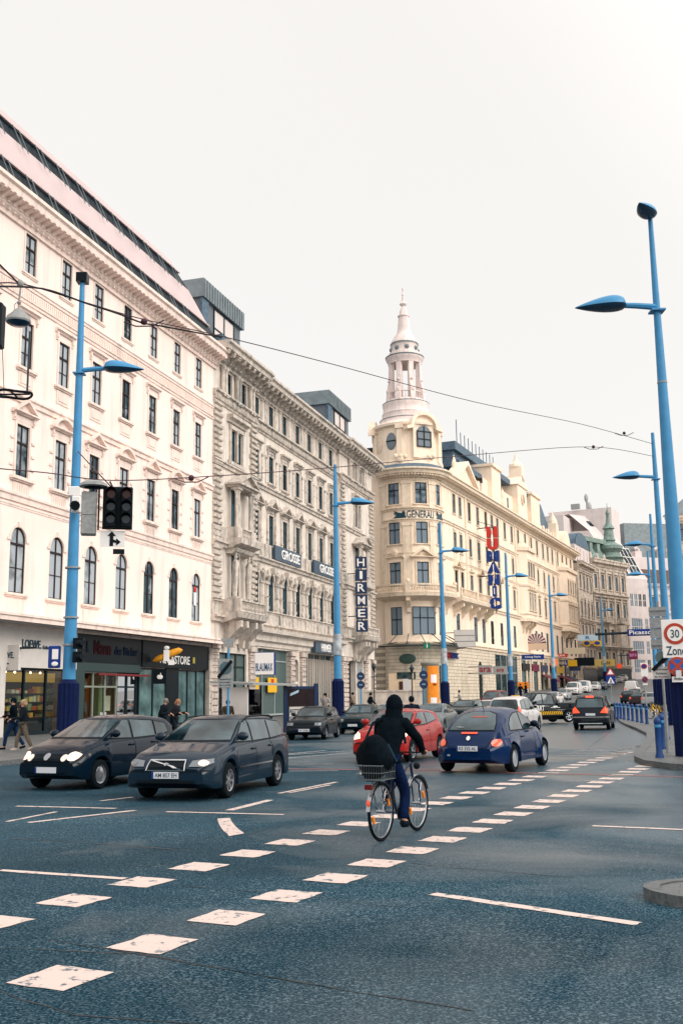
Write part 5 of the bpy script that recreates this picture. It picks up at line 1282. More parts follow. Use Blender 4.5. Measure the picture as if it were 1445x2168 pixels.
# pale modern block with tall sloping roof
r6 = frame_root('pale_modern_block', 'pale modern block with grouped windows and tall sloping pink roof behind the copper turret', 63.9, 232, 56); r6.scale = (.8,1,1)
Tm1 = WinType(1.3, 3.0, False, M['frame_white'], M['pane_b3'], trans=.5); Tm2 = WinType(4.6, 3.0, False, M['frame_white'], M['pane_b3'], mull=4, trans=.35)
ops = []; pl = []
for z in (21.5,):
    for x in (1.6,3.8,5.6,7.4,9.3): ops.append((x-.65,x+.65,z,z+3.0,False)); pl.append((Tm1,x,z))
for z in (15.8,10.6,6.4):
    for x in (1.4,9.6): ops.append((x-.65,x+.65,z,z+3.0,False)); pl.append((Tm1,x,z))
    ops.append((3.2,7.8,z,z+3.0,False)); pl.append((Tm2,5.5,z))
mb = MB(); wall(mb, 0, 11, 4.4, 28, ops); mb.quad((0,0,4.4),(0,12,4.4),(0,12,28),(0,0,28)); mb.quad((11,0,4.4),(11,12,4.4),(11,12,28),(11,0,28)); mb.build('wall', M['modern'], r6)
for T, x, z in pl: T.put(r6, x, z)
mb = MB(); mb.add([(-1.0,0,28),(11.4,0,28),(11.4,12,28),(-14,18,28),(-4,6,39.5),(6.5,6,39.5),(6.5,12,39.5),(-14,16,39.5)],[(0,1,5,4),(1,2,6,5),(3,0,4,7),(4,5,6,7)])
mb.quad((-4,6,39.5),(6.5,6,39.5),(3,9,43.6),(-8,9,43.6)); mb.quad((-8,9,43.6),(3,9,43.6),(3,14,43.6),(-8,14,43.6)); mb.quad((6.5,6,39.5),(6.5,12,39.5),(3,13,43.6),(3,9,43.6))
mb.build('roof', M['modern'], r6)
mb = MB(); a = (3.6,.9,29.5); 
def rp(x, t): return (x, 6*t-.12, 28+11.5*t)
for (x0,x1,t0,t1) in [(5.0,9.6,.1,.66),(2.6,3.8,.05,.8),(.3,1.3,.08,.75)]:
    mb.quad(rp(x0,t0),rp(x1,t0),rp(x1-.3,t1),rp(x0-.3,t1))
for x in (-2,.5,3): mb.quad((x,6.8,40.9),(x+1.6,6.8,40.9),(x+1,7.8,42.2),(x-.6,7.8,42.2))
o = mb.build('roof_window', M['pane_b3'], r6)
mb = MB()
for x in (5.0,6.5,8.1,9.6): mb.tube([rp(x,.1), rp(x-.3,.66)], .12, 4)
for t in (.1,.28,.47,.66): mb.tube([rp(5.0,t), rp(9.6,t)], .12, 4)
mb.build('glazing_bar', M['white'], o)
# pale penthouse behind with dish aerials
r6b = frame_root('penthouse', 'pale rooftop penthouse with dish aerials rising behind the cream house', 55.5, 240, 26)
mb = MB(); mb.box(0,9.5,-9,6,10,45.2); mb.box(-10,26,0,18,10,42.6); mb.build('wall', M['modern'], r6b)
mb = MB(); mb.ball((1.5,-3,48.2),1.1,0,10,(1,.4,1)); mb.tube([(1.5,-3,45.2),(1.5,-3,48)],.15,5); mb.ball((3.8,-3,46.5),1.3,0,10,(1,.5,.9)); mb.box(-2,-1,-2,0,45.2,46.4); mb.box(6.5,7.5,-3,-2,45.2,46.8); mb.box(8.3,8.8,-3,-2,45.2,46.2); mb.build('dish_aerial', M['grey_metal'], r6b)
# houses closing the view on the right
r7 = frame_root('tiled_roof_house', 'pale house with brown tiled gable behind the right-hand lamp posts', 71.3, 238.5, 66)
Tq = [wt(1.2,2.6,False,pb3,M['cream_trim'],'h'), wt(1.2,2.4,False,pb3,M['cream_trim']), wt(1.2,2.4,False,pb3,M['cream_trim'])]
simple_front(r7, 0, 17, 4.5, 27, [1.8,4.8,7.8,10.8,13.8], [(21.5,24.1,1.2,False),(16,18.4,1.2,False),(10.5,12.9,1.2,False)], M['modern'], Tq, M['modern'])
mb = MB(); mb.add([(-.5,-.4,27),(17.4,-.4,27),(17.4,6,31.5),(-.5,6,31.5)],[(0,1,2,3)]); mb.build('roof', mat('brown_tiles',(.13,.08,.06),.8, noise=(3,.4)), r7)
mb = MB(); mb.prismx(cornice_profile(26,27.2,.8),-.3,17.3); band(mb,0,17,20,20.4,.3); band(mb,0,17,14.8,15.1,.3); mb.box(0,17,6,12,31,34.5); mb.box(3,5,6.5,8,34.5,36); mb.build('cornice', M['modern'], r7)
r8 = frame_root('grey_box_tower', 'grey metal-clad flat topped block with white flues, far right behind the lamp posts', 70.8, 252, 78)
mb = MB(); mb.box(0,13,0,12,5,44); mb.box(13,26,1,12,5,42); mb.build('wall', M['grey_zinc'], r8)
mb = MB()
for x in (3,8.5): mb.tube([(x,-1,34),(x,-1,37),(x-.5,-1,37.6),(x-1.1,-1,37.2)], .45, 8)
mb.box(0,22,-2.5,0,31,33.8); mb.build('flue', M['modern'], r8)
r9 = frame_root('right_side_house', 'cream stone house on the right side, cut off by the frame edge', 67.0, 162.1, 25)
# faces the street on its left: windows on the -x (near) end
mb = MB(); mb.box(0,60,0,14,3,31)
mb.build('wall', M['cream'], r9)
mb = MB(); 
for z in (31,25.5,20,14.5): mb.box(-.3,60.2,-.3,14.2,z-.5,z)
mb.build('cornice', CTm, r9)
Tr = wt(1.4,3.0,False,pb3,CTm,'h')
for z in (26.5,21,15.5,10):
    for k in range(4): Tr.put(r9, -.25, z, 12-k*3.2, rz=-math.pi/2) 
mb = MB(); mb.add([(-.4,-.4,31),(60,-.4,31),(60,14.4,31),(-.4,14.4,31),(3,3,34.5),(58,3,34.5),(58,11,34.5),(3,11,34.5)],[(0,1,5,4),(1,2,6,5),(2,3,7,6),(3,0,4,7),(4,5,6,7)]); mb.build('roof', M['grey_zinc'], r9)
# shops and signs at the far end
def gsign(label, px, py, D, w, h, m_, txt=None, tm=None, rz=-12, name='shop_sign', tw_=.8, th_=.5):
    d = cam_ray(px, py); t_ = D/d.y; t = thing(name, label, 'sign', (d.x*t_, D, 1.8+d.z*t_), R_(rz))
    g = MB(); g.box(-w/2,w/2,-.15,.15,-h/2,h/2); g.build('panel', m_, t)
    if txt: lettering(txt, t, (0,-.18,0), tm or M['text_white'], w=w*tw_, h=h*th_, ext=.05)
    g = MB(); g.tube([(-w/2-1.6,.6,0),(-w/2,0,0)], .07, 5); g.build('bracket', M['darkmetal'], t)
    return t
gsign('pale blue banner sign with R beside the yellow spectacles', 1243, 1350, 175, 3.6*.95, 1.0, mat('pale_blue_sign',(.38,.48,.55),.5), 'R', mat('blue_letters2',(.02,.10,.3),.5), tw_=.2)
t = thing('spectacles_sign', 'spectacles-shaped sign in yellow and blue', 'sign', (0,0,0), 0)
d = cam_ray(1252, 1362); t.location = (d.x*176/d.y, 176, 1.8+d.z*176/d.y)
g = MB()
for x in (-.8,.8): g.lathe([(.0001,0),(.5,0),(.5,.12),(.0001,.12)], 14, 1); 
g = MB()
for x in (-.9,.9):
    pts = [(x+.62*math.cos(a), 0, .42*math.sin(a)) for a in [i*math.pi/7 for i in range(14)]]; g.tube(pts, .12, 6, 0, closed=True); g.ball((x,0,0),.5,1,10,(1,.2,.75))
g.tube([(-.35,0,.1),(0,0,.2),(.35,0,.1)], .1, 6); g.build('frame', [M['yellow'], M['blue']], t)
gsign('dark maroon square sign low on the pale modern block', 1339, 1387, 170, 1.45, 1.4, M['maroon'], 'BIPA', mat('pink_letters',(.55,.2,.4),.5), th_=.35)
gsign('white and grey shop fascia sign under the copper roofed house', 1236, 1401, 190, 3.6, 1.5, M['shop_dark'])
gsign('pale yellow shop sign right of the black fascia', 1257, 1404, 192, 1.0, 1.4, mat('pale_yellow',(.68,.5,.2),.5))
gsign('yellow cafe sign with script lettering by the fifth blue lamp post', 1281, 1403, 195, 3.4, 1.3, mat('pale_yellow2',(.72,.52,.15),.5), 'Café', mat('brown_letters',(.2,.08,.02),.5), tw_=.5)
gsign('small red-orange square sign on the dark shop floor', 1310, 1410, 200, .9, .9, mat('red_orange',(.75,.08,.03),.5,emit=((1,.1,.03),.4)))
# ================================================================== blue street lamps
LH = MB()                                   # leaf-shaped lantern head, pointing along +x from its root
N_ = 14; prof = []
st = []
for i in range(N_+1):
    t_ = i/N_; w = .34*(math.sin(math.pi*min(1, t_)**.60))**.7 if 0 < t_ < 1 else .03
    w = max(.025, w*(1 if t_ < .97 else .5)); st.append((t_*1.5, w))
def head_mesh():
    g = MB(); n = 12; base = 0
    for x, w in st:
        for j in range(n+1):
            a = math.pi*j/n; g.v.append((x, w*math.cos(a), w*1.05*math.sin(a)*(1-.25*x)))
        for j in range(1, n):
            a = math.pi*j/n; g.v.append((x, -w*math.cos(a)*.93, -w*.42*math.sin(a)))
    k = 2*n
    for i in range(len(st)-1):
        for j in range(k):
            m_ = 0 if j < n else 1
            g.f.append([i*k+j, i*k+(j+1)%k, (i+1)*k+(j+1)%k, (i+1)*k+j]); g.m.append(m_)
    g.f.append(list(range(k-1,-1,-1))); g.m.append(0); g.f.append([(len(st)-1)*k+j for j in range(k)]); g.m.append(0)
    return g
def make_lamp(side, label, loc, group, armz=13.0, top=15.7, head2=False, rz=0, base_h=2.6, slim=1):
    t = thing('street_lamp', label, 'street lamp', loc, rz, group)
    g = MB(); g.lathe([(.225,base_h),(.19,armz*.5),(.13*slim,armz),(.09*slim,top),(.001,top)], 16); g.build('pole', M['pole'], t, smooth=True)
    g = MB(); n = 28
    pr = []
    for i in range(n):
        a = 2*math.pi*i/n; r = .36 if i % 2 else .31; pr.append((r*math.cos(a), r*math.sin(a)))
    g.prismz(pr, -.3, base_h); g.lathe([(.34,base_h),(.22,base_h+.15)], 16); g.build('base', M['pole_dark'], t)
    g = MB(); g.tube([(0,0,armz),(side*.6,0,armz+.05),(side*1.05,0,armz+.07)], [.10,.09,.08], 8); g.box(-.2,.2,-.2,.2,armz-.15,armz-.1); g.build('arm', M['pole'], t)
    h = head_mesh(); h.xf(Matrix.Translation((side*.86,0,armz+.06)) @ Matrix.Rotation(0 if side > 0 else math.pi, 4, 'Z') @ Matrix.Rotation(R_(2), 4, 'Y')); h.build('lantern', [M['pole'], M['lamp_under']], t, smooth=True)
    if head2:
        h = head_mesh(); h.xf(Matrix.Translation((.02,0,top+.02)) @ Matrix.Scale(.78,4) @ Matrix.Rotation(R_(-122), 4, 'Z') @ Matrix.Rotation(R_(1), 4, 'Y')); h.build('lantern', [M['pole'], M['lamp_under']], t, smooth=True)
    return t
GL, GR = 'blue lamps along the left kerb', 'blue lamps along the right kerb'
L1 = make_lamp(1, 'nearest left-hand blue lamp post with box on its top, beside the white canopy', (-9.5,35.6,.1), GL, 13.6, 17.0, base_h=2.3)
g = MB(); g.box(-.2,.2,-.2,.2,17.0,17.35); g.build('top_box', M['shop_dark'], L1)
g = MB()
for z in (9.0,6.3,4.55,3.6): g.lathe([(.25,z),(.27,z),(.27,z+.06),(.25,z+.06)], 14)
g.build('clamp_band', M['grey_metal'], L1)
L2 = make_lamp(1, 'second blue lamp on the left, in front of the sooty block', (-.35,59.8,.13), GL, 13.1, 15.5)
g = MB(); g.lathe([(.245,4.1),(.25,4.12),(.25,5.3),(.245,5.32)], 14); g.build('paper_stickers', mat('paper_sticker',(.5,.55,.6),.7,noise=(3,.5)), L2)
g = MB(); g.tube([(-1.35,0,14.95),(-.1,0,15.0)],.02,4)
for (x, y, s_, lb) in [(7.95,81.3,1.0,'third blue lamp on the left, before the rounded corner entrance'),(16.9,104.4,1.02,'fourth blue lamp on the left, next to the long shopfront of the cream house'),(26.2,128.6,1.0,'fifth blue lamp on the left, beside the red shop banner'),(45.3,178.6,1.02,'farthest left-hand blue lamp, before the copper roofed house')]:
    o = dup(L2, (x,y,G(y)+.1), label=lb); o.scale = (1,1,s_)
Rn = make_lamp(-1, 'nearest right-hand blue lamp post, tallest in view, with a second lantern on top', (9.2,27.9,.1), GR, 12.7, 15.45, head2=True, base_h=2.35, slim=.75)
g = MB(); g.box(-.13,.13,-.36,-.33,.5,1.3); g.build('access_door', M['pole_dark'], Rn); g = MB()
for z in (2.9,5.2,7.4,10.4): g.lathe([(.225-.009*z,z),(.235-.009*z,z),(.235-.009*z,z+.05),(.225-.009*z,z+.05)], 14)
g.build('clamp_band', M['grey_metal'], Rn)
R2 = make_lamp(-1, 'second blue lamp on the right holding the overhead wires', (17.2,54.4,.13), GR, 13.3, 15.8)
for (x, y, lb) in [(24.8,80.5,'third blue lamp on the right, slimmer and behind the wire post'),(31.5,104,'farthest right-hand blue lamp, low over the parked cars')]:
    dup(R2, (x,y,G(y)+.1), label=lb)
# things fixed to lamp L1
t = thing('pedestrian_signal', 'dark pedestrian signal heads fixed on the nearest left lamp post', 'traffic light', (-9.5+.2,35.3,3.45))
for z in (.5,-.25):
    g = MB(); g.box(0,.55,-.15,.2,z-.3,z+.3); g.tube([(.3,-.15,z),(.6,-.35,z+.02)], .17, 10); g.build('signal_head', M['black'], t)
t.scale = (.62,.7,.62)
t = thing('stop_flag', 'blue bus stop box with white timetable on the nearest left lamp post', 'sign', (-9.5-.42,35.3,3.35))
g = MB(); g.box(-.22,.17,-.10,.10,-.42,.34); g.build('panel', M['blue'], t, bevel=.03); g = MB(); g.box(-.08,.13,-.115,-.10,-.12,.22); g.ball((.02,-.11,-.28),.10,0,8,(1.2,.2,.8)); g.build('timetable', M['white'], t)
t = thing('traffic_camera', 'small white traffic camera strapped to the nearest left lamp post', 'camera', (-9.4,35.25,8.55))
g = MB(); g.box(-.2,.25,-.25,.1,.35,.7); g.box(-.05,.25,-.3,.0,-.25,.35); g.build('housing', M['white'], t, bevel=.03); g = MB(); g.tube([(.0,-.1,.05),(.15,-.55,-.05)], .17, 10); g.build('hood', M['black'], t)
# ================================================================== overhead wires and things hanging from them
A = P3(-300,520,16); Bm = P3(40,600,20); Cm = P3(300,675,24); E = Vector((17.2,54.4,15.3))
w1 = [P3(1000,850,42), P3(700,770,33), P3(470,712,27.5), Cm, P3(180,640,22), Bm, P3(0,570,19), P3(-250,430,17)]
def wire(name, label, pts, r, m, n=6):
    P = [Vector(p) for p in pts]; out = []
    for i in range(len(P)-1):
        p0 = P[max(0,i-1)]; p1 = P[i]; p2 = P[i+1]; p3 = P[min(len(P)-1,i+2)]
        for k in range(n):
            t_ = k/n; out.append(.5*((2*p1)+(-p0+p2)*t_+(2*p0-5*p1+4*p2-p3)*t_*t_+(-p0+3*p1-3*p2+p3)*t_**3))
    out.append(P[-1]); g = MB(); g.tube(out, r, 5); return tag(g.build(name, m), label, 'cable')
M['wire'] = mat('weathered_cable',(.05,.02,.03),.6)
wr = wire('span_wire', 'upper span wire running from the left edge to the second right lamp', [E, P3(1230,898,50), P3(1000,850,42), P3(700,770,33), P3(470,712,27.5), Cm, P3(180,640,22), Bm, P3(-60,608,18)], .015, M['wire'])
wire('span_wire', 'short wire rising to the left edge from the hanging lamp', [Bm, P3(-60,500,18)], .02, M['wire'], 2)
wire('twisted_cable', 'second strand twisted round the upper span wire near the hanging lamp', [P3(-20,606,18.5), P3(90,611,20.5), P3(180,641,22), P3(250,664,23), P3(300,683,24), P3(340,690,25), P3(470,714,27.5)], .022, M['black'])
F = Vector((17.2,54.4,14.6))
wire('span_wire', 'lower span wire carrying the hanging traffic lights', [F, P3(1250,946,50), P3(1000,963,42), P3(700,990,34), P3(450,1008,29.5), P3(240,1017,27), P3(100,1001,25), P3(0,992,24), P3(-150,975,23)], .015, M['wire'])
for px, py, D, lb in [(1320,917,52,'insulator loop on the upper wire near the second right lamp'),(1255,946,50,'insulator loop on the lower wire near the second right lamp'),(405,1012,28.5,'insulator knot on the lower wire left of the sooty block'),(305,681,24,'insulator knot on the upper wire over the white facade')]:
    c = P3(px,py,D); g = MB(); g.ball(c,.09,0,8); g.tube([c+Vector((-.5,0,0)),c+Vector((-.2,0,-.12)),c+Vector((.2,0,-.12)),c+Vector((.5,0,.03))], .018, 5); tag(g.build('insulator', M['wire']), lb, 'insulator')
# hanging traffic light
c = P3(240,1018,27); t = thing('hanging_traffic_light', 'double black traffic light hanging from the lower wire with a lane arrow plate', 'traffic light', (c.x,c.y,c.z-1.45), R_(12)); t.scale = (.86,.86,.9)
g = MB(); g.box(-.30,.62,.0,.12,.14,1.4); g.build('backing_board', M['black'], t)
for x in (-.05,.42):
    o = MB(); o.box(x-.17,x+.17,-.22,0,.16,1.38); o = o.build('signal_head', M['black'], t, bevel=.03)
    for k in range(3):
        g = MB(); z = 1.17-k*.38
        g.lathe([(.14,0),(.155,.34)], 14, 0, -.35, math.pi+.35); g.v = [(x+v[0], -.22-v[2], z+v[1]) for v in g.v]; g.build('visor', M['black'], o)
        g = MB(); g.lathe([(.001,0),(.13,0)], 14); g.v = [(x+v[0], -.235, z+v[1]) for v in g.v]; g.build('lens', [mat('red_lens',(.03,.004,.004),.2,emit=((.6,.02,.02),.02)) if k == 0 else mat('dark_lens',(.02,.05,.08),.08)][0], o)
g = MB(); g.box(-.95,-.48,-.1,.3,-.05,1.25); g.box(-.93,-.5,-.12,.32,.55,.58); g.build('side_head', M['grey_metal'], t, bevel=.03)
g = MB(); g.lathe([(.001,1.62),(.25,1.6),(.42,1.5),(.45,1.42),(.3,1.4)], 14, cx=-.6, cy=.05); g.build('dome_cap', M['grey_metal'], t)
g = MB(); g.tube([(.0,.05,1.4),(-.1,.05,1.6)], .03, 5); g.tube([(-.6,.05,1.25),(-.6,.05,1.45)], .04, 5); g.tube([(-.9,.05,1.42),(.6,.05,1.42)], .025, 5); g.tube([(-.42,.05,.1),(-.42,.05,1.42)], .03, 5); g.build('hanger', M['darkmetal'], t)
g = MB(); g.box(-.35,.4,-.03,0,-.40,.08); g.box(.05,.4,-.03,.02,-.62,-.47,1); p_ = g.build('arrow_plate', [M['white'], M['black']], t)
g = MB(); g.prism([(-.06,-.38),(-.06,-.08),(-.13,-.08),(0.0,.06),(.13,-.08),(.05,-.08),(.05,-.18),(.14,-.22),(.14,-.15),(.28,-.26),(.14,-.37),(.14,-.29),(.05,-.27),(.05,-.38)], -.045, -.03); g.build('arrow', M['black'], p_)
# hanging lamp and ring at the left edge
c = P3(43,600,20); t = thing('hanging_lamp', 'round hooded lamp hanging from the upper wire at the left edge', 'lamp', (c.x,c.y,c.z-.85)); t.scale = (.72,.72,.85)
g = MB(); g.lathe([(.05,.35),(.14,.3),(.20,.22),(.33,.12),(.36,.02),(.34,-.02)], 18); g.build('hood', M['grey_metal'], t, smooth=True)
g = MB(); g.lathe([(.34,0),(.25,-.07),(.001,-.1)], 18); g.build('lens', M['lamp_under'], t, smooth=True)
g = MB(); g.tube([(0,0,.35),(0,0,.62),(.03,0,1.0)], .03, 6); g.ball((0,0,.5),.06); g.ball((.0,0,1.0),.1); g.tube([(-.12,0,.3),(-.14,0,.45),(0,0,.55)], .012, 5); g.build('stem', M['grey_metal'], t)
c = P3(30,835,20); t = thing('wire_ring', 'black metal ring hanging on a thin rod at the left edge below the lamp', 'ring', (c.x,c.y,c.z))
g = MB(); g.tube([(.36*math.cos(a)-.0,.3*math.sin(a),.02*math.cos(3*a)) for a in [i*math.pi/10 for i in range(20)]], .028, 6, closed=True); g.tube([(-.33,0,0),(.33,.0,0)], .02, 5); g.tube([(0,-.28,0),(0,.28,0)], .02, 5); g.build('ring', M['black'], t)
g = MB(); g.tube([(.27,0,.0),(.27,0,1.35)], .022, 5); g.tube([(-.2,0,.0),(-.3,0,1.2)], .008, 4); g.build('rod', M['darkmetal'], t)
c = P3(2,690,21); t = thing('edge_signal', 'black signal head just cut by the left picture edge', 'traffic light', (c.x,c.y,c.z))
g = MB(); g.box(-.3,.06,-.15,.15,-.5,.5); g.tube([(-.12,-.15,.1),(-.05,-.4,.12)], .12, 10); g.build('signal_head', M['black'], t, bevel=.03)
# wire from signal to the pole
wire('tether_wire', 'short tether between the nearest left lamp post and the hanging lights', [(-9.4,35.4,10.6), P3(235,1030,27)], .02, M['wire'], 2)
# ================================================================== signs on the nearest right post
RX, RY = 8.98, 27.9
def sgn(name, label, px, py, D=27.45, rz=-14):
    c = P3(px, py, D); return thing(name, label, 'sign', c, R_(rz))
def disc(g, r, th, m, n=32, z=0, cx=0, cz=0):
    pts = [(cx+r*math.cos(2*math.pi*i/n), cz+r*math.sin(2*math.pi*i/n)) for i in range(n)]; g.prism(pts, z-th, z, m)
t = sgn('zone_sign', 'white speed sign with red circle, 30 above the word Zone', 1428, 1352)
g = MB(); g.box(-.34,.34,0,.04,-.51,.51); g.build('plate', M['white'], t, bevel=.01)
g = MB(); disc(g, .285, .012, 0, z=0, cz=.13); disc(g, .20, .006, 1, z=-.013, cz=.13); g.build('red_ring', [mat('sign_red',(.42,.045,.02),.5), M['white']], t)
lettering('30', t, (0,-.024,.13), M['text_dark'], w=.22, h=.22, ext=.004); lettering('Zone', t, (0,-.006,-.32), M['text_dark'], w=.5, h=.24, ext=.006)
t = sgn('no_stopping_sign', 'round blue no stopping sign with red cross, under the white speed sign', 1433, 1411)
g = MB(); disc(g, .255, .03, 0); disc(g, .19, .01, 1, z=-.031); g.prism([(-.2,-.15),(-.15,-.2),(.2,.15),(.15,.2)], -.05, -.042, 0); g.prism([(.2,-.15),(.15,-.2),(-.2,.15),(-.15,.2)], -.048, -.042, 0)
g.box(-.06,.08,-.056,-.05,-.3,-.1,2); g.build('disc', [mat('sign_red2',(.40,.05,.025),.5), mat('sign_blue',(.015,.10,.42),.4), mat('torn_sticker',(.6,.6,.6),.6)], t)
t = sgn('anfang_plate', 'small white plate reading Anfang under the round sign', 1438, 1438)
g = MB(); g.box(-.2,.2,0,.02,-.075,.075); g.build('plate', M['white'], t); lettering('Anfang', t, (0,-.005,0), M['text_dark'], w=.32, h=.09, ext=.004)
t = sgn('parking_zone_end_sign', 'grey end of zone disc with thick black bar, left of the round sign', 1400, 1404, 27.9)
g = MB(); disc(g, .17, .02, 0, cz=.15); g.box(-.26,.2,-.0,.02,-.42,-.1,1); g.build('plate', [mat('dim_grey_disc',(.12,.17,.17),.5), M['shop_white']], t)
g = MB(); g.prism([(-.30,-.16),(-.22,-.22),(.17,.13),(.10,.21)], -.05, -.03); g.build('bar', M['black'], t)
for i, s_ in enumerate(['gebührenpfl.', 'Parkdauer', 'Mo.-Fr.(werkt.)']): lettering(s_, t, (-.03,-.005,-.17-.1*i), M['text_dark'], w=.36 if i != 1 else .28, h=.06, ext=.004)
t = sgn('sign_back', 'back of a grey panelled direction board on a thin post behind the speed sign', 1395, 1328, 29.5)
g = MB()
for i in range(4): g.box(-.27,.20,0,.05,-.62+i*.31,-.34+i*.31)
g.build('panels', M['grey_metal'], t); g = MB(); g.tube([(0,.08,-2.2),(0,.08,.75)], .035, 8); g.tube([(0,.08,-4.0),(0,.08,-2.2)], .05, 8)
for z in (-.5,.0,.5): g.box(-.28,.22,-.03,0,z-.02,z+.02)
g.build('post', M['grey_metal'], t)
# street-corner furniture: bollards
def make_bollard(loc, label, group):
    t = thing('bollard', label, 'bollard', loc, 0, group)
    g = MB(); g.lathe([(.11,-.1),(.115,.05),(.085,.12),(.085,.86),(.10,.9),(.10,.96),(.07,1.02),(.001,1.06)], 12); g.build('post', M['pole_dark2'], t, smooth=True)
    g = MB(); g.lathe([(.088,.78),(.092,.79),(.092,.84),(.088,.85)], 12); g.build('collar', M['pole'], t); return t
M['pole_dark2'] = mat('blue_bollard_paint', (.012,.055,.20), .35, noise=(8,.3))
BG = 'blue bollards along the right kerb'
lab = ['farthest bollard of the kerb row, beside the black car','second farthest bollard of the kerb row','third bollard of the kerb row counted from the black car','fourth bollard of the kerb row counted from the black car','fifth bollard of the kerb row, before a yellow bicycle','sixth bollard of the kerb row counted from the black car','seventh bollard of the kerb row counted from the black car','eighth bollard of the kerb row counted from the black car','last bollard of the kerb row before the gap']
b0 = None
for i, (px, py) in enumerate([(1302,1520),(1308,1521.3),(1314,1522.5),(1321,1524),(1330,1525.5),(1339,1527.5),(1348.5,1529.5),(1358,1531.5),(1369,1534)]):
    x, y = on_ground(px, py+4); y_ = y
    if b0 is None: b0 = make_bollard((x,y,G(y)+.13), lab[i], BG)
    else: dup(b0, (x,y,G(y)+.13), label=lab[i])
for (px, py), lb in zip([(1396,1610),(1403,1590),(1408,1577),(1412,1568)], ['nearest bollard of the corner group','second bollard of the corner group, just behind the nearest','third bollard of the corner group','farthest bollard of the corner group beside the ribbed post base']):
    x, y = on_ground(px, py+5); dup(b0, (x,y,.13), label=lb, )
# white picket-like barrier panels stand between: low steel fence behind the bollards
def sign_post(label, px, py, D, z0, parts, rz=-10):
    c = P3(px, py, D); t = thing('road_sign', label, 'sign', (c.x,c.y,G(D)+.1), R_(rz)); H_ = c.z-G(D)-.1
    g = MB(); g.tube([(0,.05,0),(0,.05,H_+.3)], .04, 8); g.build('post', M['grey_metal'], t); parts(t, H_); return t
def warn(t, h):
    g = MB(); g.prism([(-.75,-.1),(.75,-.1),(0,1.15)], -.02, 0, 0); g.prism([(-.5,.05),(.5,.05),(0,.88)], -.035, -.021, 1)
    g.v = [(x,y,z*.6+h) for x,y,z in g.v]
    g.build('warning_triangle', [M['red'], M['white']], t)
    g = MB(); g.box(-.75,.75,-.02,.02,h-1.65,h-.15,0); g.prism([(-.6,h-1.5),(.6,h-1.5),(0,h-.4)], -.04, -.021, 1)
    g.box(-.08,.1,-.055,-.041,h-1.15,h-.8,2); g.prism([(-.05,h-1.15),(.1,h-1.15),(.25,h-1.45),(.12,h-1.45)], -.055, -.041, 2); g.prism([(-.05,h-1.15),(.05,h-1.15),(-.12,h-1.45),(-.25,h-1.45)], -.055, -.041, 2)
    g.v = [(x,y,h+(z-h)*.6) for x,y,z in g.v]
    g.build('crossing_plate', [M['blue'], M['white'], M['black']], t)
sign_post('red bump warning triangle above a blue crossing sign, far up the street', 1291, 1428, 105, 0, warn).scale = (.6,.6,1)
def nop(t, h):
    g = MB(); g.box(-.42,.42,-.03,0,h-1.3,h+.6,0); disc(g, .36, .02, 1, z=-.035, cz=h+.1); disc(g,.26,.02,2,z=-.056,cz=h+.1); g.v = [(x*.5,y,h+(z-h)*.42) for x,y,z in g.v]; g.build('zone_plate', [M['white'], M['red'], mat('deep_blue_disc',(.02,.03,.2),.4)], t)
    g = MB(); disc(g, .42, .03, 0, cz=h-1.8); disc(g,.3,.02,1,z=-.031,cz=h-1.8); g.prism([(-.3,h-1.6),(-.2,h-1.5),(.3,h-2.0),(.2,h-2.1)],-.06,-.05,0); g.v = [(x*.42,y,h+(z-h)*.42) for x,y,z in g.v]; g.build('no_parking_disc', [mat('dusky_red',(.3,.05,.08),.5), M['navy']], t); g = MB(); g.box(-.14,.14,-.03,0,h-1.08,h-.98); g.build('plate', M['white'], t)
sign_post('white plate with blue disc above a small round no parking sign', 1362, 1412, 62, 0, nop)
t = gsign('blue Picasso street banner beside the second right lamp', 1354, 1339, 52.5, 1.28, .33, M['blue'], 'Picasso', M['text_white'], rz=-14, tw_=.86, th_=.62)
# end-of-parking sign by the bus stop
t = thing('parking_zone_sign', 'grey sign with black-barred round disc on a thin post left of the bus shelter', 'sign', (0,0,0), R_(-4))
c = P3(478,1425,45); t.location = (c.x,c.y,.13); h = c.z-.13
g = MB(); g.tube([(.1,.05,0),(.1,.05,h+1.5)], .05, 8); g.build('post', M['pole'], t)
g = MB(); g.box(-.35,.32,-.03,0,h-.62,h+.62); g.build('plate', M['grey_metal'], t)
g = MB(); disc(g, .27, .02, 0, z=-.031, cz=h+.22); g.build('disc', mat('dull_teal_disc',(.07,.12,.14),.5), t)
g = MB(); g.prism([(-.38,h-.15),(-.28,h-.25),(.32,h+.48),(.22,h+.58)], -.08, -.055); g.build('bar', M['black'], t)
for i in range(3): lettering(['ausgenommen','Ladetätigkeit','Mo-Fr 8-18h'][i], t, (-.02,-.035,h-.28-.12*i), M['text_dark'], w=.5, h=.07, ext=.004)
g = MB(); g.add([(-.25,0,h+1.5),(.45,0,h+1.5),(.1,0,h+1.0),(-.25,.03,h+1.5),(.45,.03,h+1.5),(.1,.03,h+1.0)], [(0,2,1),(3,4,5),(0,1,4,3),(1,2,5,4),(2,0,3,5)]); g.build('yield_back', M['grey_metal'], t)
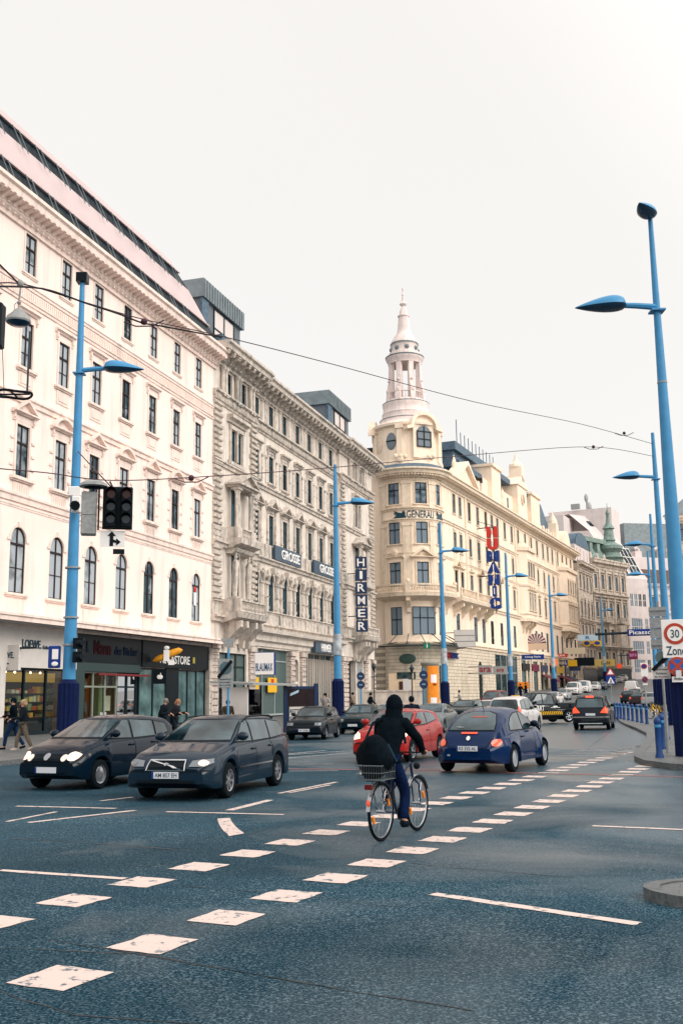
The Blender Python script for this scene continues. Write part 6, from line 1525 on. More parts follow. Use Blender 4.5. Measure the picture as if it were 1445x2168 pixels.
# bus shelter
c = P3(540,1452,50); t = thing('bus_shelter', 'glass bus shelter with flat grey roof in front of the sooty block', 'bus shelter', (c.x,c.y,.13), R_(70))
hz = c.z-.13
g = MB(); g.add([(-2.6,-1.1,hz),(2.6,-1.1,hz),(2.6,1.1,hz+.12),(-2.6,1.1,hz+.12),(-2.6,-1.1,hz+.1),(2.6,-1.1,hz+.1),(2.6,1.1,hz+.22),(-2.6,1.1,hz+.22)],[(0,3,2,1),(4,5,6,7),(0,1,5,4),(1,2,6,5),(2,3,7,6),(3,0,4,7)]); g.build('roof', M['grey_metal'], t)
for x in (-2.3,-.75,.75,2.3):
    g = MB(); g.box(x-.04,x+.04,.7,.78,0,hz+.1); g.build('post', M['darkmetal'], t)
g = MB(); g.box(-2.3,2.3,.73,.75,.3,hz-.15); g.box(-2.3,-2.28,-.6,.7,.3,hz-.2); g.build('glass_panel', M['clear'], t)
g = MB(); g.box(-1.9,1.9,.1,.5,.45,.5); g.box(-1.6,-1.5,.15,.6,0,.45); g.box(1.5,1.6,.15,.6,0,.45); g.build('bench', M['grey_metal'], t)
g = MB(); g.box(-2.34,-2.24,-.7,.6,.4,2.2); g.build('timetable_case', M['shop_white'], t)
gsign_ = proj_sign('square white box sign with blue edge reading BLAUMAX behind the bus shelter', 561, 1405, 66, 1.34, 1.44, M['blue'], None, rz=0, arm=False, th=.14)
g = MB(); g.box(-.65,.57,-.17,-.14,-.69,.69); g.build('face', M['white'], gsign_); lettering('BLAUMAX', gsign_, (-.04,-.18,-.22), mat('blaumax_blue',(.01,.07,.17),.4), w=1.08, h=.5, ext=.02)
for x, w, lb in [(9.6,.8,'narrow yellow poster above the bus shelter roof, left one'),(13.0,2.0,'wide yellow and red poster above the bus shelter roof')]:
    t = onb(b2r, 'yellow_poster', lb, 'poster', x, .4, 2.9); g = MB(); g.box(-w/2,w/2,-.05,0,-.6,.6); 
    if w > 1: g.box(-.3,.3,-.06,-.05,0,.5,1)
    g.build('sheet', [M['yellow'], M['red']], t)
# advertising board
p0 = Vector(on_ground(634,1568)); t = thing('advertising_board', 'dark navy advertising board with a hand-lettered white poster, beside the parked black hatchback', 'advertising board', (P3(636,1500,52).x,52,.1), R_(8))
g = MB(); g.box(-1.15,1.15,-.12,.12,.15,2.6); g.box(.95,1.2,-.2,.3,0,2.75); g.box(-1.2,-.95,-.2,.3,0,2.75); g.build('case', M['navy'], t, bevel=.02)
g = MB(); g.box(-.9,.9,-.14,-.12,1.35,2.45); g.build('dark_poster', mat('dark_red_poster',(.02,.008,.012),.5,noise=(3,.6)), t)
g = MB(); g.box(-.8,.85,-.16,-.12,.45,1.45); g.build('white_poster', M['shop_white'], t)
g = MB(); g.prism([(-.75,2.05),(-.15,2.25),(-.13,2.4),(-.72,2.2)],-.17,-.14); g.build('paper_slip', mat('pale_slip',(.4,.55,.65),.5), t)
lettering('RETTET DAS', t, (0,-.17,1.2), M['text_dark'], w=1.5, h=.24, ext=.01); lettering('SONNT', t, (-.15,-.17,.75), M['text_dark'], w=1.2, h=.34, ext=.01)
t.scale = (.72,.8,.88)
# advertising column
c = P3(910,1440,78); t = thing('advertising_column', 'orange advertising column with white posters, left of the third blue lamp', 'advertising column', (c.x,c.y,.2))
g = MB(); g.lathe([(.66,0),(.7,.2),(.63,.3),(.63,3.9),(.7,3.95),(.72,4.1),(.5,4.25),(.001,4.3)], 28); g.build('drum', mat('grey_column',(.25,.24,.2),.7), t, smooth=True)
g = MB(); g.lathe([(.645,.3),(.645,3.85)], 16, 0, math.pi*1.38, math.pi*1.95); g.build('orange_poster', mat('orange_poster',(.78,.24,.015),.5,noise=(1.5,.25),emit=((1,.3,.02),.12)), t)
g = MB(); g.lathe([(.655,2.6),(.655,3.2)], 8, 0, math.pi*1.5, math.pi*1.74); g.lathe([(.655,.5),(.655,1.5)], 8, 0, math.pi*1.47, math.pi*1.72); g.build('white_print', M['white'], t)
g = MB(); g.ball((.58*math.cos(5.2),.58*math.sin(5.2),2.5),.2,0,8,(1,1,.6)); g.ball((.58*math.cos(5.2),.58*math.sin(5.2),.6),.2,0,8,(1,1,.6)); g.build('printed_fruit', mat('rust_print',(.45,.10,.01),.6), t)
# old lanterns, direction signs
def lantern(px, py, D, lb):
    c = P3(px, py, D); t = thing('old_lantern', lb, 'lantern', (c.x,c.y,G(D)+.13), 0, 'old style lanterns by the corner entrance'); h = c.z-G(D)-.13
    g = MB(); g.lathe([(.14,0),(.12,.5),(.055,.7),(.045,h-.1),(.08,h)], 10); g.box(-.3,.3,-.03,.03,h-.5,h-.44); g.build('post', M['darkmetal'], t)
    g = MB(); g.lathe([(.07,h),(.17,h+.4),(.26,h+.42),(.08,h+.65),(.03,h+.8),(.001,h+.9)], 6); g.build('lamp_cage', M['darkmetal'], t); return t
lantern(791,1422,92,'tall old lantern left of the corner entrance'); lantern(871,1426,88,'shorter old lantern between entrance and orange column')
def dirsign(px, py, D, lb):
    c = P3(px,py,D); t = thing('direction_sign', lb, 'sign', (c.x,c.y,G(D)+.13), 0, 'round blue signs on thin posts'); h = c.z-G(D)-.13
    g = MB(); g.tube([(0,.05,0),(0,.05,h+.8)], .05, 6); g.build('post', M['pole'], t)
    for z, r in [(h+.3,.31),(h-.36,.31)]:
        g = MB(); disc(g, r, .03, 0, cz=z); g.box(-.13,.13,-.05,-.031,z-.04,z+.04,1); g.build('disc', [M['navy'], mat('pale_arrow',(.2,.35,.45),.5)], t)
dirsign(763,1440,80,'pair of round blue signs before the dark doorway'); dirsign(896,1438,74,'pair of round blue signs before the orange column')
# low stone wall before the corner house
c1, c2 = P3(790,1500,98), P3(895,1500,96); t = tag(MB().build('x', M['stone']) if False else (lambda g: (g.box(-3.2,2.6,-.25,.25,0,1.9), g.box(-3.3,2.7,-.32,.32,1.9,2.05), g.build('low_stone_wall', OS))[2])(MB()), 'low sooty stone wall in front of the corner entrance', 'wall'); t.location = ((c1.x+c2.x)/2, 97, G(97)+.1)
# far tree, bare
def bare_tree(loc, h, label, seed=1):
    r = random.Random(seed); t = thing('bare_tree', label, 'tree', loc)
    g = MB(); g.tube([(0,0,0),(.05,0,h*.35),(.0,.05,h*.5)], [.16,.12,.1], 7); g.build('trunk', M['bark'], t)
    g = MB()
    def br(p, d, L_, rad, k):
        q = p + d*L_; m_ = p + d*L_*.5 + Vector((r.uniform(-.1,.1), r.uniform(-.1,.1), r.uniform(-.05,.1)))*L_
        g.tube([p, m_, q], [rad, rad*.8, rad*.55], 4, cap=False)
        if k:
            for _ in range(r.choice((2,3))):
                nd = (d + Vector((r.uniform(-.9,.9), r.uniform(-.9,.9), r.uniform(-.25,.6)))).normalized(); br(q if r.random() < .6 else m_, nd, L_*r.uniform(.6,.85), rad*.55, k-1)
    for _ in range(5): br(Vector((0,.0,h*r.uniform(.38,.5))), Vector((r.uniform(-.9,.9), r.uniform(-.9,.9), r.uniform(.3,1))).normalized(), h*.22, .06, 4)
    g.build('crown', M['bark'], t)
M['bark'] = mat('bark',(.06,.05,.045),.9,noise=(8,.4))
bare_tree((46,134,G(134)+.1), 9.5, 'small bare tree on the right pavement under the blue Picasso banner', 4)
bare_tree((60,165,G(165)+.1), 9, 'bare tree further up beside the maroon sign', 9)

# unseen long building added behind and right of the viewer to darken reflections
rb = thing('reflection_building', 'long pale building with dark windows added out of view behind the viewer for reflections', 'building', (46,-30,0), R_(92))
mb = MB(); ops = [(x-.9,x+.9,z,z+2.8) for x in range(-58,78,5) for z in (1.5,7,12.5)]
wall(mb, -62, 80, 0, 17.5, ops, y=0, dep=.4); mb.quad((-62,.4,0),(80,.4,0),(80,.4,17.5),(-62,.4,17.5),1); mb.box(-62,80,-.4,12,17.5,18.2); mb.quad((80,0,0),(80,12,0),(80,12,18),(80,0,18)); mb.build('wall', [M['modern'], M['frame_dark']], rb)
mb = MB(); mb.quad((-62,0,18.2),(80,0,18.2),(80,6,22),(-62,6,22)); mb.quad((-62,6,22),(80,6,22),(80,12,18.2),(-62,12,18.2)); mb.build('roof', M['slate'], rb)
rb.rotation_euler.z = R_(-92)
# ================================================================== cars
def paint(name, col, metal=.35, rough=.28, flake=True):
    return mat(name, col, rough, metal=0, spec=.05, coat=.4, noise=(18,.22))
def sm_interp(pts, x, win=.07):
    def lin(x):
        if x <= pts[0][0]: return pts[0][1]
        for (a, b_), (c, d) in zip(pts[:-1], pts[1:]):
            if x <= c: return b_ + (d-b_)*(x-a)/(c-a if c > a else 1)
        return pts[-1][1]
    return sum(lin(x+win*k)*w for k, w in ((-1,.2),(-.5,.2),(0,.2),(.5,.2),(1,.2)))
class Body:
    def __init__(s, L, W, prof, belt, xf, xr, wr, zb=.22, tum=.32, fender=0, win=.07, nose=.55, end=.82):
        s.__dict__.update(locals()); s.mb = MB(); H = W/2; ra = wr+.06
        xs = [-L/2 + L*i/84 for i in range(85)]
        for xa in (xf, xr): xs = [x for x in xs if abs(abs(x-xa)-ra) > .02 and abs(x-xa) > ra*0 or abs(x-xa) < ra-.02 or abs(x-xa) > ra+.02] + [xa-ra-.001, xa-ra+.012, xa+ra-.012, xa+ra+.001]
        xs = sorted(set(xs)); rows = []
        for x in xs:
            e = max(0, (abs(x)-(L/2-nose))/nose); w = H*(1-(1-end)*e**2.4)
            zt = sm_interp(prof, x, win); zs = min(sm_interp(belt, x, .1), zt-.015)
            z0 = zb + .10*max(0,(abs(x)-(L/2-.25))/.25)
            for xa in (xf, xr):
                d = abs(x-xa)
                if d < ra: z0 = max(z0, wr + math.sqrt(max(0, ra*ra-d*d)))
            z0 = min(z0, zs-.05); g = max(zt-zs, 0)
            P = [(0, z0)]
            for f, dy in [(0,-.14),(0,-.02),(.06,0),(.3,.0),(.55,.0),(.74,-.008),(.9,-.03),(.97,-.055),(1,-.075)]:
                z = z0+(zs-z0)*f; y = w+dy*(w/H)
                if fender:
                    b_ = 0
                    for xa in (xf, xr): b_ = max(b_, math.exp(-(abs(x-xa)/.52)**3.2))
                    k = min(1, max(0, (.80-z)/.30)); k = k*k*(3-2*k)
                    y += fender*(b_*k) - fender*.55*(1-b_*k*.0)*1
                P.append((y, z))
            wg = P[-1][0]-.03
            for f, t_, dy in [(.02,.0,0),(.3,.25,0),(.6,.55,0),(.84,.82,0),(.93,.92,-.03),(.98,1,-.09)]:
                P.append((max(.05, wg - tum*g*t_ + dy*(1 if g > .2 else g/.2+.2)), zs+g*f))
            lw = P[-1][0]
            P += [(lw*.72, zt+.012), (lw*.38, zt+.026), (0, zt+.03)]
            rows.append((x, P))
        n = len(rows[0][1]); v = s.mb.v
        for x, P in rows:
            for y, z in P: v.append((x, y, z))
            for y, z in P[-2:0:-1]: v.append((x, -y, z))
        k = 2*n-2
        for i in range(len(rows)-1):
            for j in range(k):
                s.mb.f.append([i*k+j, i*k+(j+1)%k, (i+1)*k+(j+1)%k, (i+1)*k+j]); s.mb.m.append(0)
        s.mb.f.append(list(range(k))); s.mb.m.append(0); s.mb.f.append([(len(rows)-1)*k+j for j in range(k-1,-1,-1)]); s.mb.m.append(0)
        s.bvh = BVHTree.FromPolygons([Vector(p) for p in v], s.mb.f)
    def patch(s, pts, axis, sign, off=.006, step=.09, mb=None, m=0):
        """lay a 2-D outline onto the body: axis 'y' -> outline in (x,z); axis 'x' -> outline in (y,z)"""
        bm = bmesh.new(); vs = [bm.verts.new((p[0], 0, p[1])) for p in pts]; bm.faces.new(vs)
        for ax, idx in (((1,0,0),0), ((0,0,1),2)):
            lo = min(v.co[idx] for v in bm.verts); hi = max(v.co[idx] for v in bm.verts); n = int((hi-lo)/step)
            for i in range(1, n+1):
                c = [0,0,0]; c[idx] = lo+(hi-lo)*i/(n+1)
                bmesh.ops.bisect_plane(bm, geom=bm.verts[:]+bm.edges[:]+bm.faces[:], plane_co=c, plane_no=ax)
        mb = mb or MB(); bm.verts.ensure_lookup_table(); bm.verts.index_update(); hit = {}; base = len(mb.v)
        for v in bm.verts:
            u, z = v.co.x, v.co.z
            if axis == 'y': o, d = Vector((u, sign*3, z)), Vector((0,-sign,0))
            elif axis == 'x': o, d = Vector((sign*4, u, z)), Vector((-sign,0,0))
            else: o, d = Vector((u, z, 4)), Vector((0,0,-1))
            r = s.bvh.ray_cast(o, d)
            if r[0] is None: hit[v.index] = None; mb.v.append((0,0,0)); continue
            nrm = r[1] if r[1].dot(d) < 0 else -r[1]
            hit[v.index] = 1; mb.v.append(tuple(r[0] + nrm*off - d*off*.5))
        for f in bm.faces:
            if all(hit[v.index] for v in f.verts): mb.f.append([base+v.index for v in f.verts]); mb.m.append(m)
        bm.free(); return mb
def wheel_meshes(r, w=.2, spokes=5, hub=False, rimc=None, tag_=''):
    g = MB(); g.lathe([(r*.62,-w/2),(r*.9,-w/2),(r*.985,-w*.36),(r,-w*.2),(r,w*.2),(r*.985,w*.36),(r*.9,w/2),(r*.62,w/2),(r*.62,-w/2)], 28)
    g.v = [(a, c, b_) for a, b_, c in g.v]; ty = g
    g = MB(); g.lathe([(.001,w*.05),(r*.6,w*.05)], 24, 1); g.lathe([(r*.56,w*.05),(r*.57,w*.44),(r*.63,w*.48),(r*.66,w*.42)], 24)
    if hub: g.lathe([(.001,w*.44),(r*.2,w*.44),(r*.5,w*.36),(r*.56,w*.3)], 24)
    else:
        for i in range(spokes):
            a = 2*math.pi*i/spokes; st = len(g.v); g.box(r*.05,r*.6,-r*.07,r*.07,w*.22,w*.40); g.xf(Matrix.Rotation(a,4,'Z'), st)
        g.lathe([(.001,w*.45),(r*.13,w*.43),(r*.14,w*.2)], 12)
    g.v = [(a, c, b_) for a, b_, c in g.v]     # outer face towards +y
    return ty, g
def add_wheels(t, spec, r, xf, xr, track, spokes=5, hub=False, w=.2, rim=None):
    ty, ri = wheel_meshes(r, w, spokes, hub); first = None
    for x in (xf, xr):
        for sy in (1, -1):
            if first is None:
                a = ty.build('wheel', M['rubber'], t, smooth=True); b_ = ri.build('rim', [rim or M['rim'], M['black']], a, smooth=False); first = (a, b_)
            else:
                a = first[0].copy(); COL.objects.link(a); a.parent = t; b_ = first[1].copy(); COL.objects.link(b_); b_.parent = a
            a.location = (x, sy*(track/2-w/2-.01), r); a.rotation_euler = (0, random.uniform(0,1), 0 if sy > 0 else math.pi)
def mirror_pts(p): return [(-a, b_) for a, b_ in p]
def make_car(name, label, loc, heading, body, pmat, sidew, ws, rw, heads=None, tails=None, lit=False, tail_lit=False, plate_f=None, plate_r=None, grille=None, gm=None,
             spokes=5, hub=False, bumper=None, rails=False, group=None, seams=(), handles=(), mirrors=True, detail=True, underx=None, cat='car', skirt=None, rim=None):
    B = body; t = thing(name, label, cat, loc, R_(heading), group)
    bo = B.mb.build('body', pmat, t, smooth=True)
    g = MB(); g.box(B.xr-.15, B.xf+.15, -B.W/2+.3, B.W/2-.3, .2, .5); g.box(-B.L/2+.3, B.L/2-.3, -B.W/2+.35, B.W/2-.35, .24, .45); g.build('underbody', M['black'], t)
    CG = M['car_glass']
    def grow(p, d=.028):
        cx_ = sum(a for a, _ in p)/len(p); cz_ = sum(b_ for _, b_ in p)/len(p); sx_ = max(a for a, _ in p)-min(a for a, _ in p); sz_ = max(b_ for _, b_ in p)-min(b_ for _, b_ in p)
        return [(cx_+(a-cx_)*(1+2*d/sx_), cz_+(b_-cz_)*(1+2*d/sz_)) for a, b_ in p]
    g = MB()
    for s_ in (1, -1):
        for poly in sidew: B.patch(grow(poly), 'y', s_, .003, mb=g)
    if ws: B.patch(grow(ws), 'x', 1, .003, mb=g)
    if rw: B.patch(grow(rw), 'x', -1, .003, mb=g)
    g.build('window_seal', M['black'], t, smooth=True)
    for s_ in (1, -1):
        g = MB()
        for poly in sidew: B.patch(poly, 'y', s_, .008, mb=g)
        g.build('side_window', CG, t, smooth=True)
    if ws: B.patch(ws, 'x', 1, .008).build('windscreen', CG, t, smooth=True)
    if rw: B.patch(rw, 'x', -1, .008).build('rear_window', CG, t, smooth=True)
    for s_ in (1, -1):
        f = (lambda p: p) if s_ > 0 else mirror_pts
        if heads: B.patch(f(heads), 'x', 1, .012, .05).build('headlight', M['lampglow'] if lit is True else M['head'], t, smooth=True)
        if tails: B.patch(f(tails), 'x', -1, .012, .05).build('tail_light', M['tail_lit'] if tail_lit else M['tail'], t, smooth=True)
    if grille: B.patch(grille, 'x', 1, .014, .06).build('grille', gm or M['black'], t)
    for pl, sg in ((plate_f, 1), (plate_r, -1)):
        if pl:
            z, txt = pl; r = B.bvh.ray_cast(Vector((sg*4,0,z)), Vector((-sg,0,0)))[0]
            g = MB(); g.box(-.26,.26,-.012,.012,-.058,.058); g.box(-.26,-.22,-.014,-.012,-.057,.057,1)
            o = g.build('number_plate', [M['plate'], M['blue']], t); o.location = (r.x+sg*.02, 0, z); o.rotation_euler = (0,0, math.pi/2 if sg > 0 else -math.pi/2)
            if txt: lettering(txt, o, (.02,-.014,0), M['text_dark'], w=.43, h=.075, ext=.002)
    if bumper:
        g = MB()
        for sg in (1,-1): B.patch([(-B.W/2,bumper),(B.W/2,bumper),(B.W/2,bumper+.025),(-B.W/2,bumper+.025)], 'x', sg, .006, .1, mb=g)
        g.build('bumper_seam', M['black'], t)
    if seams:
        g = MB()
        for s_ in (1,-1):
            for (x0,z0,x1,z1) in seams:
                d = Vector((x1-x0,z1-z0)).normalized(); p = Vector((-d.y,d.x))*.008; B.patch([(x0-p.x,z0-p.y),(x1-p.x,z1-p.y),(x1+p.x,z1+p.y),(x0+p.x,z0+p.y)], 'y', s_, .004, .08, mb=g)
        g.build('door_seam', M['black'], t)
    if handles:
        for s_ in (1,-1):
            for hx, hz in handles:
                r = B.bvh.ray_cast(Vector((hx, s_*3, hz)), Vector((0,-s_,0)))[0]; g = MB(); g.box(hx-.1,hx+.1,min(r.y,r.y+s_*.035),max(r.y,r.y+s_*.035),hz-.015,hz+.02); g.build('door_handle', pmat, t, bevel=.008)
    if mirrors:
        mx = max(p[0] for p in sidew[0])-.18; mz = min(p[1] for p in sidew[0])+.09
        for s_ in (1,-1):
            r = B.bvh.ray_cast(Vector((mx, s_*3, mz)), Vector((0,-s_,0)))[0]; g = MB(); g.ball((mx, r.y+s_*.13, mz+.02), .12, 0, 10, (.6,1.0,.72)); g.box(mx-.03,mx+.03,min(r.y-.02*s_,r.y+s_*.1),max(r.y-.02*s_,r.y+s_*.1),mz-.05,mz+.0)
            g.ball((mx-.04, r.y+s_*.13, mz+.02), .10, 1, 10, (.45,.95,.66)); g.build('door_mirror', [pmat, M['black']], t, smooth=True)
    if rails:
        for s_ in (1,-1):
            g = MB(); pts = []
            for i in range(9):
                x = -1.6+i*.22; h = B.bvh.ray_cast(Vector((x, s_*(B.W/2-.26), 4)), Vector((0,0,-1)))[0]; pts.append((x, s_*(B.W/2-.26), h.z+(.06 if 0 < i < 8 else 0)))
            g.tube(pts, .018, 6); g.build('roof_rail', M['black'], t)
    if skirt:
        g = MB()
        for s_ in (1,-1): B.patch([(B.xr+.42,skirt),(B.xf-.42,skirt),(B.xf-.42,skirt+.03),(B.xr+.42,skirt+.03)], 'y', s_, .012, .1, mb=g)
        g.build('side_strip', M['chrome'], t)
    add_wheels(t, None, B.wr, B.xf, B.xr, B.W, spokes, hub, rim=rim)
    return t
def mb_lamp(t, pts, nm, m):      # extra small lamps
    for (x,y,z,r) in pts:
        g = MB(); g.ball((x,y,z), r, 0, 10, (.5,1,1)); g.build(nm, m, t, smooth=True)
# --- grey-blue estate car
V = Body(4.52, 1.78, [(-2.26,.62),(-2.22,1.0),(-1.95,1.32),(-1.75,1.41),(-.8,1.455),(-.1,1.45),(.18,1.39),(.98,1.01),(1.12,.965),(1.85,.83),(2.12,.72),(2.26,.55)],
         [(-2.26,.75),(-2.0,1.0),(-.5,.95),(1.0,.90),(1.9,.74),(2.26,.52)], 1.36, -1.28, .325)
pv = mat('blue_grey_metallic', (.006,.020,.038), .4, spec=.05, coat=.55, noise=(18,.2))
vt = make_car('estate_car', 'blue-grey estate car turning in the foreground, headlamp lit, plate AM 857 EH', (-2.6,20.95,0), 254, V, pv,
    [[(.88,1.0),(.02,.985),(.02,1.37),(.14,1.37)], [(-.06,.985),(-.98,1.0),(-.98,1.365),(-.06,1.385)], [(-1.05,1.0),(-1.95,1.05),(-1.72,1.31),(-1.05,1.36)]],
    [(-.70,1.03),(.70,1.03),(.56,1.385),(-.56,1.385)], [(-.64,1.05),(.64,1.05),(.52,1.34),(-.52,1.34)],
    heads=[(.44,.61),(.47,.71),(.78,.745),(.82,.67),(.72,.61)], tails=[(.62,.75),(.82,.75),(.76,1.15),(.66,1.15)],
    plate_f=(.47,'AM 857 EH'), grille=[(-.36,.55),(.36,.55),(.33,.72),(-.33,.72)], bumper=.53, rails=True, seams=[(.95,.35,1.0,.9),(-.02,.3,-.02,.95),(-1.0,.6,-.9,.95),(-1.0,.6,-.75,.32)], handles=[(.12,.84),(-.85,.86)], skirt=.52, spokes=7)
g = MB(); z0 = 2.285
V.patch([(-.36,.708),(.36,.708),(.34,.728),(-.34,.728)], 'x', 1, .022, mb=g); V.patch([(-.38,.545),(.38,.545),(.37,.562),(-.37,.562)], 'x', 1, .022, mb=g)
for s_ in (1,-1): V.patch([(s_*.365,.55),(s_*.385,.55),(s_*.355,.72),(s_*.335,.72)], 'x', 1, .022, mb=g)
V.patch([(-.32,.70),(-.28,.71),(.32,.58),(.28,.57)], 'x', 1, .024, mb=g); V.patch([(-.06,.65),(.0,.67),(.06,.65),(.0,.61)], 'x', 1, .028, mb=g); g.build('grille_surround', M['chrome'], vt)
for s_, m_ in ((1, M['lampglow']), (-1, M['head'])):
    V.patch([(s_*.67+.075*math.cos(a), .672+.045*math.sin(a)) for a in [i*math.pi/5 for i in range(10)]], 'x', 1, .02, .05).build('lamp_lens', m_, vt)
V.patch([(-.6,.28),(.6,.28),(.55,.38),(-.55,.38)], 'x', 1, .012).build('lower_grille', M['black'], vt)
# --- dark hatchback beside it
P_ = Body(3.92, 1.66, [(-1.96,.6),(-1.93,1.0),(-1.72,1.28),(-1.5,1.40),(-.7,1.465),(-.1,1.455),(.22,1.40),(1.02,1.02),(1.14,.98),(1.62,.86),(1.84,.74),(1.96,.58)],
          [(-1.96,.8),(-1.75,1.0),(0,.95),(1.1,.90),(1.6,.78),(1.96,.55)], 1.22, -1.24, .30)
pp = paint('midnight_blue', (.002,.010,.022), .2, .25)
pt = make_car('hatchback_car', 'dark hatchback with round twin headlamps lit, behind the estate car at the left', (-5.35,23.2,0), 247, P_, pp,
    [[(.90,1.02),(.02,1.0),(.02,1.37),(.18,1.37)], [(-.06,1.0),(-.9,1.02),(-.9,1.34),(-.06,1.38)], [(-.97,1.03),(-1.45,1.08),(-1.38,1.27),(-.97,1.33)]],
    [(-.64,1.04),(.64,1.04),(.52,1.385),(-.52,1.385)], [(-.6,1.06),(.6,1.06),(.5,1.34),(-.5,1.34)],
    heads=[(.59+.115*math.cos(i*math.pi/8), .69+.085*math.sin(i*math.pi/8)) for i in range(16)], lit=True, plate_f=(.42,None), grille=[(-.33,.60),(.33,.60),(.33,.73),(-.33,.73)], bumper=.54,
    seams=[(.95,.35,1.0,.9),(-.02,.3,-.02,.95),(-1.0,.6,-.85,.95)], handles=[(.12,.86),(-.75,.88)], hub=True)
for s_ in (1,-1): P_.patch([(s_*.42+.075*math.cos(i*math.pi/6), .66+.065*math.sin(i*math.pi/6)) for i in range(12)], 'x', 1, .014, .05).build('inner_lamp', mat('half_lit_lamp',(.5,.45,.42),.2,emit=((1,.75,.6),.5)), pt)
P_.patch([(.075*math.cos(i*math.pi/6), .68+.065*math.sin(i*math.pi/6)) for i in range(12)], 'x', 1, .02, .05).build('badge', M['rim'], pt)
P_.patch([(-.55,.28),(.55,.28),(.5,.36),(-.5,.36)], 'x', 1, .012).build('lower_grille', M['black'], pt)
# --- blue beetle-shaped car
Bt = Body(4.08, 1.84, [(-2.04,.50),(-1.97,.74),(-1.78,.93),(-1.45,1.16),(-1.0,1.37),(-.5,1.475),(-.05,1.49),(.35,1.43),(.75,1.27),(1.12,1.04),(1.25,.99),(1.62,.86),(1.9,.66),(2.04,.48)],
          [(-2.04,.55),(-1.7,.80),(-1,.90),(0,.92),(1.0,.90),(1.6,.75),(2.04,.45)], 1.27, -1.24, .325, fender=.115, tum=.34, win=.1, nose=.75, end=.70)
pb_ = paint('deep_blue', (.001,.018,.075), .25, .2)
bt = make_car('rounded_car', 'rounded deep blue small car seen from behind, plate KS 332 AL', (3.80,26.35,0), 63, Bt, pb_,
    [[(.86,.98),(-.02,.97),(-.02,1.37),(.12,1.37),(.42,1.28),(.68,1.13)], [(-.09,.97),(-1.02,.97),(-.95,1.12),(-.72,1.26),(-.4,1.35),(-.09,1.375)]],
    [(-.56,1.06),(.56,1.06),(.46,1.38),(-.46,1.38)], [(-.56,.99),(.56,.99),(.54,1.14),(.42,1.34),(.2,1.40),(-.2,1.40),(-.42,1.34),(-.54,1.14)],
    tails=[(.66+.105*math.cos(i*math.pi/8), .70+.085*math.sin(i*math.pi/8)) for i in range(16)], plate_r=(.575,'KS 332 AL'), hub=True, rim=mat('grey_wheel_cover',(.30,.33,.37),.35),
    seams=[(.62,.3,.62,.95),(-.62,.4,-.5,.95)], handles=[(-.35,.80)])
Bt.patch([(-.2,.895),(.2,.895),(.2,.935),(-.2,.935)], 'x', -1, .02, .1).build('brake_lamp', M['tail'], bt)
Bt.patch([(.05*math.cos(i*math.pi/6), .80+.05*math.sin(i*math.pi/6)) for i in range(12)], 'x', -1, .02, .05).build('badge', M['white'], bt)
g = MB(); Bt.patch([(-.66,.93),(-.50,.62),(-.2,.52),(.2,.52),(.50,.62),(.66,.93),(.645,.93),(.49,.635),(.2,.535),(-.2,.535),(-.49,.635),(-.645,.93)], 'x', -1, .004, .06, mb=g); g.build('boot_seam', M['black'], bt)
g = MB(); g.tube([(-.75,0,1.44),(-.95,0,1.72)], .008, 4); g.build('aerial', M['black'], bt)
g = MB(); Bt.patch([(.16,1.04),(.30,1.035),(.42,1.05),(.3,1.055)], 'x', -1, .02, .05, mb=g); Bt.patch([(.42,.40),(.49,.40),(.49,.44),(.42,.44)], 'x', -1, .02, .05, mb=g); g.build('rear_wiper', M['grey_metal'], bt)
Bt.patch([(-.25,1.27),(.12,1.27),(.12,1.30),(-.25,1.30)], 'x', -1, .012, .05).build('window_sticker', mat('faded_red_sticker',(.35,.08,.06),.5), bt)
# --- red three-door
Rb = Body(3.84, 1.66, [(-1.92,.6),(-1.88,.95),(-1.62,1.24),(-1.38,1.37),(-.6,1.43),(0,1.415),(.3,1.35),(.98,1.0),(1.1,.96),(1.6,.84),(1.82,.70),(1.92,.55)],
          [(-1.92,.8),(-1.6,1.04),(-.4,.98),(.9,.90),(1.6,.76),(1.92,.52)], 1.20, -1.26, .31)
pr_ = paint('bright_red', (.36,.018,.016), .1, .2)
rt = make_car('red_car', 'red three-door car with lit headlamps behind the cyclist', (1.62,30.5,0), 247, Rb, pr_,
    [[(.88,.99),(-.30,1.02),(-.30,1.35),(.12,1.34),(.28,1.28)], [(-.38,1.03),(-1.25,1.12),(-1.15,1.24),(-.9,1.32),(-.38,1.355)]],
    [(-.62,1.02),(.62,1.02),(.52,1.345),(-.52,1.345)], [(-.6,1.06),(.6,1.06),(.5,1.32),(-.5,1.32)],
    heads=[(.50,.66),(.56,.78),(.72,.86),(.78,.74),(.72,.62)], lit=True, grille=[(-.34,.60),(.34,.60),(.36,.68),(-.36,.68)], bumper=.52, seams=[(.86,.35,.9,.9),(-.34,.3,-.34,1.0)], handles=[(-.18,.84)], spokes=5)
Rb.patch([(-.5,.3),(.5,.3),(.45,.4),(-.45,.4)], 'x', 1, .012).build('lower_grille', M['black'], rt)
g = MB(); Rb.patch([(.1,1.05),(.4,1.16),(.41,1.18),(.1,1.07)], 'x', 1, .02, .05, mb=g); g.build('wiper', M['black'], rt)
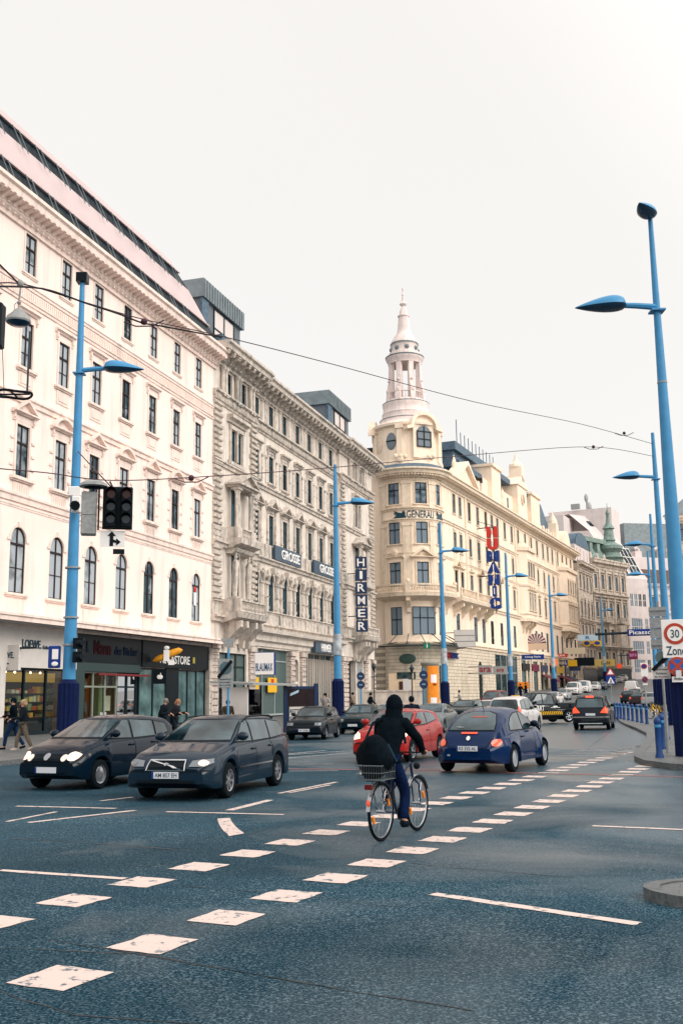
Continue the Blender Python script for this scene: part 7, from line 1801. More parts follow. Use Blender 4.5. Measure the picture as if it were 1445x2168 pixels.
# --- small boxy black hatch (parked)
Gb = Body(4.02, 1.70, [(-2.0,.62),(-1.97,.98),(-1.70,1.34),(-1.5,1.395),(-.2,1.42),(.12,1.39),(.82,.99),(.94,.955),(1.84,.82),(1.97,.70),(2.01,.52)],
          [(-2.0,.85),(-1.8,.96),(0,.93),(.9,.90),(1.85,.75),(2.01,.5)], 1.24, -1.22, .30, nose=.35, end=.88)
pk = paint('black_paint', (.002,.007,.013), .1, .25)
SW = [[(.72,.98),(-.05,.97),(-.05,1.33),(.06,1.33)], [(-.12,.97),(-.95,.97),(-.95,1.33),(-.12,1.34)], [(-1.02,.98),(-1.55,1.02),(-1.42,1.28),(-1.02,1.32)]]
WSc, RWc = [(-.62,1.0),(.62,1.0),(.52,1.345),(-.52,1.345)], [(-.6,1.02),(.6,1.02),(.5,1.32),(-.5,1.32)]
HD = [(.48,.62),(.48,.74),(.76,.74),(.76,.62)]; TL = [(.58,.72),(.78,.72),(.76,.92),(.58,.92)]
make_car('hatchback_car', 'small black boxy hatchback with square headlamps parked before the advertising board', (-1.35,46.9,0), 258, Gb, pk, SW, WSc, RWc, heads=HD, tails=TL, plate_f=(.42,'W 39661'), grille=[(-.45,.64),(.45,.64),(.45,.73),(-.45,.73)], bumper=.55, seams=[(-.08,.3,-.08,.95)], handles=[(.05,.84)])
Sb = Body(4.5, 1.78, [(-2.25,.65),(-2.2,1.0),(-1.55,1.06),(-1.0,1.36),(-.5,1.42),(.1,1.42),(.35,1.36),(1.05,1.0),(1.15,.96),(1.95,.82),(2.18,.70),(2.25,.52)],
          [(-2.25,.85),(-1.9,.98),(0,.94),(1.1,.90),(1.95,.75),(2.25,.5)], 1.36, -1.3, .31)
SWs = [[(.92,1.0),(.02,.98),(.02,1.34),(.30,1.32)], [(-.05,.98),(-1.15,1.02),(-.9,1.27),(-.6,1.345),(-.05,1.35)]]
def saloon(label, loc, h, p_, **kw): return make_car('saloon_car', label, loc, h, Sb, p_, SWs, [(-.64,1.03),(.64,1.03),(.52,1.35),(-.52,1.35)], [(-.6,1.12),(.6,1.12),(.5,1.33),(-.5,1.33)], heads=HD, tails=TL, grille=[(-.42,.60),(.42,.60),(.38,.74),(-.38,.74)], bumper=.52, **kw)
pd = paint('dark_teal_paint', (.004,.018,.026), .3, .25); pw = paint('white_car_paint', (.62,.60,.60), 0, .3); ps = paint('silver_paint', (.36,.38,.40), .6, .3)
s1 = saloon('dark saloon behind the parked black hatchback, under the second blue lamp', (1.0,53.5,0), 254, pd, plate_f=(.44,None))
saloon('dark saloon facing the viewer beside the third blue lamp post', (8.1,68.5,.1), 246, pd, plate_f=(.44,None))
saloon('silver saloon behind the roof of the red car', (4.6,53.5,0), 252, mat('mid_grey_paint',(.10,.12,.13),.3,coat=.3))
saloon('silver-grey saloon half hidden behind the dark saloon at the sooty block', (2.6,58,0), 254, ps)
tx_ = saloon('white-roofed car with a yellow flank beside the white off-roader', (P3(1030,1470,74).x,74,G(74)), 250, pw)
g = MB(); g.box(.2,2.0,.80,.93,.55,.85); g.build('yellow_panel', M['yellow'], tx_)
tx2 = saloon('dark taxi with a yellow roof sign in front of the pickup cab', (P3(1090,1470,84).x,84,G(84)), 250, pd)
g = MB(); g.box(-.12,.12,-.35,.35,1.47,1.66); g.build('roof_sign', M['yellow'], tx2, bevel=.03)
# --- off-roaders
Ub = Body(4.35, 1.84, [(-2.12,.7),(-2.12,1.08),(-1.98,1.56),(-1.75,1.68),(0,1.72),(.28,1.66),(.92,1.14),(1.05,1.09),(1.9,.98),(2.1,.84),(2.17,.6)],
          [(-2.12,1.0),(-1.9,1.10),(0,1.06),(1.0,1.02),(1.9,.9),(2.17,.6)], 1.28, -1.30, .35, zb=.28, nose=.4, end=.88, tum=.26)
SWu = [[(.78,1.12),(-.05,1.10),(-.05,1.60),(.20,1.60)], [(-.12,1.10),(-.95,1.10),(-.95,1.60),(-.12,1.61)], [(-1.03,1.11),(-1.85,1.16),(-1.78,1.5),(-1.03,1.59)]]
def suv(name, label, loc, h, p_, **kw): return make_car(name, label, loc, h, Ub, p_, SWu, [(-.68,1.16),(.68,1.16),(.58,1.6),(-.58,1.6)], [(-.68,1.13),(.68,1.13),(.60,1.56),(-.60,1.56)], heads=[(.5,.74),(.5,.88),(.82,.9),(.82,.76)], bumper=.62, seams=[(-.08,.35,-.08,1.08),(-1.0,.7,-.95,1.08)], handles=[(.06,.96),(-.82,.97)], **kw)
suv('offroad_car', 'white off-roader seen from behind, hidden by the blue rounded car', (8.65,52.5,0), 66, pw, tails=[(.66,.85),(.84,.85),(.82,1.25),(.7,1.25)])
pu = suv('offroad_car', 'black off-roader seen from behind with brake lamps lit, near the bollards', (13.15,54.6,0), 71, pk, tails=[(.50,.86),(.86,.84),(.86,1.10),(.74,1.16)], tail_lit=True, plate_r=(.78,None), rails=True)
Ub.patch([(-.2,1.60),(.2,1.60),(.2,1.68),(-.2,1.68)], 'x', -1, .03, .1).build('brake_lamp', M['tail_lit'], pu)
Ub.patch([(-.9,.63),(.9,.63),(.9,.67),(-.9,.67)], 'x', -1, .02, .1).build('bumper_step', M['grey_metal'], pu)
g = MB(); g.tube([(-2.22,-.6,.32),(-2.22,.6,.32)], .03, 6); g.build('tow_bar', M['steel'], pu)
# --- vans
Nb = Body(4.75, 1.92, [(-2.35,.7),(-2.35,1.15),(-2.28,1.84),(-2.1,1.93),(.5,1.95),(.85,1.85),(1.6,1.17),(1.75,1.10),(2.2,.92),(2.37,.6)],
          [(-2.35,1.0),(-2.1,1.14),(0,1.10),(1.6,1.05),(2.2,.85),(2.37,.58)], 1.5, -1.4, .33, zb=.28, nose=.35, end=.9, tum=.2)
SWn = [[(1.35,1.16),(.35,1.14),(.35,1.78),(.72,1.78)], [(.25,1.14),(-1.0,1.14),(-1.0,1.80),(.25,1.80)], [(-1.1,1.14),(-2.1,1.16),(-2.05,1.76),(-1.1,1.79)]]
def van(label, loc, h, p_, **kw): return make_car('van', label, loc, h, Nb, p_, SWn if kw.pop('glazed', True) else SWn[:1], [(-.72,1.18),(.72,1.18),(.64,1.8),(-.64,1.8)], None, heads=[(.52,.76),(.52,.9),(.84,.92),(.84,.78)], tails=TL, bumper=.58, grille=[(-.4,.7),(.4,.7),(.4,.82),(-.4,.82)], handles=[(.4,1.0)], cat='van', **kw)
def qp(px, D): return (P3(px, 1470, D).x, D, G(D))
van('red van facing the viewer before the shop with red lettering', qp(1045,100), 246, paint('dull_red_paint',(.16,.02,.025),.1,.35))
van('white van in the queue, nearer of the two white vans', qp(1214,150), 247, pw, glazed=False)
van('larger white van just behind the nearer white van', qp(1235,157), 247, pw, glazed=False)
van('pale van with orange lamp on the right side of the street beyond the parked motorcycles', qp(1338,150), 68, pw)
mini = [(1170,118,pw,'white car in the queue just above the pickup bed',247,True),(1190,134,ps,'silver car with lit lamps left of the nearer white van',247,True),
        (1258,168,pw,'pale car behind the larger white van',248,False),(1272,172,pd,'dark car beside the larger white van',248,False),(1281,182,ps,'silver car below the blue crossing sign',248,True),(1296,196,pd,'distant dark car under the farthest left lamp',248,False),(1309,205,ps,'distant silver car near the end of the queue',248,False),(1320,220,pw,'most distant pale car up the street',248,False),
        (1155,108,pd,'dark car in the queue directly behind the pickup cab',247,False),(1226,180,pd,'dark car peeping out between the two white vans',248,False)]
for px, D, p_, lb, h, lit in mini:
    make_car('queued_car', lb, qp(px, D), h, Gb, p_, SW, WSc, RWc, heads=HD, tails=TL, lit=lit, grille=[(-.45,.64),(.45,.64),(.45,.73),(-.45,.73)], group='cars queuing down the street')
for px, D, p_, lb, h in [(1332,118,pk,'dark car parked on the right beyond the motorcycles',66),(1346,128,pd,'second dark car parked on the right, behind the first',66),(1352,110,paint('brown_red_paint',(.04,.018,.022),.2,.3),'brownish car parked on the right near the pale van',66),(1377,108,ps,'silver car parked at the right beside the third right lamp',66)]:
    make_car('parked_car', lb, qp(px, D), h, Gb, p_, SW, WSc, RWc, heads=HD, tails=TL, group='cars parked on the right side')
# --- pickup
KL = Body(5.2, 1.95, [(-2.6,.85),(-2.58,.96),(-.75,.96),(-.70,1.0),(-.62,1.72),(-.45,1.86),(.35,1.90),(.6,1.84),(1.25,1.24),(1.4,1.18),(2.35,1.05),(2.55,.9),(2.6,.7)],
          [(-2.6,.80),(-.7,.9),(0,1.14),(1.3,1.12),(2.35,.95),(2.6,.7)], 1.72, -1.55, .40, zb=.42, nose=.3, end=.92, tum=.22, win=.03)
kt_ = make_car('pickup_truck', 'black pickup with yellow hazard stripes and white letters ART crossing behind the off-roaders', (12.35,65.6,.05), 203, KL, pk,
    [[(1.1,1.2),(.35,1.18),(.35,1.78),(.62,1.78)], [(.27,1.18),(-.5,1.18),(-.45,1.72),(.27,1.79)]], [(-.7,1.26),(.7,1.26),(.62,1.8),(-.62,1.8)], [(-.65,1.2),(.65,1.2),(.6,1.68),(-.6,1.68)], heads=[(.5,.82),(.5,.96),(.86,.98),(.86,.84)], spokes=6, seams=[(-.68,.5,-.68,1.1),(.3,.5,.3,1.1)], handles=[(.42,1.05)], cat='truck')
g = MB()
for s_ in (1,-1): g.box(-2.58,-.74,s_*.9-.05,s_*.9+.05,.9,1.22)
g.box(-2.6,-2.5,-.9,.9,.8,1.22); g.build('bed_side', pk, kt_, bevel=.02)
for s_ in (1,-1):
    me = text_mesh('SMART', .92, .33, .01); me.name='lettering'; me.materials.clear(); me.materials.append(M['text_white']); o = link_mesh('lettering', me, kt_, (.75, s_*.99, .92), 0 if s_ < 0 else math.pi)
    g = MB(); n = 12
    g.box(-1.05,.62,s_*.975-.012,s_*.975+.012,.50,.72,0)
    for i in range(n):
        x = -1.05+i*.138; y = s_*.99
        g.add([(x,y,.52),(x+.07,y,.52),(x+.13,y,.72),(x+.06,y,.72)],[(0,1,2,3)],1)
    g.build('hazard_stripes', [M['black'], M['yellow']], kt_)
    g = MB(); g.prism([(-.75,.98),(-.65,1.05),(-.45,1.05),(-.35,.98)], s_*.965-.01, s_*.965+.01) ; g.box(-.9,-.2,s_*.965-.01,s_*.965+.01,.93,.955); g.build('car_emblem', M['text_white'], kt_)

# ================================================================== bicycles
def make_bike(label, loc, heading, frame_m, basket=True, group=None, lean=0, detail=True, WB=1.10):
    t = thing('bicycle', label, 'bicycle', loc, R_(heading), group); r = .345
    for k, x in enumerate((0, WB)):
        g = MB(); n = 36
        g.tube([(r*math.cos(2*math.pi*i/n), 0, r*math.sin(2*math.pi*i/n)) for i in range(n)], .021, 8, closed=True); w_ = g.build('wheel', M['rubber'], t, smooth=True); w_.location = (x,0,r+.02)
        g = MB(); g.tube([((r-.028)*math.cos(2*math.pi*i/n), 0, (r-.028)*math.sin(2*math.pi*i/n)) for i in range(n)], .010, 6, closed=True)
        for i in range(24 if detail else 10): a = 2*math.pi*i/(24 if detail else 10); g.tube([(.02*math.cos(a+1), (.03 if i % 2 else -.03), .02*math.sin(a+1)), ((r-.03)*math.cos(a),0,(r-.03)*math.sin(a))], .0016, 3, cap=False)
        g.tube([(0,-.06,0),(0,.06,0)], .022, 8); g.build('rim', M['steel'], w_)
        if detail:
            g = MB()
            for a in (.4, 3.5): st = len(g.v); g.box(-.02,.02,-.012,.012,-.045,.045); g.xf(Matrix.Translation((.24*math.cos(a),0,.24*math.sin(a))) @ Matrix.Rotation(-a,4,'Y'), st)
            g.build('reflector', M['orange'], w_)
    g = MB(); BB = (.46,0,.30); S = (.30,0,.82); Hd = (WB-.20,0,.92); Hb = (WB-.13,0,.72)
    g.tube([BB, S, (.28,0,.92)], .016, 8); g.tube([BB, Hb], .018, 8); g.tube([(.36,0,.60), Hd], .016, 8); g.tube([Hb, Hd], .019, 8)
    for s_ in (1,-1):
        g.tube([(0,s_*.055,r+.02),(.42,s_*.03,.31)], .010, 6); g.tube([(0,s_*.055,r+.02),(.31,s_*.03,.78)], .008, 6)
        g.tube([(WB,s_*.05,r+.02),(WB-.05,s_*.055,.62),Hb], [.009,.013,.016], 6)
    g.build('frame', frame_m, t, smooth=True)
    g = MB(); g.tube([Hd,(WB-.20,0,1.02),(WB-.16,0,1.06)], .013, 6)
    g.tube([(WB-.42,.29,1.05),(WB-.28,.27,1.06),(WB-.16,.12,1.05),(WB-.15,0,1.05),(WB-.16,-.12,1.05),(WB-.28,-.27,1.06),(WB-.42,-.29,1.05)], .011, 6); g.build('handlebar', M['black'], t)
    for s_ in (1,-1): g = MB(); g.tube([(WB-.44,s_*.291,1.05),(WB-.32,s_*.28,1.057)], .017, 8); g.build('grip', M['black'], t)
    g = MB(); g.add([(.06,0,.95),(.12,.09,.95),(.24,.07,.945),(.42,.02,.94),(.42,-.02,.94),(.24,-.07,.945),(.12,-.09,.95),(.08,0,.90),(.14,.05,.90),(.36,.015,.90),(.36,-.015,.90),(.14,-.05,.90)],[(0,1,2,3,4,5,6),(0,7,8,1),(1,8,9,3,2),(3,9,10,4),(4,10,11,6,5),(6,11,7,0),(7,11,10,9,8)]); g.build('saddle', M['black'], t)
    # mudguards as arcs of sheet
    g = MB()
    for cxx, a0, a1 in ((0, R_(10), R_(175)), (WB, R_(25), R_(150))):
        n = 12; rr_ = r+.035
        for i in range(n):
            A, B_ = a0+(a1-a0)*i/n, a0+(a1-a0)*(i+1)/n
            g.quad((cxx+rr_*math.cos(A),-.028,r+.02+rr_*math.sin(A)),(cxx+rr_*math.cos(B_),-.028,r+.02+rr_*math.sin(B_)),(cxx+rr_*math.cos(B_),.028,r+.02+rr_*math.sin(B_)),(cxx+rr_*math.cos(A),.028,r+.02+rr_*math.sin(A)))
    g.build('mudguard', M['rim'] if detail else frame_m, t)
    g = MB(); g.lathe([(.001,-.004),(.085,-.004),(.085,.004),(.001,.004)], 18); g.v = [(BB[0]+a, -.05+c, BB[2]+b_) for a, b_, c in g.v]
    g.tube([(.46,-.06,.30),(.46,-.075,.145)], .009, 6); g.tube([(.46,.06,.30),(.46,.075,.455)], .009, 6); g.build('crank', M['darkmetal'], t)
    for s_, z in ((-1,.145),(1,.455)): g = MB(); g.box(.42,.50,min(s_*.08,s_*.17),max(s_*.08,s_*.17),z-.012,z+.012); g.build('pedal', M['black'], t)
    g = MB(); 
    for s_ in (1,-1): g.tube([(-.28,s_*.06,.76),(.30,s_*.05,.77)], .006, 5); g.tube([(0,s_*.06,.37),(-.12,s_*.06,.76)], .006, 5)
    for x in (-.28,-.1,.08): g.tube([(x,.06,.76),(x,-.06,.76)], .006, 5)
    g.build('rack', M['darkmetal'], t)
    if basket:
        g = MB(); x0, x1, y0, y1, z0, z1 = -.33,.08,-.17,.17,.775,.95
        for z in (z0,(z0+z1)/2,z1): g.tube([(x0,y0,z),(x1,y0,z),(x1,y1,z),(x0,y1,z)], .005 if z < z1 else .008, 5, closed=True)
        for i in range(11):
            x = x0+(x1-x0)*i/10; g.tube([(x,y0,z1),(x,y0,z0),(x,y1,z0),(x,y1,z1)], .003, 3)
            y = y0+(y1-y0)*i/10; g.tube([(x0,y,z1),(x0,y,z0),(x1,y,z0),(x1,y,z1)], .003, 3)
        g.build('basket', mat('dull_wire',(.10,.12,.13),.5), t)
    g = MB(); g.box(-.36,-.32,-.05,.05,.66,.72); g.build('rack_reflector', mat('dark_red_reflector',(.12,.008,.008),.3), t)
    g = MB(); g.ball((-.372,0,.50),.03,0,8,(.6,.8,1.5)); g.build('tail_light', M['tail'], t)
    g = MB(); g.ball((WB+.02,0,.86),.05,0,10,(1.1,1,1)); g.build('headlight', M['black'], t)
    if lean: t.rotation_euler.x = R_(lean)
    return t
bk = make_bike('dark city bicycle with wire rear basket ridden in the foreground', (.45,13.40,0), 62.4, mat('dark_blue_frame',(.012,.022,.05),.35), WB=1.14)
BG2 = 'bicycles parked on the right pavement'
b1_ = make_bike('yellow bicycle leaning behind the bollard row', (19.9,60,G(60)+.13), 150, mat('yellow_frame',(.55,.33,.02),.4), basket=False, group=BG2, detail=False)
for (x,y,h,lb) in [(20.6,67,120,'parked bicycle behind the far bollards'),(21.5,71,95,'dark parked bicycle near the far end of the bollard row'),(20.3,52.6,20,'yellow-framed bicycle partly hidden by the corner bollards')]:
    dup(b1_, (x,y,G(y)+.13), R_(h), lb)
dup(b1_, (6.35,72.5,.2), R_(75), 'bicycle leaning beside the third blue lamp post')
def make_moto(label, loc, h, m_, group=None):
    t = thing('motorcycle', label, 'motorcycle', loc, R_(h), group); r = .3
    for x in (0,1.35):
        g = MB(); g.tube([(r*math.cos(2*math.pi*i/20),0,r*math.sin(2*math.pi*i/20)) for i in range(20)], .06, 8, closed=True); w_ = g.build('wheel', M['rubber'], t, smooth=True); w_.location = (x,0,r+.04)
        g = MB(); g.lathe([(.001,-.03),(r*.8,-.03),(r*.8,.03),(.001,.03)], 16); g.v = [(a,c,b_) for a,b_,c in g.v]; g.build('rim', M['rim'], w_)
    g = MB(); g.tube([(-.25,0,.75),(.1,0,.72),(.5,0,.6),(.85,0,.72),(1.15,0,.85)], [.08,.17,.2,.2,.1], 10); g.box(.3,.8,-.15,.15,.25,.6); g.build('fairing', m_, t, smooth=True)
    g = MB(); g.tube([(-.3,0,.85),(.45,0,.80)], [.1,.13], 8); g.build('saddle', M['black'], t)
    g = MB(); g.tube([(1.1,.35,1.0),(1.15,0,.98),(1.1,-.35,1.0)], .02, 6); g.tube([(1.15,0,.98),(1.35,0,.34)], .035, 6); g.build('handlebar', M['black'], t)
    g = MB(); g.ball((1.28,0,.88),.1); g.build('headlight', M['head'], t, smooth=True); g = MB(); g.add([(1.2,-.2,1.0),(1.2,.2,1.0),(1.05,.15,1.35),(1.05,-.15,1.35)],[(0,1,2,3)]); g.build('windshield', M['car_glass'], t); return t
m0 = make_moto('black motorcycle in the parked row behind the far bollards', (25.0,81,G(81)), 30, pk, 'motorcycles parked in a row')
for x, y, h, lb in [(26.3,83,35,'second motorcycle of the parked row'),(27.6,85.5,25,'third motorcycle of the parked row'),(28.8,88,40,'last motorcycle of the parked row, nearest the third right lamp'),(23.6,78.5,28,'motorcycle at the near end of the parked row')]: dup(m0, (x,y,G(y)), R_(h), lb)

# ================================================================== people
def skin_mesh(name, verts, edges, radii, m, parent, root=0, sub=2):
    me = bpy.data.meshes.new(name); me.from_pydata([tuple(v) for v in verts], edges, [])
    o = bpy.data.objects.new(name, me); COL.objects.link(o)
    md = o.modifiers.new('s', 'SKIN'); md.use_smooth_shade = True; md.branch_smoothing = .6
    for i, r in enumerate(radii): me.skin_vertices[0].data[i].radius = (r, r) if not isinstance(r, tuple) else r
    me.skin_vertices[0].data[root].use_root = True
    o.modifiers.new('u', 'SUBSURF').levels = sub
    dg = bpy.context.evaluated_depsgraph_get(); dg.update(); m2 = bpy.data.meshes.new_from_object(o.evaluated_get(dg))
    bpy.data.objects.remove(o); m2.name = name; m2.materials.clear(); m2.materials.append(m)
    for p in m2.polygons: p.use_smooth = True; p.material_index = 0
    return link_mesh(name, m2, parent)
def make_person(label, loc, heading, J, top, bottom, shoe=None, hair=None, hair_len=0, hood=False, coat=False, group=None, glove=None, sub=1, hairm=None):
    """J: joints in metres; x forward, y left"""
    t = thing('person', label, 'person', loc, R_(heading), group)
    V_ = {k: Vector(v) for k, v in J.items()}; body = ['pelvis','waist','chest','neck','head0','head1','shL','elL','wrL','palL','shR','elR','wrR','palR','hipL','knL','anL','toL','hipR','knR','anR','toR']
    idx = {k: i for i, k in enumerate(body)}; E_ = [('pelvis','waist'),('waist','chest'),('chest','neck'),('neck','head0'),('head0','head1'),('chest','shL'),('shL','elL'),('elL','wrL'),('wrL','palL'),('chest','shR'),('shR','elR'),('elR','wrR'),('wrR','palR'),
          ('pelvis','hipL'),('hipL','knL'),('knL','anL'),('anL','toL'),('pelvis','hipR'),('hipR','knR'),('knR','anR'),('anR','toR')]
    R0 = dict(pelvis=.09,waist=.085,chest=.085,neck=.05,head0=.078,head1=.07,shL=.042,elL=.034,wrL=.026,palL=.032,shR=.042,elR=.034,wrR=.026,palR=.032,hipL=.065,knL=.048,anL=.035,toL=.028,hipR=.065,knR=.048,anR=.035,toR=.028)
    b_ = skin_mesh('body', [V_[k] for k in body], [(idx[a], idx[c]) for a, c in E_], [R0[k] for k in body], M['skin'], t, 0, sub)
    # fingers and face joined onto the body mesh
    g = MB()
    for s_ in ('L','R'):
        w_, p_ = V_['wr'+s_], V_['pal'+s_]; d = (p_-w_).normalized(); side = d.cross(Vector((0,0,1))); side = side.normalized() if side.length > .05 else Vector((0,1,0)); nrm = side.cross(d).normalized()
        curl = V_.get('curl', Vector((0,0,-1)))
        for k, (o_, l_) in enumerate(zip((-.027,-.009,.009,.027), (.060,.072,.068,.052))):
            a = p_ + side*o_ + d*.01; g.tube([a, a+d*l_*.5+curl*l_*.1, a+d*l_*.65+curl*l_*.5, a+d*l_*.45+curl*l_*.85], [.0095,.009,.008,.006], 6)
        a = p_ - side*.03*(1 if s_ == 'L' else -1) - d*.03; g.tube([a, a - side*.02*(1 if s_ == 'L' else -1) + d*.03 + curl*.01, a + d*.055 + curl*.03], [.011,.010,.007], 6)
    hc = (V_['head0']+V_['head1'])/2; f = Vector((1,0,0)); f = V_.get('face', f).normalized(); up = (V_['head1']-V_['head0']).normalized(); sd = up.cross(f).normalized()
    g.tube([hc+f*.085+up*.005, hc+f*.115-up*.03, hc+f*.09-up*.04], [.008,.015,.012], 6)
    for s_ in (1,-1): g.ball(hc+f*.078+sd*s_*.033+up*.008, .013, 1, 8); g.ball(hc+sd*s_*.083-up*.01, .03, 0, 8, (.6,.35,1))
    g.box(0,0,0,0,0,0) if False else None
    mo = hc+f*.088-up*.065; g.tube([mo-sd*.025, mo+f*.006, mo+sd*.025], .006, 5)
    o = g.build('hand_and_face', [M['skin'] if not glove else M['skin'], M['black']], b_, smooth=True)
    # clothes
    jk = ['waist0','waist','chest','neck','shL','elL','wrL','shR','elR','wrR']
    V_['waist0'] = V_['pelvis'] + (V_['waist']-V_['pelvis'])*(-.25 if not coat else -1.6)
    g = MB(); n = 16; shm = (V_['shL']+V_['shR'])/2; rings = []
    lat = (V_['shL']-V_['shR']); lat.z = 0; lat.normalize()
    spine = [V_['waist0'], V_['waist'], V_['waist'].lerp(V_['chest'],.6), V_['chest'], shm.lerp(V_['neck'],.25), shm.lerp(V_['neck'],.75), V_['neck'].lerp(V_['head0'],.25)]
    dims = [((.20 if coat else .185),.145),(.165,.125),(.19,.14),(.205,.145),(.19,.12),(.10,.085),(.065,.065)]
    for i, (c, (wy, wx)) in enumerate(zip(spine, dims)):
        t_ = (spine[min(i+1,len(spine)-1)] - spine[max(i-1,0)]).normalized(); dp = t_.cross(lat).normalized()
        for j in range(n): a_ = 2*math.pi*j/n; g.v.append(tuple(c + lat*math.cos(a_)*wy + dp*math.sin(a_)*wx))
    for i in range(len(spine)-1):
        for j in range(n): g.f.append([i*n+j, i*n+(j+1)%n, (i+1)*n+(j+1)%n, (i+1)*n+j]); g.m.append(0)
    g.f.append(list(range(n))); g.m.append(0)
    for s_ in ('L','R'):
        a_, e_, w_ = V_['sh'+s_], V_['el'+s_], V_['wr'+s_]; end_ = w_.lerp(V_['pal'+s_], .15)
        inn_ = a_.lerp(shm, .45)
        g.tube([inn_, a_+Vector((0,0,.0)), a_.lerp(e_,.3), a_.lerp(e_,.75), e_, e_.lerp(w_,.3), e_.lerp(w_,.8), end_], [.085,.085,.075,.062,.06,.056,.046,.044], 10)
    if hood:        # hem, pocket flap, seam and creased sleeves of the riding jacket
        for c_, r_ in ((V_['waist0'].lerp(V_['waist'],.1),.022),):
            g.tube([c_ + lat*math.cos(2*math.pi*j/n)*.187 + Vector((math.sin(2*math.pi*j/n)*.148,0,0)) for j in range(n)], r_, 6, closed=True)
        for s_ in ('L','R'):
            a_, e_, w_ = V_['sh'+s_], V_['el'+s_], V_['wr'+s_]
            for p_, q_, u_, r_ in ((a_,e_,.45,.067),(a_,e_,.8,.064),(e_,w_,.2,.06),(e_,w_,.5,.053),(e_,w_,.97,.05)):
                c_ = p_.lerp(q_,u_); d_ = (q_-p_).normalized(); g.tube([c_-d_*.014, c_, c_+d_*.014], [r_*.9,r_*1.05,r_*.9], 10)
    g.build('jacket', top, t, smooth=True)
    tk = ['pelvis','hipL','knL','anL','hipR','knR','anR']
    skin_mesh('trousers', [V_[k] for k in tk], [(0,1),(1,2),(2,3),(0,4),(4,5),(5,6)], [.14,.11,.08,.066,.11,.08,.066], bottom, t, 0, sub)
    for s_ in ('L','R'):
        g = MB(); a, c = V_['an'+s_], V_['to'+s_]; g.tube([a+Vector((-.05,0,-.03)), a+Vector((0,0,-.045)), (a+c)/2+Vector((0,0,-.02)), c], [.035,.048,.045,.035], 8); g.build('shoe', shoe or M['mirror_dark'], t, smooth=True)
    hm = hairm or M['mirror_dark']
    if hood:
        g = MB(); g.ball(hc-f*.02+up*.02, .128, 0, 16, (.98,.90,1.22)); g.tube([V_['neck']-f*.02, V_['head0']-f*.03+up*.02], [.115,.112], 10); g.tube([V_['neck']+sd*.14-f*.02, V_['neck']-f*.11-up*.02, V_['neck']-sd*.14-f*.02], .05, 8); g.build('hood', top, t, smooth=True)
    else:
        g = MB(); g.ball(hc-f*.018+up*.03, .108, 0, 14, (1,.92,1.05))
        if hair_len: g.tube([hc-f*.05+up*.02, hc-f*.08-up*hair_len*.5, hc-f*.07-up*hair_len], [.09,.09,.05], 8)
        g.build('hair', hm, t, smooth=True)
    return t
def walk(h=1.75, stride=.32, arm=.2, ph=1, bent=0, lean=.03):
    k = h/1.75
    J = dict(pelvis=(0,0,.95),waist=(0,0,1.12),chest=(lean,0,1.33),neck=(lean*1.3,0,1.50),head0=(lean*1.6,0,1.58),head1=(lean*1.8,0,1.70),
      shL=(lean,.19,1.42),elL=(-arm*ph*.5,.24,1.14),wrL=(-arm*ph*.6+.12+bent*.15,.22-bent*.1,.92+bent*.2),palL=(-arm*ph*.6+.15+bent*.22,.21-bent*.12,.85+bent*.22),
      shR=(lean,-.19,1.42),elR=(arm*ph*.5,-.24,1.14),wrR=(arm*ph*.6+.12+bent*.15,-.22+bent*.1,.92+bent*.2),palR=(arm*ph*.6+.15+bent*.22,-.21+bent*.12,.85+bent*.22),
      hipL=(0,.09,.90),knL=(stride*ph*.55+.04,.09,.50),anL=(stride*ph-(.06 if ph > 0 else .0),.09,.09 if ph > 0 else .13),toL=(stride*ph+.13,.10,.04),
      hipR=(0,-.09,.90),knR=(-stride*ph*.45+.05,-.09,.50),anR=(-stride*ph-(.02 if ph > 0 else .06),-.09,.13 if ph > 0 else .09),toR=(-stride*ph+.12,-.10,.04))
    return {a: (x*k, y*k, z*k) for a, (x, y, z) in J.items()}
cl = lambda n, c: mat(n, c, .9, spec=.06, noise=(14,.35), bump=(16,.8))
CB, CJ = cl('black_coat', (.002,.006,.010)), cl('blue_jeans', (.005,.015,.058))
WBk = 1.14
JC = dict(pelvis=(.20,0,1.00),waist=(.25,0,1.16),chest=(.36,0,1.37),neck=(.45,0,1.52),head0=(.48,0,1.60),head1=(.50,0,1.72),
    shL=(.40,.18,1.45),elL=(.55,.29,1.25),wrL=(.69,.29,1.10),palL=(.74,.288,1.085),shR=(.40,-.18,1.45),elR=(.55,-.30,1.25),wrR=(.69,-.29,1.10),palR=(.74,-.288,1.085),
    hipL=(.22,.09,.96),knL=(.62,.11,.90),anL=(.44,.11,.53),toL=(.56,.12,.48),hipR=(.22,-.09,.96),knR=(.52,-.11,.58),anR=(.42,-.12,.22),toR=(.54,-.13,.17))
cy_ = make_person('cyclist in black hooded jacket and blue jeans riding away from the viewer', (.45,13.40,0), 62.4, JC, CB, CJ, shoe=M['mirror_dark'], hood=True, sub=2)
t = thing('shoulder_bag', 'large black shoulder bag on the cyclist, hanging over the rear basket', 'bag', (.45,13.40,0), R_(62.4))
g = MB()
for i, (s_) in enumerate([1]):
    g.ball((0,0,0), 1, 0, 24); pw_ = lambda a, e: math.copysign(abs(a)**e, a)
    g.v = [(.29*pw_(a,.62), .15*pw_(b_,.8)*(1.1-.25*c), .25*pw_(c,.62)) for a, b_, c in g.v]
o = g.build('bag_body', cl('black_nylon',(.003,.007,.011)), t, smooth=True); o.location = (-.08,.05,1.04); o.rotation_euler = (R_(-14), R_(28), R_(52))
g = MB(); g.tube([(-.05,.22,1.18),(.22,.20,1.46),(.42,.05,1.56),(.45,-.12,1.42),(.36,-.20,1.2)], .018, 6); g.build('strap', M['mirror_dark'], t)
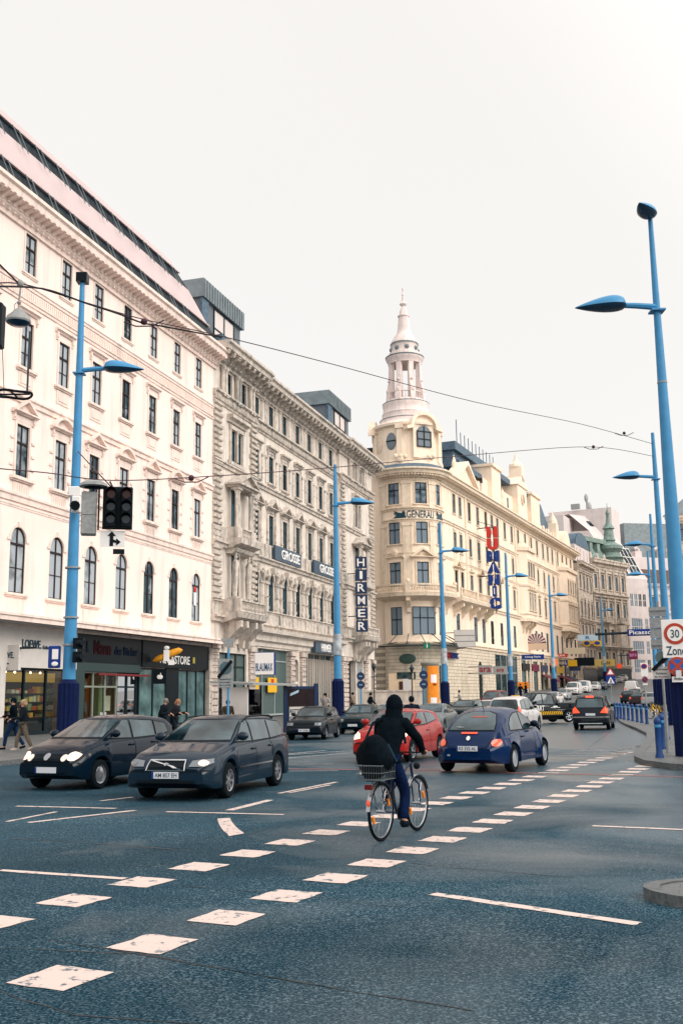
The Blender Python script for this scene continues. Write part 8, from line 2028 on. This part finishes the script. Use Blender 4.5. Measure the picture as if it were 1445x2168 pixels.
g = MB(); g.box(-.2,.2,-.17,-.145,-.2,.05); f_ = g.build('flap', cl('navy_flap',(.012,.035,.06)), t); f_.location = (-.08,.05,1.04); f_.rotation_euler = o.rotation_euler
g = MB(); g.tube([(-.36,.1,.86),(-.2,.22,.84),(.0,.2,.9),(.12,.02,1.0)], .014, 6); g.build('pale_strap', mat('pale_strap',(.4,.42,.45),.6), t)
def gp(px, py):
    x, y = on_ground(px, py); return (x, y, G(y)+.12)
make_person('man in a dark jacket and jeans walking at the left edge before the lit shop', gp(27,1594), 190, walk(1.82, .34, bent=1), CB, cl('dark_jeans',(.01,.03,.08)))
make_person('blonde woman in a black jacket and beige trousers walking beside the man at the left', gp(48,1597), 195, walk(1.74, .30, ph=-1, bent=1), cl('black_jacket2',(.01,.018,.026)), cl('beige_trousers',(.16,.13,.10)), shoe=cl('pale_shoes',(.5,.45,.42)), hairm=cl('blonde_hair',(.45,.30,.18)), hair_len=.1)
make_person('grey-haired man in a black coat bending forward behind the dark hatchback', (-7.45,42.2,.13), -15, walk(1.72,.2,bent=1.2,lean=.12), cl('black_coat2',(.008,.014,.02)), cl('dark_trousers',(.01,.02,.03)), hairm=cl('grey_hair',(.22,.20,.18)), coat=True)
make_person('reddish-haired woman with a pale bag next to the grey-haired man', (-6.95,42.4,.13), -10, walk(1.68,.2,ph=-1,bent=1.4,lean=.1), cl('dark_brown_coat',(.02,.02,.025)), cl('dark_trousers2',(.012,.02,.03)), hairm=cl('reddish_hair',(.38,.20,.12)), hair_len=.12)
def ped(label, px, pyh, D, h, *a, **k):
    c = P3(px, pyh, D); return make_person(label, (c.x, D, c.z-h), k.pop('head', 250), walk(k.pop('ht', h), .22, ph=k.pop('ph', 1), bent=k.pop('bent', .6)), *a, **k)
ped('woman with long dark hair and pale top by the draped shop window', 688, 1468, 63, 1.72, cl('pale_top',(.35,.33,.32)), cl('black_skirt',(.01,.015,.02)), hair_len=.3, coat=True)
ped('man in a beige coat walking by the dark doorway', 747, 1466, 76, 1.78, cl('beige_coat',(.24,.19,.14)), cl('brown_trousers',(.06,.05,.04)), coat=True, head=150)
ped('person in a dark coat with a white bag, left of the corner entrance', 783, 1467, 72, 1.78, cl('dark_coat4',(.008,.015,.025)), cl('grey_trousers',(.02,.03,.04)), coat=True, head=20)
ped('dark-haired person seen only as a head above the red car', 870, 1475, 34.5, 1.74, cl('navy_coat',(.01,.015,.03)), cl('black_trousers',(.01,.015,.02)), head=80)
ped('person in a white shirt leaning by the cream wall, right of the third blue lamp', 972, 1462, 88, 1.7, cl('white_shirt',(.6,.58,.55)), cl('dark_trousers5',(.02,.03,.05)), head=180, bent=1.2)
ped('person in brown standing left of the bus shelter beside the thin sign post', 482, 1483, 47, 1.72, cl('brown_coat',(.06,.045,.03)), cl('grey_trousers2',(.03,.04,.04)), coat=True, head=80)
ped('person in dark clothes behind the advertising board', 640, 1476, 57, 1.8, cl('blue_black_coat',(.01,.03,.06)), cl('dark_trousers6',(.01,.02,.04)), head=70)
for i, (px, py, D) in enumerate([(1100,1448,112),(1112,1446,115)]):
    ped(['person in dark coat on the far pavement left of the fifth lamp','second dark-coated person on the far pavement, by the awning'][i], px, py, D, 1.75, CB, CJ, head=60+90*i)
